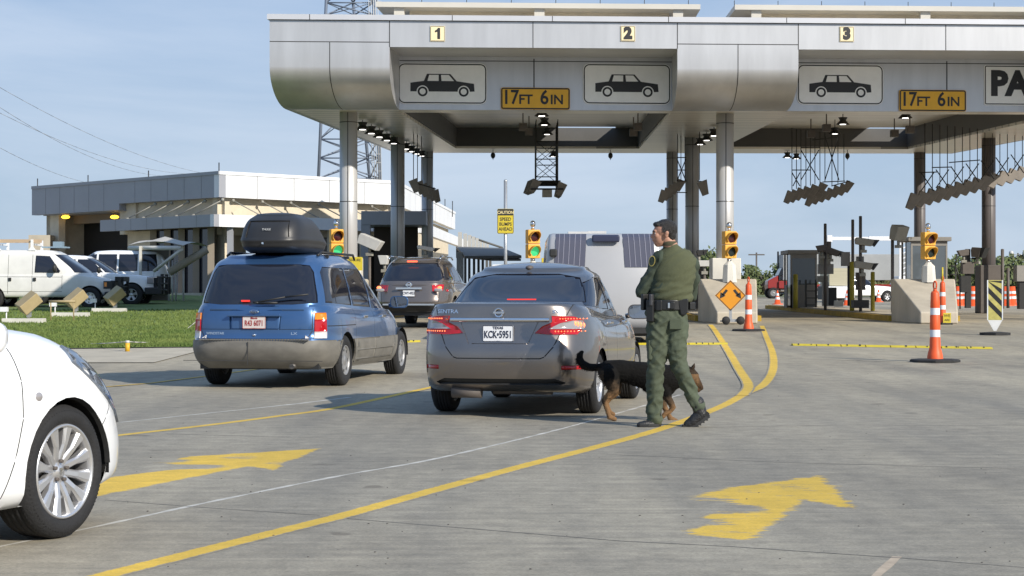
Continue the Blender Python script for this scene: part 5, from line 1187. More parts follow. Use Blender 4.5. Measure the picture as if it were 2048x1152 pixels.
for px, y0, y1, Y, lab in ((1513, 600, 505, 230, 'wooden utility pole standing far off right of the big column'), (1549, 600, 536, 330, 'small utility pole far off behind the red truck'), (2036, 600, 506, 220, 'thin light pole far off at the right edge')):
    p = at(px, y1, Y); gz = g(p.x, Y); t = thing('utility_pole', lab, 'pole', (p.x, Y, gz)); h = p.z-gz
    B().cyl((0, 0, 0), (0, 0, h), .13, .10, n=8).out('pole', mbrown, t)
    if px < 1530: B().box((-1, -.08, h-.35), (1, .08, h-.2)).out('crossarm', mbrown, t)
    if px > 2000: B().cyl((-.8, 0, h-.2), (.8, 0, h-.2), .05).ball((-.8, 0, h), .3, 8).ball((.8, 0, h), .3, 8).out('lamp_heads', mgrayl, t)
for px, lab, Y in ((562, 'thin mast reaching above the left end of the canopy', 75),):
    p0, p1 = at(627, 420, 139), at(567, -40, 120)
# ---------------------------------------------------------------- carport building and its fins
cp = thing('carport', 'low grey carport roof on dark posts behind the traffic lanes, tall fins on top', 'carport', (-2.5, 100, .5)); cpo = Vector(cp.location); cpf = lambda p: Vector(p)-cpo
def qd(b, pts, th=.25):
    A_ = [b.V(p) for p in pts]; C_ = [b.V((p[0], p[1], p[2]-th)) for p in pts]; n = len(pts)
    b.bm.faces.new(A_); b.bm.faces.new(C_[::-1])
    for i in range(n): b.bm.faces.new((A_[i], A_[(i+1) % n], C_[(i+1) % n], C_[i]))
mcpr = M('carport_dark', (.09, .09, .085), .6); mcpl = M('carport_light', (.42, .42, .40), .6)
b = B(cpf); P = [at(912, 496, 100), at(1010, 498, 100), at(1045, 512, 84), at(1042, 516, 84)]
b.poly([at(912, 494, 100), at(1006, 497, 100), at(1006, 516, 100.0), at(912, 516, 100)]); b.out('front_beam', mcpr, cp)
b = B(cpf); qd(b, [at(912, 493, 100), at(1006, 496, 100), at(1043, 511, 84), at(1043, 511, 83), at(930, 512, 83.5)], .12); b.out('roof_slab', mcpr, cp)
b = B(cpf); b.poly([at(1008, 498, 99), at(1043, 511, 83), at(1043, 517, 83), at(1008, 506, 99)]); b.poly([at(912, 493.5, 99.9), at(1008, 496.5, 99.9), at(1008, 498, 99.9), at(912, 495, 99.9)]); b.poly([at(926, 508, 92), at(1008, 506, 92), at(1008, 508, 92), at(926, 510, 92)]); b.out('edge_trim', mcpl, cp, fix=False)
b = B(cpf); qd(b, [at(926, 512, 95), at(1008, 508, 95), at(1042, 517.5, 83), at(985, 517.5, 83)], .1); b.out('underside', mcpr, cp)
for i, px in enumerate((928, 936, 945.5, 954.5, 963, 971, 978)):
    Y = 88+i*3; p = at(px, 516, Y); q = at(px+5, 516, Y); gz = g(p.x, Y); B(cpf).box((p.x, Y, gz), (q.x, Y+.2, p.z+.2)).out('post', mcpr, cp)
b0 = at(913, 500, 88); B(cpf).box((b0.x, 88, g(-3, 88)), (at(927, 500, 88).x, 88.3, b0.z-.1)).out('end_panel', mcpl, cp)
for i in range(8):
    px = lerp(920, 975, (i/7)**.85); Y = 101+i*1.5; w_ = lerp(8, 5, i/7); y1 = lerp(464, 485, i/7); a, c = at(px-w_/2, y1, Y), at(px+w_/2, 496, Y); B(cpf).box((a.x, Y, c.z), (c.x, Y+.12, a.z)).out('roof_fin', mcpl, cp)
B(cpf).tube([at(938, 473, 108), at(1006, 496, 108)], .06).out('roof_rail', mcpr, cp)
tag(B().box((at(985, 530, 150).x, 150, g(-1, 150)), (at(1012, 530, 150).x, 155, at(985, 529, 150).z)).box((at(1000, 530, 150).x, 149.5, g(-1, 150)), (at(1010, 530, 150).x, 150, at(985, 533, 150).z)).out('white_shed', mwhitep), 'tiny white shed seen far off left of the caution sign post', 'shed')
tag(B().box((at(1014, 530, 170).x, 170, at(0, 533, 170).z), (at(1051, 530, 170).x, 176, at(0, 528, 170).z)).box((at(1018, 530, 170).x, 171, g(0, 170)), (at(1049, 530, 170).x, 175, at(0, 533.5, 170).z)).out('blue_roofed_shelter', M('blue_roof', (.05, .13, .45), .5)), 'low shelter with bright blue roof far off between sign post and signal', 'shelter')
# ---------------------------------------------------------------- shade umbrella by the building
Yu = 75; ub = thing('shade_canopy', 'beige fabric shade canopy on white posts over a stair beside the building', 'shade canopy', gat(330, Yu)); uo = Vector(ub.location); uf = lambda p: Vector(p)-uo
mfab = M('beige_fabric', (.46, .43, .38), .8)
b = B(uf); ap = at(330, 473, Yu+1.5); E = [at(257, 490, Yu+1.5), at(366, 491, Yu-1.2), at(418, 494, Yu+1.0), at(320, 487, Yu+4)]
n = 6
for i in range(4):
    p, q = E[i], E[(i+1) % 4]
    for j in range(n):
        a, c = p.lerp(q, j/n), p.lerp(q, (j+1)/n); sag = lambda t: Vector((0, 0, .16*math.sin(math.pi*t)))
        a = a+sag(j/n); c = c+sag((j+1)/n); m1, m2 = a.lerp(ap, .5)-Vector((0, 0, .06)), c.lerp(ap, .5)-Vector((0, 0, .06))
        b.poly([a, c, m2, m1], True); b.poly([m1, m2, ap], True)
bmesh.ops.remove_doubles(b.bm, verts=b.bm.verts, dist=.002); b.out('fabric_roof', mfab, ub)
for q in ((262, Yu+1.5), (281, Yu)): p = at(q[0], 492, q[1]); B(uf).box((p.x-.05, p.y-.05, g(p.x, p.y)), (p.x+.05, p.y+.05, p.z)).out('post', mconcw, ub)
b = B(uf); b.tube([at(258, 496, Yu+.5), at(364, 496, Yu-1)], .09); b.out('edge_beam', mconcw, ub)
B(uf).tube([at(364, 498, Yu-1), at(308, 542, Yu)], .07).out('diagonal_brace', mconcw, ub); B(uf).tube([at(414, 499, Yu+.5), at(338, 545, Yu)], .16).out('diagonal_brace', M('tan_tube', (.33, .29, .22), .7), ub)
b = B(uf); b.box((at(266, 500, Yu+2).x, Yu+2, g(-15, Yu)), (at(338, 500, Yu+2).x, Yu+2.05, at(0, 499, Yu+2).z)); b.out('screen_panel', M('grey_screen', (.19, .18, .165), .8), ub)
for px in (338, 352, 367, 345): p = at(px, 540, Yu+.5); B(uf).tube([(p.x, p.y, g(p.x, p.y)), (p.x, p.y, p.z+.4)], .04).out('railing_post', mgrayl, ub)
# ---------------------------------------------------------------- trees, shrubs, far things
mleaf = [M('leaves_a', (.10, .13, .045), .8, var=.4, vs=.8), M('leaves_b', (.13, .14, .06), .8, var=.4, vs=.8)]
def tree(px, Y, h, wd, label, k=0, seed=1, dens=2200):
    p = gat(px, Y); t = thing('tree', label, 'tree', p, 0, 'far scrub trees'); rnd = random.Random(seed)
    b = B()
    for i in range(5):
        a = rnd.uniform(0, 6.28); b.cyl((0, 0, 0), (math.cos(a)*wd*.25, math.sin(a)*wd*.25, h*.6), .12, .04, n=6)
    b.out('trunk', mbrown, t)
    cl = [(rnd.uniform(-wd/2, wd/2)*.8, rnd.uniform(-1.5, 1.5), h*rnd.uniform(.25, .80), rnd.uniform(.5, 1)*h*.26) for i in range(int(14*wd/h)+5)]
    b = B()
    for i in range(dens):
        x, y, z, r = rnd.choice(cl); a, e = rnd.uniform(0, 6.28), rnd.uniform(-1, 1); rr = r*rnd.uniform(.55, 1.12); c = Vector((x+rr*math.cos(a)*math.sqrt(1-e*e)*1.2, y+rr*math.sin(a)*math.sqrt(1-e*e), z+rr*e*.8))
        if c.z < .05: continue
        s_ = rnd.uniform(.10, .26); u_ = Vector((rnd.gauss(0, 1), rnd.gauss(0, 1), rnd.gauss(0, 1))).normalized(); v_ = u_.orthogonal().normalized()
        b.bm.faces.new([b.bm.verts.new(c+q) for q in (u_*s_, v_*s_*.8, -u_*s_, -v_*s_*.7)])
    b.out('crown', mleaf[k], t, fix=False); return t
tl_ = [(1537, 185, 3.7, 5, 'bushy tree just right of the big column, left of the red truck', 0), (1498, 190, 2.6, 4, 'low scrub tree hidden partly by the barrier left of the utility pole', 1), (1748, 190, 4.2, 6, 'tree showing above the pickup between yellow bollard and boom truck', 1), (1785, 200, 3.6, 4, 'smaller tree right behind the tall bollard', 0),
       (1930, 150, 4.0, 8, 'dark green tree behind the camera pedestal between the right columns', 0), (1965, 160, 3.4, 6, 'tree partly hidden by the wide brown column plinth', 1), (2020, 155, 4.0, 7, 'green tree at the right edge behind the striped panel', 0), (2075, 160, 4.2, 7, 'green tree cut by the right picture edge', 1), (1890, 170, 3.6, 6, 'tree behind the second booth', 1),
       (1560, 230, 2.8, 8, 'far low scrub right of the red truck cab', 1), (1400, 150, 4.5, 6, 'tree seen between the officer and the white plinth', 0)]
for i, (px, Y, h, wd, lab, k) in enumerate(tl_): tree(px, Y, h, wd, lab, k, i+3)
b = B(); rnd = random.Random(11)
for i in range(9000):
    px = rnd.uniform(-200, 2300); Y = rnd.uniform(300, 420); p = at(px, 588, Y); z = g(p.x, Y)+rnd.random()**1.5*rnd.uniform(1.5, 3.6)*(.6+.4*math.sin(px*.013)); s_ = rnd.uniform(.3, .8)
    b.bm.faces.new([b.bm.verts.new(Vector((p.x, Y, z))+Vector((rnd.gauss(0, 1), rnd.gauss(0, .4), rnd.gauss(0, .8)))*s_) for _ in range(3)])
kind(tag(b.out('scrubland', mleaf[1], fix=False), 'low mass of scrub along the far horizon', 'scrub'), 'stuff')
# ---------------------------------------------------------------- lane islands, barriers, signals
mlensoff = M('dark_red_lens', (.05, .008, .01), .25); mlensoff2 = M('dark_green_lens', (.012, .02, .018), .25); mgrn = M('lit_green_lens', (.03, .30, .12), .3, emit=(.03, .42, .14), es=.8)
ORD = ['first', 'second', 'third', 'fourth']
isl_px = [(622, 735), (1010, 1122), (1400, 1513), (1787, 1910)]
for i, (pa, pb) in enumerate(isl_px):
    ya, yb = 56.6, 93; gf = lambda x, y: g(x, y)
    xa, xb = (pa-1024)/F*ya, (pb-1024)/F*ya; t = thing('lane_island', ['raised kerbed island left of lane one', 'raised kerbed island between lanes one and two', 'raised kerbed island carrying the big middle columns', 'raised yellow kerbed island carrying the small glazed booth'][i], 'traffic island', ((xa+xb)/2, ya, g((xa+xb)/2, ya)), 0, 'raised islands between the lanes'); o_ = Vector(t.location); xf = lambda p: Vector(p)-o_
    ysl = [56.6, 65, 74, 83, 93]
    b = B(xf); k = B(xf)
    for y0, y1 in zip(ysl, ysl[1:]):
        for bb, e, zt in ((b, 0, .20), (k, .15, .17)):
            P = []
            for (x, s_) in ((xa, -1), (xb, 1)):
                for y in (y0, y1): P.append((x+.033*(y-ya)+s_*e, y))
            (A0_, A1_, B0_, B1_) = P
            z0, z1 = g(A0_[0], y0), g(A1_[0], y1)
            V = [bb.V((A0_[0], y0, z0-.05)), bb.V((B0_[0], y0, z0-.05)), bb.V((B1_[0], y1, z1-.05)), bb.V((A1_[0], y1, z1-.05)), bb.V((A0_[0], y0, z0+zt)), bb.V((B0_[0], y0, z0+zt)), bb.V((B1_[0], y1, z1+zt)), bb.V((A1_[0], y1, z1+zt))]
            for q in ((4,5,6,7), (0,1,5,4), (1,2,6,5), (3,0,4,7), (2,3,7,6)): bb.bm.faces.new([V[n] for n in q])
    b.out('island_top', mconc, t); k.out('painted_kerb', myelk, t)
FR = [(655, 737), (1043, 1124), (1433, 1515), (1840, 1916)]
for i, ((fa, fb), (pa, pb)) in enumerate(zip(FR, isl_px)):
    Yf, Yb = 53.0, 56.5; gz = g((fa-1024)/F*Yf, Yf); zb2 = CH+30/F*Yb
    t = thing('concrete_barrier', ['wedge shaped concrete barrier hidden behind the blue minivan', 'wedge shaped concrete barrier hidden behind the grey sedan', 'wedge shaped concrete barrier at the foot of the big front column', 'wedge shaped concrete barrier at right behind the orange tube cones'][i], 'barrier', ((fa+fb-2048)/2/F*Yf, Yf, gz), 0, 'wedge barriers at the island noses'); o_ = Vector(t.location)
    X = lambda px, Y: (px-1024)/F*Y
    b = B(lambda p: Vector(p)-o_); z1 = gz+.34
    v = [b.V(p) for p in ((X(fa, Yf), Yf, gz), (X(fb, Yf), Yf, gz), (X(fb, Yf), Yf, z1), (X(fa, Yf), Yf, z1), (X(pa-4, Yb), Yb, gz), (X(pb+2, Yb), Yb, gz), (X(pb, Yb), Yb, zb2), (X(pa, Yb), Yb, zb2), (X(pa-5, Yb+.6), Yb+.5, gz), (X(pb+2, Yb), Yb+.5, gz), (X(pb, Yb), Yb+.5, zb2), (X(pa, Yb), Yb+.5, zb2))]
    for q in ((0,1,2,3), (3,2,6,7), (7,6,10,11), (0,3,7,4), (4,7,11,8), (1,5,6,2), (5,9,10,6), (8,11,10,9), (0,4,5,1), (4,8,9,5)): b.bm.faces.new([v[n] for n in q])
    b.out('wedge', mconc, t, bevel=.05)
def signal(px, ytop, ybot, label, lit):
    Y = 56.2; s_ = F/Y; c = at(px, (ytop+ybot)/2, Y); H = (ybot-ytop)/s_; base = CH+31/F*Y
    t = thing('traffic_signal', label, 'traffic light', (c.x, Y, base), R(22), 'two-lens yellow traffic lights'); z0 = c.z-H/2-base; h = H/2; W = .40
    b = B(); 
    for k in range(2): b.prism(rrect(W, h-.012, .04), -.10, .12, 'y') if False else b.box((-W/2, -.1, z0+k*h+.006), (W/2, .14, z0+(k+1)*h-.006))
    b.out('housing', myel, t, bevel=.025)
    for k, (mat, nm) in enumerate(((mgrn if lit else mlensoff2, 'lower_lens'), (mlensoff, 'upper_lens'))):
        zc = z0+h*(k+.5); B().lathe([(0, -.125), (.10, -.12), (.15, -.102)], 'y', c=(0, 0, zc), n=28).out(nm, mat, t)
        b = B(); n = 26; pts = []
        for i in range(n+1):
            a = R(-50+280*i/n); d = .27*(.25+.75*max(0, math.sin(a*.5+R(0)))**1) if False else .26*(.45+.55*max(-.3, math.sin(a)))
            pts.append(((.165*math.cos(a), -.10, zc+.165*math.sin(a)), (.17*math.cos(a), -.10-d, zc+.17*math.sin(a)), (.155*math.cos(a), -.10-d, zc+.155*math.sin(a)), (.150*math.cos(a), -.10, zc+.150*math.sin(a))))
        for p, q in zip(pts, pts[1:]): 
            for j in range(3): b.poly([p[j], q[j], q[j+1], p[j+1]], True)
        b.out('visor', myel, t)
    b = B(); b.cyl((0, .02, z0+H), (0, .02, z0+H+.10), .05, n=12); b.ball((0, .02, z0+H+.17), .085, 12, (1, 1, 1.25)); b.cyl((0, .02, z0-.10), (0, .02, z0), .07, n=12); b.out('fitting', mchrome, t)
    b = B(); b.lathe([(.075, z0-.08), (.10, z0-.12), (.19, z0-.2), (.22, 0), (.23, -.12)], n=8, sm=False); b.out('pedestal', mconcw, t); return t
signal(673, 458, 515, 'yellow traffic light glowing green, right of the black roof box', True)
signal(1066, 459, 517, 'yellow traffic light glowing green, left of the grey trailer', True)
signal(1459, 462, 517, 'unlit yellow traffic light in front of the big middle column', False)
signal(1857, 464, 519, 'unlit yellow traffic light on the right barrier, in front of a booth', False)
# ---------------------------------------------------------------- speed bumps
def bump_(pa, ya, pb, yb, label):
    a, c = gp(pa, ya), gp(pb, yb); t = thing('speed_bump', label, 'speed bump', a, 0, 'yellow speed bumps'); n = 8; d = c-a
    b = B(); m = B(); rnd = random.Random(int(pa))
    for i in range(n):
        p, q = d*(i/n+.003), d*((i+1)/n-.003); z = .04
        v = [b.V(s) for s in (p+Vector((0, -.17, 0)), q+Vector((0, -.17, 0)), q+Vector((0, -.09, z)), p+Vector((0, -.09, z)), q+Vector((0, .09, z)), p+Vector((0, .09, z)), q+Vector((0, .17, 0)), p+Vector((0, .17, 0)))]
        for f in ((0,1,2,3), (3,2,4,5), (5,4,6,7), (0,3,5,7), (1,6,4,2)): b.bm.faces.new([v[k] for k in f])
        for k in range(rnd.randint(0, 3)):
            x = rnd.uniform(.1, .8); e = rnd.uniform(.02, .08); r0 = p.lerp(q, x); r1 = p.lerp(q, min(1, x+e)); m.poly([r0+Vector((0, -.14, .022)), r1+Vector((0, -.14, .022)), r1+Vector((0, -.10, .048)), r0+Vector((0, -.10, .048))])
    o = b.out('ramp', myel2, t); m.out('scuff_marks', mdark, t, fix=False)
bump_(1583, 691, 1983, 698, 'yellow speed bump across lane three, the long one at right'); bump_(1140, 690, 1455, 689, 'yellow speed bump across lane two, seen right of the officer'); bump_(560, 690, 841, 684, 'yellow speed bump across lane one, its end showing left of the sedan')
# ---------------------------------------------------------------- tube cones, panel, signs
def tubecone(p, label, h=1.36, stick=None, base=.42):
    t = thing('tube_cone', label, 'traffic cone', p, random.Random(label).uniform(0, 6), 'orange tube cones'); k = h/1.36
    B().lathe([(0, 0), (base, 0), (base, .035), (base-.03, .05), (.2, .055), (0, .06)], n=8, sm=False).out('rubber_base', mrubber, t)
    B().lathe([(.135, .05), (.13, .10), (.118, .16), (.095, .24), (.088, .40), (.084, .42), (.084, .55), (.088, .57), (.084, .78), (.078, .80), (.078, .92), (.081, .93), (.072, 1.16), (.055, 1.20), (0, 1.20)], n=28).out('tube', mora, t)
    for z0, z1, r0, r1 in ((.425, .545, .0865, .0865), (.80, .915, .0805, .0805)): B().lathe([(r0, z0), (r1, z1)], n=28).out('reflective_band', mrefl, t)
    b = B(); b.cyl((0, 0, 1.19), (0, 0, 1.24), .035, .03, n=10); P = [(.035*math.cos(a), 0, 1.30+.07*math.sin(a)) for a in [2*math.pi*i/14 for i in range(15)]]; b.tube(P, .014, 6); b.out('handle', mora, t)
    if stick: B().cyl((0, .0, 1.2), (.0, 0, 1.2+stick), .025, n=8).out('yellow_stick', myel2, t)
    return t
tubecone(gp(1870, 724), 'orange tube cone nearest the camera at the right, on a black rubber base')
tubecone(gp(1497, 662), 'orange tube cone standing before the yellow diamond sign', stick=None)
tubecone(gat(1885, 52.4), 'orange tube cone with yellow stick, leaning on the right barrier face', stick=.42, base=.25)
t = thing('yellow_tag', 'small yellow tag sign at the foot of the right barrier', 'tag sign', gat(1894, 52.2)); B().box((-.11, -.01, .05), (.11, .01, .33)).out('plate', myel2, t); text('lettering', 'WE', mink, t, .12, (0, -.013, .25)); text('lettering', 'ARE', mink, t, .09, (0, -.013, .13)); B().box((-.15, -.05, 0), (.15, .05, .05)).out('foot', mdark, t)
for i, (px, Y, lab) in enumerate(((1555, 119, 'small orange cone standing alone between column and booth'), (1694, 112, 'small orange cone between booth and yellow bollard'), (1757, 135, 'tiny orange cone right of the far white pickup'), (1917, 108, 'orange drum cone leftmost of the far cluster at right'), (1927, 112, 'orange drum cone beside the camera pedestal, right side'), (1947, 106, 'orange drum cone left of the wide plinth'), (1955, 110, 'orange drum cone touching the wide plinth'), (2013, 108, 'orange drum cone just right of the striped panel'), (2024, 111, 'orange drum cone second from the right edge'), (2042, 115, 'orange drum cone at the very right edge'))):
    t = thing('traffic_cone', lab, 'traffic cone', gat(px, Y), 0, 'far orange cones'); w_ = .26 if i < 3 else .34; h = .92 if i < 3 else 1.15
    B().lathe([(w_+.1, 0), (w_+.1, .05), (w_*.8, .06), (w_*(.1 if i < 3 else .55), h)]+[(0, h)], n=16).out('body', mora, t); r = lambda z: lerp(w_*.8, w_*(.1 if i < 3 else .55), z/h)+.012
    for z in (h*.35, h*.62): B().lathe([(r(z), z), (r(z+.15), z+.15)], n=16).out('white_band', mrefl, t)
# striped marker panel
p = gat(1990, 44.2); t = thing('marker_panel', 'upright panel with slanting black and yellow stripes on a black rubber base', 'marker panel', p, R(-12)); s_ = F/44.2; W = 29/s_; z0 = .36; z1 = (668-558)/s_
B().lathe([(0, 0), (.36, 0), (.36, .06), (.12, .08), (0, .08)], n=8, sm=False).out('rubber_base', mrubber, t)
B().box((-W/2, -.02, z0), (W/2, .02, z1)).out('panel', M('faded_yellow_panel', (.50, .44, .13), .6, var=.25, vs=9), t)
B().prism([(-W/2, z0), (W/2, z0), (.03, .10), (-.03, .10)], -.018, .018).out('white_foot', M('white_plastic', (.72, .72, .70), .5, var=.1, vs=6), t)
b = B(); hh = z1-z0
for k in range(4):
    zc = z0+hh*(.06+.30*k); q = [(-W/2, zc+W*.75+.06), (-W/2, zc+W*.75+.20), (W/2, zc+.10), (W/2, zc-.04)]
    q = [(x, min(max(z, z0+.01), z1-.02)) for x, z in q]; b.poly([(x, -.023, z) for x, z in q])
b.out('black_stripe', mdark, t, fix=False)
B().box((-W/2-.01, -.024, z0), (-W/2+.015, .024, z1)).box((W/2-.015, -.024, z0), (W/2+.01, .024, z1)).out('edge_frame', mrefl, t)
# diamond sign on wheeled stand
Yd = 52.2; p = gat(1461, Yd); t = thing('diamond_sign', 'orange diamond sign with two black arrows leaning before the middle barrier', 'road sign', p); s_ = F/Yd; zc = 1.22-(591-588)/s_-p.z; D = 31/s_
mdia = M('orange_yellow_plate', (.62, .25, .012), .45, var=.06, vs=3)
def dia(b, r, y): b.poly([(0, y, zc-r), (r, y, zc), (0, y, zc+r), (-r, y, zc)])
B().prism([(0, zc-D), (D, zc), (0, zc+D), (-D, zc)], 0, .02).out('plate', mdia, t)
b = B(); r1_, r2_ = D*.97, D*.91
for k in range(4):
    c_ = [(0, -1), (1, 0), (0, 1), (-1, 0)]; a, d = c_[k], c_[(k+1) % 4]; b.poly([(a[0]*r1_, -.003, zc+a[1]*r1_), (d[0]*r1_, -.003, zc+d[1]*r1_), (d[0]*r2_, -.003, zc+d[1]*r2_), (a[0]*r2_, -.003, zc+a[1]*r2_)])
b.out('border', mink, t, fix=False)
for s2 in (-1, 1):
    b = B(); A = lambda x, z: (s2*x, -.004, zc+z)
    b.poly([A(.07, .14), (A(.13, .18)), A(.25, .03), A(.19, -.01)]); b.poly([A(.14, -.01), A(.30, -.09), A(.28, .10)]); b.out('arrow', mink, t, fix=False)
b = B(); b.box((-.04, 0, .12), (.04, .05, zc-D*.9)); b.box((-.22, -.1, .08), (.22, .1, .16)); b.cyl((-.28, .1, .1), (.28, .1, .1), .02, n=8); b.out('stand', msteel, t)
for x in (-.14, .27): B().lathe([(0, -.04), (.11, -.04), (.12, 0), (.11, .04), (0, .04)], 'y', c=(x, -.12, .12), n=16).out('stand_wheel', mrubber, t)
# caution post
Yc = 51; p = gat(1011, Yc); t = thing('caution_sign', 'tall steel post with black and yellow CAUTION SPEED BUMPS AHEAD sign', 'caution sign', p); s_ = F/Yc; zt = CH-(362-588)/s_-p.z
B().cyl((0, .04, 0), (0, .04, zt), .047, n=14).ball((0, .04, zt), .05, 10).out('post', msteel, t)
zc = CH-(442.5-588)/s_-p.z; W, H = 33/s_, 50/s_; B().prism([(x, z+zc) for x, z in rrect(W, H, .04)], -.03, -.01).out('plate', myel2, t)
b = B(); b.xf = lambda q: Vector(q)+Vector((0, 0, zc)); ring(b, W-.015, H-.015, .035, .012, -.033, -.0325); b.out('border', mink, t)
b = B(); b.box((-W/2+.01, -.0325, zc+H/2-.185), (W/2-.01, -.031, zc+H/2-.012)); b.out('black_field', mink, t)
text('lettering', 'CAUTION', M('cream_letters', (.75, .62, .3), .5), t, .115, (0, -.034, zc+H/2-.105), bold=.002, xs=.86)
for k, s2 in enumerate(('SPEED', 'BUMPS', 'AHEAD')): text('lettering', s2, mink, t, .135, (0, -.032, zc+.05-.135*k), bold=.002, xs=.85)
Ys = 54; p = at(710, 541, Ys); t = thing('secure_sign', 'yellow SECURE plate between the roof box and the left front column', 'sign', p); W, H = 30/F*Ys, 27/F*Ys; B().box((-W/2, 0, 0), (W/2, .02, H)).out('plate', myel2, t); text('lettering', 'SECURE', mink, t, .105, (0, -.004, H-.09), xs=.95); B().cyl((0, .05, -1.9), (0, .05, H), .03, n=8).out('post', mdark, t)
# ---------------------------------------------------------------- booths
mbg = M('booth_glass', (.10, .12, .14), .05, spec=.6); mbooth = M('booth_panel', (.24, .23, .215), .55, var=.1, vs=2)
def booth(px0, px1, Y, ytop, yb, label, side=.9, dep=1.9, dark=mbooth):
    x0, x1 = (px0-1024)/F*Y, (px1-1024)/F*Y; gz = g(x0, Y)+.17; zt = CH-(ytop-588)/F*Y; t = thing('booth', label, 'booth', ((x0+x1)/2, Y, gz), 0, 'inspection booths'); H = zt-gz; w_ = x1-x0
    B().box((-w_/2-.14, -.14, H-.17), (w_/2+.14, dep+.14, H)).out('roof', dark, t, bevel=.02)
    b = B(); sill = H*.40
    b.box((-w_/2, 0, 0), (w_/2, .05, sill)); b.box((-w_/2, dep-.05, 0), (w_/2, dep, sill)); b.box((w_/2-.05, .05, 0), (w_/2, dep-.05, sill)); b.box((-w_/2, dep*.6, 0), (-w_/2+.05, dep-.05, sill)); b.out('lower_panel', dark, t)
    b = B()
    for x in (-w_/2, w_/2-.07):
        for y in (0, dep-.07): b.box((x, y, 0), (x+.07, y+.07, H-.17))
    b.box((-w_/2+.001, dep*.55, 0), (-w_/2+.06, dep*.55+.06, H-.17)); b.box((-w_/2, .001, H-.36), (w_/2, .04, H-.17)); b.out('frame', dark, t)
    B().box((-w_/2+.07, .015, sill), (w_/2-.07, .03, H-.36)).out('front_window', mbg, t); B().box((w_/2-.04, .07, sill), (w_/2-.025, dep-.07, H-.17)).out('side_window', mbg, t); B().box((-w_/2+.02, .10, .1), (-w_/2+.035, dep*.5, H-.2)).out('sliding_door', mbg, t)
    B().box((-w_/2+.1, .12, sill+.02), (w_/2-.1, .6, sill+.08)).cb((.1, .5, sill+.3), (.4, .08, .32)).out('counter', mdark, t)
    return t
booth(1581, 1634, 80, 500, 620, 'small glazed inspection booth with flat roof left of the camera poles')
booth(1822, 1895, 76, 474, 620, 'larger dark booth behind the right traffic light')
t = thing('ladder_shelf', 'dark metal shelf standing against the small glazed booth', 'shelf', gat(1622, 79.2)+Vector((0, 0, .18))); b = B()
for x in (-.22, .22): b.box((x-.02, -.15, 0), (x+.02, .15, 1.2))
for z in (.1, .4, .7, 1.0): b.box((-.2, -.14, z), (.2, .14, z+.04))
b.out('shelf_frame', mdark, t)
# bollards and poles
def bollard(px, Y, ytop, label, mat=myelk, r=.1, name='bollard', on=.2, yb=None):
    p = gat(px, Y)+Vector((0, 0, on)); z = CH-(ytop-588)/F*Y-p.z; b = B(); b.cyl((0, 0, 0), (0, 0, z), r, n=16); b.ball((0, 0, z), r, 12, (1, 1, .4)); return tag(b.out(name, mat, None, p), label, 'bollard' if name == 'bollard' else 'pole', name+'s on the islands')
myb = M('bollard_yellow', (.36, .30, .035), .6, var=.25, vs=3)
bollard(1704, 66, 525, 'thick yellow bollard below the middle dark pole', myb, .085); bollard(1745.5, 66, 545, 'thin yellow bollard standing alone right of the cameras', myb, .075); bollard(1591, 77, 550, 'yellow bollard in front of the small booth door', myb, .10)
for px, Y, y0, lab in ((1650.5, 68, 448, 'dark pole leftmost of three beside the small booth'), (1705.5, 66.6, 440, 'dark pole rising behind the thick yellow bollard'), (1721, 64, 433, 'tallest dark pole carrying two stacked cameras'), (1785, 62, 476, 'dark pole carrying the square camera head left of the thin far column'), (2005, 74, 499, 'dark pole right of the wide plinth column'), (2016, 76, 537, 'short dark pole second from the right edge')): bollard(px, Y, y0, lab, mbrown, .055 if px < 2000 else .065, 'pole')
# lane cameras: one housing per thing, on arm
def cctv(px, py, Y, yaw, label, L=.62, W=.26, mat=None, pitch=8, post=None, visor=True, hh=.24):
    c = at(px, py, Y); t = thing('lane_camera', label, 'camera', c, R(yaw), 'cameras on the islands'); tl_ = R(pitch)
    b = B(); b.xf = lambda p: Euler((0, tl_, 0)).to_matrix() @ Vector(p); b.prism([(-L/2, -hh/2), (L/2-.08, -hh/2), (L/2, hh/2), (-L/2, hh/2+.0), (-L/2-.04, hh*.2)], -W/2, W/2); b.out('housing', mat or mbox, t, bevel=.02)
    b = B(); b.xf = lambda p: Euler((0, tl_, 0)).to_matrix() @ Vector(p)
    if visor: b.box((L/2-.07, -W/2+.02, -hh/2+.03), (L/2-.0, W/2-.02, hh/2-.03)); b.prism([(L/2-.02, hh/2), (L/2+.16, hh/2+.02), (L/2+.02, -hh/2)], -W/2, W/2); b.out('black_visor', mdark, t)
    else: b.bm.free()
    B().cyl((-.05, 0, -hh/2-.18), (-.05, 0, -hh/2+.02), .05, n=8).cb((-.05, 0, -hh/2-.2), (.2, .16, .1)).out('bracket', mbox, t)
    if post: B().cyl((-.05, 0, -post), (-.05, 0, -hh/2-.2), .05, n=8).out('post', mbrown, t)
    return t
cctv(1730, 484, 63.8, 0, 'upper beige camera with black visor on the tallest dark pole'); cctv(1728, 531, 63.8, 0, 'lower beige camera with black visor on the tallest dark pole')
cctv(1664, 503, 67.8, -10, 'dark camera pointing right on the leftmost pole', mat=mbrown, pitch=20); cctv(1641, 497, 67.8, 175, 'small grey camera head pointing left on the leftmost pole', L=.34, mat=mbrown, visor=False)
cctv(1799, 466, 61.8, -60, 'square beige camera head left of the thin far right column', L=.36, W=.5, pitch=15, hh=.5, visor=False); cctv(1957, 505, 71, -40, 'dark camera head left of the wide plinth column', L=.4, W=.4, mat=mbrown, hh=.38, visor=True, pitch=5); cctv(1925, 506, 71, 180, 'grey camera pointing left on the pedestal at right', L=.4, mat=mbrown, visor=False)
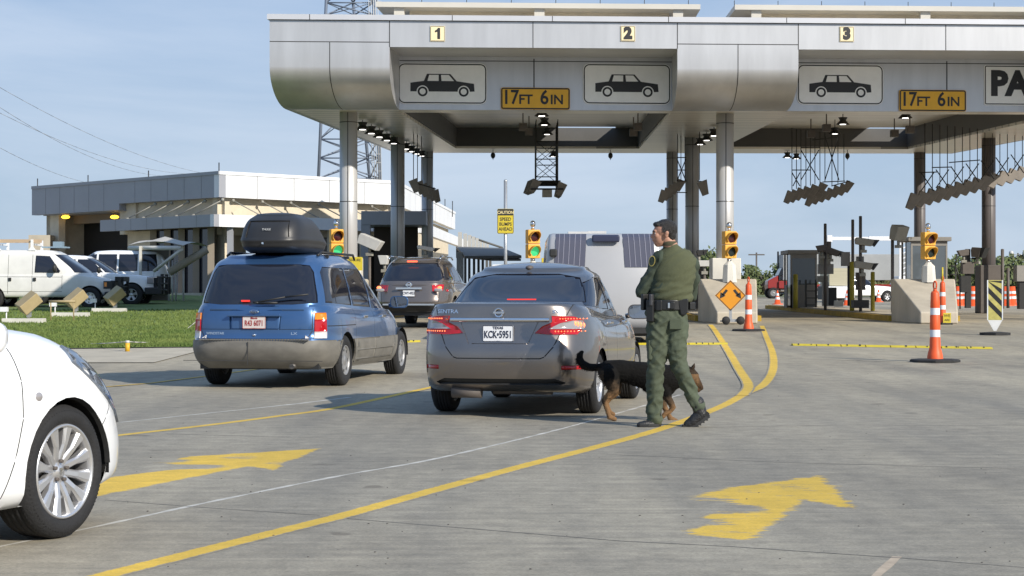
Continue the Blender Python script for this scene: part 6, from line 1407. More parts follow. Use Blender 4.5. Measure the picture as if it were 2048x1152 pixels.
cctv(742, 485, 58, -18, 'big pale camera housing just right of the left front column', L=.75, W=.34, mat=mgrayl, pitch=22, post=2.2, visor=False, hh=.34); cctv(766, 520, 60, 170, 'small pale camera just left of the brown SUV roof', L=.3, mat=mgrayl, pitch=0, post=1.6, visor=False, hh=.3)
cctv(1119, 477, 56, -30, 'pale camera head between the green signal and the trailer', L=.26, W=.3, mat=mgrayl, pitch=5, post=2.6, visor=False, hh=.26)
cctv(1412, 527, 60, 0, 'grey flat camera box behind the officer back', L=.5, W=.3, mat=mgrayl, pitch=0, post=1.2, visor=False, hh=.2); cctv(1401, 506, 60.5, 0, 'small black camera behind the officer shoulder', L=.2, W=.2, mat=mdark, pitch=0, visor=True, hh=.2)
cctv(853, 497, 61, 12, 'pale camera showing above the brown SUV roof', L=.55, W=.26, mat=mgrayl, pitch=10, post=1.9, visor=True, hh=.13)
def boxes(px, Y, parts, label, name='equipment_pedestal', cat='equipment'):
    p = gat(px, Y)+Vector((0, 0, .19)); t = thing(name, label, cat, p, 0, 'equipment on the islands')
    for (x0, y0, x1, y1, d, nm, mt) in parts:
        a, c = at(x0, y1, Y)-p, at(x1, y0, Y)-p; B().box((a.x, -d/2, max(a.z, 0)), (c.x, d/2, c.z)).out(nm, mt, t, bevel=.012)
    return t
boxes(1650, 68.4, [(1638, 500, 1660, 530, .3, 'junction_box', mbox), (1653, 483, 1662, 512, .12, 'bracket_box', mbrown), (1636, 528, 1666, 548, .3, 'cabinet', mbooth), (1634, 552, 1655, 564, .35, 'printer_box', mbox), (1645, 564, 1656, 612, .3, 'column', mbooth), (1656, 575, 1672, 612, .3, 'lower_box', mdark)], 'stack of grey boxes and cabinets around the leftmost camera pole')
boxes(1700, 66.9, [(1683, 504, 1699, 532, .28, 'junction_box', mbooth), (1695, 532, 1700, 612, .1, 'column', mdark)], 'grey junction box left of the thick yellow bollard')
boxes(1722, 64.2, [(1713, 513, 1727, 526, .2, 'bracket_box', mbox), (1712, 545, 1730, 580, .25, 'cabinet', mbrown), (1716, 580, 1724, 612, .15, 'column', mdark), (1705, 600, 1735, 616, .6, 'base_box', mdark)], 'dark equipment column under the stacked cameras')
boxes(1677, 67, [(1669, 601, 1685, 613, .3, 'bucket', mconcw)], 'small white bucket on the island kerb by the bollards', 'bucket', 'bucket')
boxes(1937, 71.2, [(1923, 524, 1946, 548, .4, 'cabinet', mbrown), (1931, 498, 1940, 526, .15, 'neck', mdark), (1930, 548, 1941, 616, .2, 'column', mdark), (1920, 552, 1934, 585, .3, 'side_box', mdark), (1943, 515, 1958, 519, .1, 'arm', mdark)], 'dark camera pedestal with cabinet between the right columns')
boxes(2045, 70, [(2030, 531, 2062, 563, .5, 'cabinet', mbooth), (2036, 563, 2058, 618, .35, 'column', mdark)], 'grey cabinet pedestal at the right picture edge')
boxes(1120, 56.2, [(1105, 515, 1128, 600, .3, 'column', mdark), (1083, 516, 1092, 534, .05, 'yellow_box', myel2), (1128, 500, 1134, 520, .2, 'lamp_box', mdark)], 'dark equipment column with yellow box right of the green signal')
B().box((0, 0, 0), (0, 0, 0)).bm.free()
pr = thing('guard_rail', 'small dark rail gate right of the larger booth', 'rail', gat(1908, 74)); po = Vector(pr.location); b = B(lambda p: Vector(p)-po)
b.tube([at(1898, 532, 74), at(1911, 532, 74), at(1914, 508, 74)], .03); b.tube([at(1911, 532, 74), at(1920, 560, 74), at(1920, 618, 74)], .03); b.tube([at(1898, 549, 74), at(1914, 549, 74)], .03); b.tube([at(1911, 532, 74), at(1911, 618, 74)], .03); b.out('rails', mdark, pr)
# ---------------------------------------------------------------- far vehicles
p = gat(1650, 168); t = thing('semi_truck', 'red semi truck with grey box trailer far off left of the small booth', 'truck', gat(1560, 168), R(180)); 
b = B(); b.box((-1.1, -1.2, .9), (.3, 1.2, 1.6)); b.prism([(.3, .9), (1.25, .9), (1.25, 1.6), (.3, 2.1)], -1.0, 1.0); b.out('cab', mred, t, bevel=.08); B().prism([(-.1, 2.1), (.3, 2.1), (.0, 2.75), (-.1, 2.8)], -1.0, 1.0).out('cab_window', mglass, t)
B().box((-12, -1.25, 1.65), (-.1, 1.25, 4.0)).out('trailer_body', M('dull_silver', (.33, .34, .34), .5, var=.1, vs=1), t, bevel=.04); B().box((-12, -1.1, 1.0), (-1.2, 1.1, 1.28)).out('trailer_frame', mred, t)
B().cyl((-.02, -1.35, .9), (-.02, -1.35, 4.3), .09, n=10).cyl((-1.25, -1.0, .9), (-1.25, -1.0, 3.9), .09, n=10).cyl((-1.25, 1.0, .9), (-1.25, 1.0, 3.9), .09, n=10).out('exhaust_stacks', mdark, t); B().cyl((-1.1, -1.15, .75), (.4, -1.15, .75), .33, n=16).out('fuel_tank', mchrome, t)
for x in (.75, -3.0, -4.2):
    for y in (-1.05, 1.05): w_ = make_wheel(.5, .3, .28, 'cover', mcover); w_.parent = t; w_.location = (x, y, .5); w_.rotation_euler = (0, 0, R(180) if y > 0 else 0)
truck('pickup_truck', 'far white pickup seen between the yellow bollard and the camera column', gat(1728, 138).x-2, 138, 5, mwcar, False, yaw=75, cab=(.2, 2.55), H=1.9)
truck('pickup_truck', 'far white vehicle beyond the thin yellow bollard', gat(1782, 175).x, 175, 5, mwcar, False, yaw=100, cab=(.0, 2.55), H=1.9)
p = gat(1680, 132); t = thing('box_truck', 'beige box truck body far off behind the bollard and boxes', 'truck', p); B().box((-.75, 0, 1.2), (.75, 4, 2.45)).out('box_body', M('beige_slats', (.42, .39, .28), .7, var=.15, vs=1, stretch=(.2, 1, 12)), t); B().box((-.9, -.3, .3), (1.0, 0, 1.15)).out('tailgate', mwcar, t, bevel=.05); B().box((-.85, 0, .2), (.85, 4.5, 1.18)).out('chassis', mdark, t)
bl = thing('boom_lift', 'white boom lift truck with long horizontal arm behind the camera poles', 'boom lift', gat(1806, 118)); bo = Vector(bl.location); bf = lambda p: Vector(p)-bo; Yb = 118
mbm = M('boom_white', (.75, .76, .78), .4)
B(bf).box(at(1657, 480, Yb), at(1740, 474, Yb+.3)).box(at(1738, 481, Yb-.02), at(1797, 473, Yb+.36)).box(at(1655, 484, Yb-.1), at(1662, 471, Yb+.4)).out('upper_arm', mbm, bl)
b = B(bf)
a, c = at(1799, 552, Yb), at(1818, 480, Yb); b.box((a.x, Yb, a.z), (a.x+.12, Yb+.12, c.z)).box((c.x-.12, Yb, a.z), (c.x, Yb+.12, c.z))
for i in range(7): z = lerp(a.z, c.z, i/7); b.tube([(a.x, Yb+.05, z), (c.x, Yb+.05, z+(c.z-a.z)/7)], .05, 5)
b.out('lattice_mast', mbm, bl); B(bf).box(at(1797, 590, Yb)-Vector((0, 0, 0)), at(1822, 553, Yb+2)).out('truck_bed', mbm, bl, bevel=.05)
for y in (Yb+.3, Yb+1.8): B(bf).cyl((at(1802, 0, Yb).x, y, g(20, Yb)+.45), (at(1811, 0, Yb).x, y, g(20, Yb)+.45), .45, n=20).out('wheel', mtyre, bl)
# ---------------------------------------------------------------- left lawn
mtan = M('tan_floodlight', (.36, .28, .15), .6, var=.12, vs=5)
for i, (px, Y, w_, bx, by, lab) in enumerate(((48, 51, 1.13, 58, 606, 'tan box floodlight on a concrete slab, nearest the picture edge'), (141, 56.3, 1.1, 152, 597, 'tan box floodlight on a concrete slab, middle one in the sun'), (219, 61, 1.1, 230, 592, 'tan box floodlight on a concrete slab, farthest one in shade'))):
    p = gat(px, Y)+Vector((0, 0, .02)); t = thing('floodlight', lab, 'floodlight', p, 0, 'floodlights on the lawn')
    B().box((-w_/2, -.2, 0), (w_/2, .2, .13)).out('slab', mconcw, t, bevel=.01); c = at(bx, by, Y)-p
    B().cyl((c.x*.9, 0, .12), (c.x, 0, c.z-.05), .045, n=8).cb((c.x, 0, c.z-.28), (.12, .12, .2)).out('stem', msteel, t)
    b = B(); m_ = Euler((R(15), R(-40), R(25))).to_matrix(); b.xf = lambda q: m_ @ Vector(q)+c; b.box((-.30, -.22, -.15), (.30, .22, .17)); b.out('lamp_box', mtan, t, bevel=.02)
    B().cyl((-w_/2+.08, 0, .1), (-w_/2+.08, 0, .32), .02, n=6).cb((-w_/2+.02, 0, .38), (.2, .14, .13)).out('outlet_box', mwhitep, t)
p = gp(255, 704); t = thing('stub_post', 'short yellow stub post with pale cord at the edge of the lawn', 'post', p); B().cyl((0, 0, 0), (0, 0, .17), .045, n=14).out('post', M('deep_yellow', (.62, .36, .02), .5), t); B().cyl((0, 0, .17), (0, 0, .22), .04, n=14).out('cap', mgrayl, t)
q = at(400, 636, 50)-p; b = B(); P = [Vector((0, 0, .2)).lerp(q, i/14)-Vector((0, 0, .25*math.sin(math.pi*i/14))) for i in range(15)]; q2 = at(100, 681, 42)-p
b.tube(P, .010, 5); b.tube([Vector((0, 0, .2)).lerp(q2, i/8)-Vector((0, 0, .06*math.sin(math.pi*i/8))) for i in range(9)], .010, 5); b.out('cord', mjointw, t)
p = gat(98, 52.5); tag(B().tube([(0, 0, .58), (.75, 0, .58)], .035).tube([(.05, 0, 0), (.05, 0, .58)], .02).tube([(.7, 0, 0), (.7, 0, .58)], .02).out('yellow_rail', mtan, None, p), 'low yellowish rail on the lawn between two floodlights', 'rail')
# pebbles and scraps on the road
rnd = random.Random(5); b = B()
for i in range(130):
    px, py = rnd.uniform(250, 2040), rnd.uniform(720, 1140); q = gp(px, py); r = rnd.uniform(.002, .006); b.ball((q.x, q.y, q.z+r*.4), r, 6, (1.2, 1, .6))
kind(tag(b.out('grit', mjoint, fix=False), 'tiny dark grit scattered over the road surface', 'grit'), 'stuff')
# ---------------------------------------------------------------- organic figures
def cap(b, p, q, r0, r1, n=18, flat=None):
    p, q = Vector(p), Vector(q); d = q-p; L = d.length; k = 8
    pts = [p.lerp(q, i/k) for i in range(k+1)]
    for i, c in enumerate(pts): b.ball(c, lerp(r0, r1, i/k), n, flat or (1, 1, 1))
def eloft(b, secs, n=28, steps=5):
    """closed loft through ellipses (cx, cy, z, rx, ry)"""
    rows = []
    S_ = [(i, s) for i, s in enumerate(secs)]
    for i in range((len(secs)-1)*steps+1):
        t = i/steps; v = [crv([(k, s[j]) for k, s in S_], t) for j in range(5)]
        rows.append([b.V((v[0]+v[3]*math.cos(a), v[1]+v[4]*math.sin(a), v[2])) for a in [2*math.pi*m/n for m in range(n)]])
    for A, C in zip(rows, rows[1:]):
        for m in range(n): b.bm.faces.new((A[m], A[(m+1)%n], C[(m+1)%n], C[m]))
    b.bm.faces.new(rows[0][::-1]); b.bm.faces.new(rows[-1])
def organic(b, name, mat, parent, voxel=.008, smooth=4, fold=None, colfn=None):
    bmesh.ops.recalc_face_normals(b.bm, faces=b.bm.faces); me = bpy.data.meshes.new('t'); b.bm.to_mesh(me); b.bm.free()
    o = bpy.data.objects.new('t', me); COL.objects.link(o)
    m = o.modifiers.new('r', 'REMESH'); m.mode = 'VOXEL'; m.voxel_size = voxel; m.use_smooth_shade = True
    s = o.modifiers.new('s', 'SMOOTH'); s.iterations = smooth; s.factor = .6
    bpy.context.view_layer.update(); me2 = bpy.data.meshes.new_from_object(o.evaluated_get(bpy.context.evaluated_depsgraph_get())); bpy.data.objects.remove(o)
    if fold:
        nn = [v.normal.copy() for v in me2.vertices]
        for v, n_ in zip(me2.vertices, nn): v.co += n_*fold(v.co)
    for p in me2.polygons: p.use_smooth = True
    me2.materials.clear(); me2.materials.append(mat); me2.name = name
    if colfn:
        ca = me2.color_attributes.new('coat', 'FLOAT_COLOR', 'POINT')
        for i, v in enumerate(me2.vertices): ca.data[i].color = (*colfn(v.co), 1)
    o = bpy.data.objects.new(name, me2); COL.objects.link(o); o.parent = parent; return o
def nz(p, s, o=0): return noise.noise(Vector((p[0]*s[0]+o, p[1]*s[1], p[2]*s[2])))
mskin = M('skin', (.38, .20, .135), .55, var=.12, vs=20); mhair = M('black_hair', (.012, .010, .009), .5, bump=.6, bs=220)
mtrou = M('green_trousers', (.064, .080, .050), .85, var=.18, vs=5, bump=.25, bs=400); mshirt = M('green_shirt', (.038, .052, .034), .85, var=.15, vs=8, bump=.25, bs=400)
mvest = M('olive_fleece_vest', (.076, .084, .043), .95, var=.10, vs=6, bump=.4, bs=300); mboot = M('black_boots', (.016, .016, .017), .5, var=.3, vs=20, bump=.4, bs=60); mleath = M('black_leather', (.014, .014, .014), .35)
OY = 17.0; SO = F/OY
of = thing('person', 'man in olive vest and green uniform trousers standing with his back turned, looking left', 'person', (((1330-1024)/F*OY), OY, 0))
def O(px, py, y=0):           # photo pixel on the officer's plane -> his local frame
    Y = OY+y; p = at(px, py, Y); return p-Vector(of.location)
# trousers
b = B()
def leg(pts):
    for (a, ra), (c, rc) in zip(pts, pts[1:]): cap(b, a, c, ra, rc)
def E(px, py, y, rx, ry, b):  # ellipse section helper (rx in px)
    p = O(px, py, y); return (p.x, p.y, p.z, rx/SO, ry/SO)
eloft(b, [E(1335, 668, .02, 32, 22, b), E(1334, 650, .01, 42, 29, b), E(1333, 635, .0, 44, 30, b), E(1333, 618, .0, 42, 27, b), E(1334, 606, .0, 41, 25, b)])
leg([(O(1316, 650, .0), .125), (O(1314, 700, .0), .108), (O(1311, 735, .0), .088), (O(1309, 775, .02), .085), (O(1308, 815, .03), .078), (O(1309, 838, .03), .075)])
leg([(O(1352, 650, .0), .125), (O(1353, 695, -.02), .103), (O(1360, 735, -.04), .080), (O(1379, 775, -.02), .076), (O(1394, 806, .0), .070), (O(1398, 814, .0), .068)])
def fold(p):
    q = (p.x+.35*p.z, p.y, p.z-.5*p.x); f = .011*nz(q, (5, 5, 9))+.007*nz(q, (13, 9, 19), 4)-.006*abs(nz(q, (7, 7, 24), 9))
    a1 = (p.x*.8+p.z*.6, p.y, p.z*.8-p.x*.6); a2 = (p.x*.8-p.z*.6, p.y, p.z*.8+p.x*.6); f += .024*(.2-abs(nz(a1, (6, 7, 16), 11)))+.022*(.2-abs(nz(a2, (6, 7, 15), 21)))
    if p.z < .35: f += .010*nz(p, (4, 4, 30), 2)*max(0, 1-p.z/.35)
    k = math.exp(-((p.z-.56)/.10)**2); f += .010*k*nz((p.x-.5*p.z, p.y, p.z+.6*p.x), (9, 5, 26), 5)
    return f
trs = organic(b, 'trousers', mtrou, of, .0085, 2, fold)
b = B()      # cargo pockets, seat pocket, knee patch
p = O(1299, 700, -.02); b.cb((p.x, p.y, p.z), (.05, .13, .19)); o = b.out('cargo_pocket', mtrou, of, bevel=.02)
b = B(); p = O(1352, 648, -.125); b.cb((p.x, p.y, p.z), (.12, .02, .10)); b.out('seat_pocket', mtrou, of, bevel=.008)
# boots
b = B(); cap(b, O(1309, 828, .03), O(1307, 847, .03), .062, .055); cap(b, O(1312, 848, .03), O(1290, 849, -.01), .052, .046, flat=(1, 1, .85)); cap(b, O(1290, 849, -.01), O(1280, 850, -.02), .046, .040, flat=(1, 1, .8))
organic(b, 'boot', mboot, of, .007, 2, lambda p: .002*nz(p, (60, 60, 60)))
B().box((-.0, -.0, 0), (.0, .0, .0)).bm.free()
b = B(); P = [O(1318, 857, .08), O(1318, 857, -.03), O(1296, 857, -.07), O(1277, 857, -.06), O(1274, 857, 0), O(1292, 857, .07)]
b.prism([(q.x, q.y) for q in P], .0, .028, 'z'); b.out('boot_sole', mrubber, of, bevel=.006)
b = B(); cap(b, O(1397, 806, .0), O(1403, 826, .0), .066, .062); cap(b, O(1404, 828, .0), O(1388, 843, .0), .060, .054); cap(b, O(1388, 843, 0), O(1377, 849, 0), .052, .042)
organic(b, 'boot', mboot, of, .007, 2, lambda p: .002*nz(p, (60, 60, 60)))
b = B(); b.xf = None       # tilted sole facing right and down
S1 = [O(1419, 824, -.045), O(1421, 836, -.045), O(1398, 852, -.05), O(1380, 859, -.04), O(1367, 855, -.03)]; S2 = [Vector((q.x, q.y+.10, q.z)) for q in S1]
S3 = [O(1412, 822, -.04), O(1413, 832, -.04), O(1394, 846, -.045), O(1378, 853, -.035), O(1367, 850, -.03)]; S4 = [Vector((q.x, q.y+.10, q.z)) for q in S3]
for i in range(4):
    b.poly([S1[i], S1[i+1], S2[i+1], S2[i]]); b.poly([S1[i], S1[i+1], S3[i+1], S3[i]]); b.poly([S2[i], S2[i+1], S4[i+1], S4[i]])
b.poly([S1[0], S2[0], S4[0], S3[0]]); b.poly([S1[4], S2[4], S4[4], S3[4]])
so_ = b.out('boot_sole', mrubber, of)
b = B()
for i in range(4):
    for k in (.2, .5, .8):
        p = S1[i].lerp(S1[i+1], k); d = Vector((.5, 0, -.8)).normalized()*.006; b.cb(p+d+Vector((0, .03, 0)), (.016, .03, .012)); b.cb(p+d+Vector((0, .075, 0)), (.016, .03, .012))
b.out('tread', mrubber, so_)
# shirt: trunk under the vest, both sleeves
b = B()
eloft(b, [E(1335, 612, 0, 38, 24, b), E(1338, 580, .0, 38, 24, b), E(1350, 540, .02, 38, 24, b), E(1352, 515, .03, 36, 22, b), E(1347, 500, .03, 20, 16, b)])
cap(b, O(1324, 519, .03), O(1302, 552, .05), .088, .076); cap(b, O(1302, 552, .05), O(1283, 583, .07), .076, .064); cap(b, O(1283, 583, .07), O(1304, 592, .28), .062, .050)
cap(b, O(1382, 524, .04), O(1388, 560, .10), .080, .066); cap(b, O(1388, 560, .10), O(1384, 592, .16), .064, .056); cap(b, O(1384, 592, .16), O(1345, 592, .34), .055, .044)
sh = organic(b, 'shirt', mshirt, of, .010, 3, lambda p: .010*nz(p, (12, 12, 17))+.026*(.22-abs(nz((p.x*.7+p.z*.7, p.y, p.z*.7-p.x*.7), (6, 8, 20), 3))))
# shoulder patch: dark disc with gold rim
c = O(1303, 522, -.045); b = B(); mgold = M('gold_thread', (.55, .42, .10), .6)
m_ = Euler((R(-8), 0, R(-42))).to_matrix(); b.xf = lambda q: m_ @ Vector(q)+c
A = [(.040*math.cos(a), 0, .050*math.sin(a)) for a in [2*math.pi*i/20 for i in range(20)]]; C_ = [(.033*math.cos(a), -.001, .042*math.sin(a)) for a in [2*math.pi*i/20 for i in range(20)]]
for i in range(20): b.poly([A[i], A[(i+1)%20], C_[(i+1)%20], C_[i]])
b.out('patch_rim', mgold, sh); b = B(); b.xf = lambda q: m_ @ Vector(q)+c; b.poly([(x, .0005, z) for x, y, z in C_]); b.poly([(.02*math.cos(a), -.003, .012+.012*math.sin(a)) for a in [2*math.pi*i/10 for i in range(10)]]); b.out('patch', mshirt, sh)
# vest
b = B()
eloft(b, [E(1346, 604, 0, 39, 27, b), E(1346, 596, 0, 42, 30, b), E(1346, 580, .0, 43, 30, b), E(1350, 555, .01, 43, 30, b), E(1353, 530, .02, 42, 29, b), E(1353, 514, .03, 37, 26, b), E(1350, 503, .03, 28, 20, b), E(1344, 494, .03, 17, 15, b), E(1340, 488, .03, 15.5, 15, b)])
cap(b, O(1330, 508, .03), O(1322, 518, .03), .055, .050); cap(b, O(1375, 512, .03), O(1385, 524, .03), .060, .052)
def vf(p):
    z = p.z; f = .006*nz(p, (5, 5, 8))
    f += .010*math.exp(-((z-1.22)/.06)**2)*math.sin(z*75-p.x*22)+.008*math.exp(-((z-1.30)/.05)**2)*nz(p, (6, 6, 34), 7)
    f += .008*math.exp(-((z-1.40)/.10)**2)*nz(p, (6, 6, 22), 9)+.016*(.2-abs(nz((p.x*.8+z*.5, p.y, z*.85-p.x*.5), (4, 4, 15), 31)))
    return f
ve = organic(b, 'vest', mvest, of, .010, 4, vf)
b = B(); b.lathe([(.070, -.012), (.074, .012), (.070, .028), (.062, .030)], c=O(1338, 489, .03), n=28); b.out('collar', M('dark_olive_collar', (.055, .05, .028), .9), ve)
# head with face, neck (body), ears, hair
HP = O(1327, 467, .02)
b = B(); hx = lambda x, y, z: HP+Vector((x, y, z))     # face looks to -x and slightly away
b.ball(hx(.012, 0, .030), .098, 24, (1.06, .80, .92)); b.ball(hx(-.035, .0, -.035), .066, 20, (1.0, .86, 1.22)); b.ball(hx(-.060, 0, -.085), .034, 16, (1, 1.05, .75)); cap(b, hx(.030, 0, -.072), hx(-.055, 0, -.098), .040, .027)
b.ball(hx(-.080, 0, .018), .036, 16, (.75, 1.5, .6))          # brow
cap(b, hx(-.094, 0, .004), hx(-.112, 0, -.028), .010, .013); b.ball(hx(-.108, 0, -.034), .012, 12, (1, 1.5, .8))
b.ball(hx(-.097, 0, -.055), .014, 12, (.8, 1.8, .5)); b.ball(hx(-.093, 0, -.068), .014, 12, (.8, 1.6, .5)); b.ball(hx(-.065, -.040, -.020), .026, 12, (1, .7, 1))
cap(b, hx(.030, .0, -.05), O(1345, 497, .03), .060, .066); b.ball(O(1348, 503, .03), .08, 16, (1.2, 1, .6))
cap(b, O(1345, 503, .03), O(1347, 560, .02), .08, .10)
# hands clasped in front, on the forearms
for w0, w1, s_ in ((O(1304, 592, .28), O(1322, 596, .36), 1), (O(1345, 592, .34), O(1330, 597, .38), -1)):
    cap(b, w0, w1, .027, .030); d = (w1-w0).normalized(); up = Vector((0, 0, 1)); sd = d.cross(up).normalized(); b.ball(w1+d*.03, .040, 16, (1, .8, .9))
body = organic(b, 'body', mskin, of, .0055, 2)
b = B()
for w0, w1, s_ in ((O(1304, 592, .28), O(1322, 596, .36), 1), (O(1345, 592, .34), O(1330, 597, .38), -1)):
    d = (w1-w0).normalized()
    for k, L in enumerate((.070, .078, .074, .060)):
        r = w1+d*.045+Vector((0, 0, .027-.018*k)); m1 = r+d*L*.5+Vector((0, .004, 0)); m2 = m1+(d*.4+Vector((0, .5, -.3))).normalized()*L*.45; cap(b, r, m1, .0095, .009, 8); cap(b, m1, m2, .009, .0075, 8)
    r = w1+d*.01+Vector((0, -.02, .03)); m1 = r+(d*.6+Vector((0, -.1, .6))).normalized()*.035; cap(b, r, m1, .011, .010, 8); cap(b, m1, m1+d*.03, .010, .008, 8)
organic(b, 'fingers', mskin, body, .0035, 1)
b = B(); e = hx(.022, -.082, -.012); b.ball(e, .030, 16, (.62, .34, 1.05)); b.ball(e+Vector((.004, -.006, .014)), .022, 14, (.8, .4, .9)); organic(b, 'ear', mskin, body, .003, 1); b = B(); e = hx(.022, .082, -.012); b.ball(e, .030, 16, (.62, .34, 1.05)); organic(b, 'ear', mskin, body, .004, 1)
for s_ in (-1, 1):
    B().ball(hx(-.083, s_*.034, -.001), .0125, 12, (.6, 1.2, .7)).out('eye', M('eye_white', (.45, .42, .40), .3), body); B().ball(hx(-.0895, s_*.034, -.001), .006, 10).out('iris', mleath, body)
    b = B(); b.tube([hx(-.100, s_*.014, .014), hx(-.098, s_*.034, .021), hx(-.086, s_*.055, .014)], .0055, 6); b.out('eyebrow', mhair, body)
B().tube([hx(-.1065, -.018, -.062), hx(-.109, 0, -.061), hx(-.1065, .018, -.062)], .0025, 6).out('mouth_line', M('lip', (.16, .06, .05), .6), body)
b = B(); b.ball(hx(.020, 0, .040), .103, 26, (1.08, .84, .90)); b.ball(hx(-.052, 0, .082), .046, 18, (1.05, 1.35, .6)); b.ball(hx(.070, 0, -.015), .058, 16, (.8, 1.15, 1.15)); b.ball(hx(.045, -.060, .01), .04, 12, (1, .6, 1)); b.ball(hx(.045, .060, .01), .04, 12, (1, .6, 1))
hair = organic(b, 'hair', mhair, body, .006, 1, lambda p: .005*nz(p, (55, 55, 40))+.002*nz(p, (140, 140, 140)))
# carve: face stays in front of the hair by trimming hair vertices
me = hair.data; bm = bmesh.new(); bm.from_mesh(me)
dl = [v for v in bm.verts if (v.co.x-HP.x) < -.020 and (v.co.z-HP.z) < .062 or ((v.co.x-HP.x) < .030 and (v.co.z-HP.z) < .006) or (v.co.z-HP.z) < -.068]
bmesh.ops.delete(bm, geom=dl, context='VERTS'); bm.to_mesh(me); bm.free()
# belt and gear
b = B(); secs = [E(1334, 620, 0, 44, 29.5, b), E(1334, 610, 0, 44, 29.5, b), E(1335, 600, 0, 43, 29.5, b)]; eloft(b, secs); belt = b.out('duty_belt', mleath, of)
for p in belt.data.polygons: p.use_smooth = True
def gear(nm, px, py, y, d, r=0, mt=mleath, bev=.012): p = O(px, py, y); b = B(); b.cb((0, 0, 0), d); o = b.out(nm, mt, belt, p, bevel=bev); o.rotation_euler = (0, 0, R(r)); return o
gear('pistol_holster', 1302, 622, -.07, (.075, .10, .20), -25); gear('pistol_grip', 1302, 600, -.10, (.035, .07, .11), -20, M('gun_grey', (.04, .04, .045), .4)); gear('pouch', 1318, 611, -.11, (.06, .045, .10), -15); gear('radio', 1290, 604, .0, (.05, .09, .15), -60); gear('belt_keeper', 1338, 611, -.145, (.02, .012, .05), 0, mchrome, .003)
b = B(); p = O(1366, 614, -.09); b.prism([(-.05, .075), (.055, .075), (.05, -.05), (.02, -.08), (-.02, -.075)], -.03, .03); b.out('pouch', mleath, belt, p, bevel=.012); gear('flashlight_pouch', 1384, 612, .02, (.07, .06, .075), 30); gear('cuff_pouch', 1345, 611, -.135, (.05, .03, .075), 0)
of.scale = (.97, .97, 1)
# ---------------------------------------------------------------- dog
DY = 17.85; SD = F/DY
dg = thing('dog', 'black and tan shepherd dog walking right behind the man, tail curled up', 'dog', ((1290-1024)/F*DY, DY, 0))
def D(px, py, y=0): return at(px, py+1, DY+y)-Vector(dg.location)
dm = bpy.data.materials.new('dog_coat'); dm.use_nodes = True; t_ = dm.node_tree; bs = t_.nodes['Principled BSDF']; bs.inputs['Roughness'].default_value = .9; bs.inputs['Specular IOR Level'].default_value = .2
at_ = t_.nodes.new('ShaderNodeAttribute'); at_.attribute_name = 'coat'; n_ = t_.nodes.new('ShaderNodeTexNoise'); n_.inputs['Scale'].default_value = 130; mp_ = t_.nodes.new('ShaderNodeMapping'); mp_.inputs['Scale'].default_value = (.35, 1, 1); tcn = t_.nodes.new('ShaderNodeTexCoord')
t_.links.new(tcn.outputs['Object'], mp_.inputs[0]); t_.links.new(mp_.outputs[0], n_.inputs['Vector']); mm = t_.nodes.new('ShaderNodeMix'); mm.data_type = 'RGBA'; mm.blend_type = 'MULTIPLY'; mm.inputs['Factor'].default_value = .6
t_.links.new(at_.outputs['Color'], mm.inputs['A']); t_.links.new(n_.outputs['Fac'], mm.inputs['B']); t_.links.new(mm.outputs['Result'], bs.inputs['Base Color'])
bu = t_.nodes.new('ShaderNodeBump'); bu.inputs['Strength'].default_value = .6; bu.inputs['Distance'].default_value = .01; t_.links.new(n_.outputs['Fac'], bu.inputs['Height']); t_.links.new(bu.outputs[0], bs.inputs['Normal'])
b = B()
def chain(pts, n=14):
    for (a, ra), (c, rc) in zip(pts, pts[1:]): cap(b, a, c, ra, rc, n)
# trunk: deep chest narrowing to the loin
chain([(D(1218, 741), .105), (D(1240, 741), .110), (D(1262, 744), .112), (D(1290, 750), .130), (D(1315, 754), .142), (D(1335, 757), .130), (D(1350, 755), .105)], 18)
chain([(D(1300, 768), .085), (D(1335, 773), .085)])
chain([(D(1345, 748), .100), (D(1365, 745), .085), (D(1378, 748), .075)])         # neck
b.ball(D(1384, 753), .070, 18, (1, .95, 1)); chain([(D(1388, 756), .052), (D(1396, 766), .036), (D(1401, 773), .027)]); b.ball(D(1402, 775), .024, 12)
chain([(D(1380, 764), .045), (D(1392, 776), .026), (D(1397, 780), .020)])
for s_ in (-1, 1):     # ears
    cap(b, D(1381, 745, s_*.035), D(1387, 732, s_*.05), .026, .018, 10); cap(b, D(1387, 732, s_*.05), D(1389, 726, s_*.052), .016, .006, 10)
chain([(D(1208, 733), .045), (D(1195, 734), .036), (D(1180, 734), .038), (D(1167, 729), .040), (D(1159, 719), .036), (D(1160, 709), .030), (D(1164, 703), .018)])
# near hind leg
chain([(D(1218, 748, -.07), .095), (D(1224, 764, -.08), .075), (D(1228, 778, -.08), .052), (D(1218, 790, -.08), .036), (D(1209, 800, -.08), .029), (D(1213, 815, -.08), .023), (D(1218, 829, -.08), .023)])
chain([(D(1219, 833, -.08), .027), (D(1230, 837, -.08), .022)])
# far hind leg
chain([(D(1222, 748, .07), .09), (D(1232, 768, .08), .065), (D(1232, 782, .08), .045), (D(1218, 796, .08), .030), (D(1212, 804, .08), .026), (D(1216, 815, .08), .022), (D(1220, 823, .08), .022)])
chain([(D(1220, 824, .08), .025), (D(1227, 828, .08), .020)])
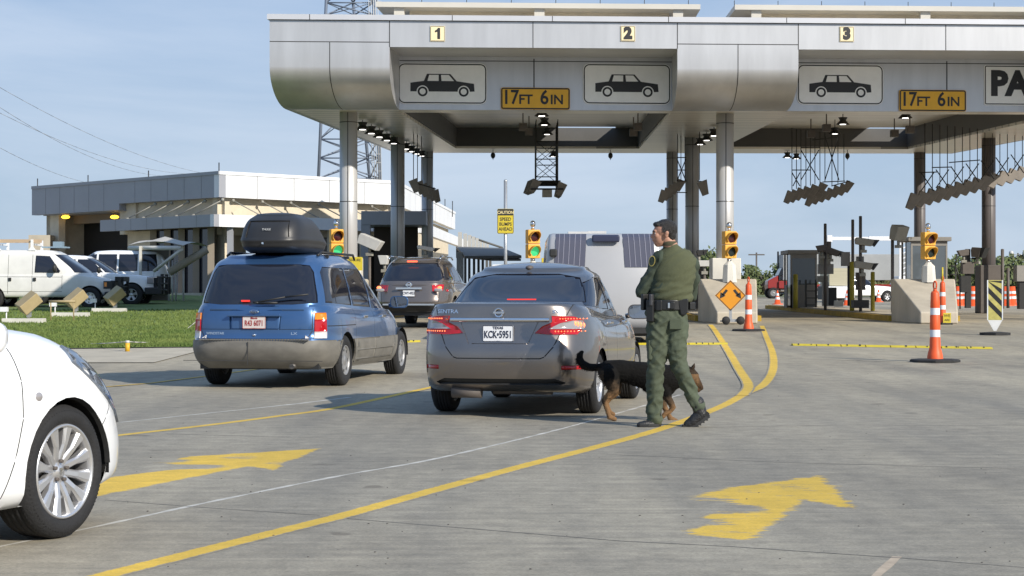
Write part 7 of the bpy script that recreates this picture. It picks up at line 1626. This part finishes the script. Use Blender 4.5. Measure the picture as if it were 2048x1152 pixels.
# front legs: one planted forward, one lifted and folded
chain([(D(1326, 770, .07), .06), (D(1322, 795, .07), .042), (D(1330, 815, .07), .028), (D(1338, 830, .07), .024), (D(1340, 834, .07), .026)]); chain([(D(1341, 837, .07), .026), (D(1353, 840, .07), .020)])
chain([(D(1328, 772, -.07), .06), (D(1336, 795, -.07), .040), (D(1346, 813, -.07), .029), (D(1340, 822, -.07), .022), (D(1330, 827, -.07), .024), (D(1326, 832, -.07), .022)])
TAN, BLK, MID = Vector((.27, .155, .075)), Vector((.007, .0065, .006)), Vector((.08, .055, .035))
def coat(p):
    px = 1290+p.x*SD; py = 588+(CH-p.z)*SD; n = nz(p, (14, 14, 14))*9+nz(p, (50, 50, 50))*4
    if px < 1206:
        return tuple(BLK.lerp(MID, max(0, min(1, (py-735+n)/10))))
    if px > 1376:
        k = max(0, min(1, (px-1392+n*.4)/8)); return tuple(TAN.lerp(BLK, .25+.5*k) if py > 748 else MID.lerp(BLK, .4))
    lim = crv([(1200, 760), (1225, 758), (1245, 762), (1270, 775), (1300, 785), (1335, 790), (1376, 775)], px)
    k = max(0, min(1, (py+n-lim)/9)); c = BLK.lerp(MID, k)
    return tuple(c.lerp(TAN, max(0, min(1, (py+n-lim-16)/16))))
dog = organic(b, 'body', dm, dg, .0075, 3, lambda p: .0035*nz(p, (30, 60, 60)), coat)
B().ball(D(1404, 776), .014, 10).out('nose', mleath, dg)
for s_ in (-1, 1): B().ball(D(1391, 755, s_*.05), .009, 10).out('eye', mleath, dg)
b = B(); c0 = D(1360, 750); m_ = Euler((0, R(62), 0)).to_matrix(); b.xf = lambda q: m_ @ Vector(q)+c0
b.lathe([(.098, -.014), (.104, -.012), (.104, .012), (.098, .014)], n=28); b.out('collar', M('tan_collar', (.2, .14, .06), .6), dg); B().ball(D(1346, 766, -.09), .016, 10).out('collar_ring', mchrome, dg)

fm = dog.data; b = bmesh.new(); rnd = random.Random(9); cols = []; ca0 = fm.color_attributes['coat']; nv = len(fm.vertices)
for i in range(9000):
    k = rnd.randrange(nv); v = fm.vertices[k]; p, n_ = v.co, v.normal
    d = (n_*.45+Vector((-.75, 0, -.45))+Vector((rnd.uniform(-.3, .3), rnd.uniform(-.3, .3), rnd.uniform(-.3, .3)))).normalized(); L = rnd.uniform(.010, .022)*(1.5 if p.x < -.42 else 1)*(.5 if p.z < .22 or p.x > .45 else 1)
    s_ = d.cross(n_).normalized()*.0022; c = p-n_*.001
    b.faces.new([b.verts.new(q) for q in (c-s_, c+s_, c+d*L)]); f = rnd.uniform(.45, 1.1); cols += [[x*f for x in ca0.data[k].color[:3]]]*3
me = bpy.data.meshes.new('fur'); b.to_mesh(me); b.free(); me.materials.append(dm); ca = me.color_attributes.new('coat', 'FLOAT_COLOR', 'POINT')
for i, c in enumerate(cols): ca.data[i].color = (*c, 1)
o = bpy.data.objects.new('fur', me); COL.objects.link(o); o.parent = dg
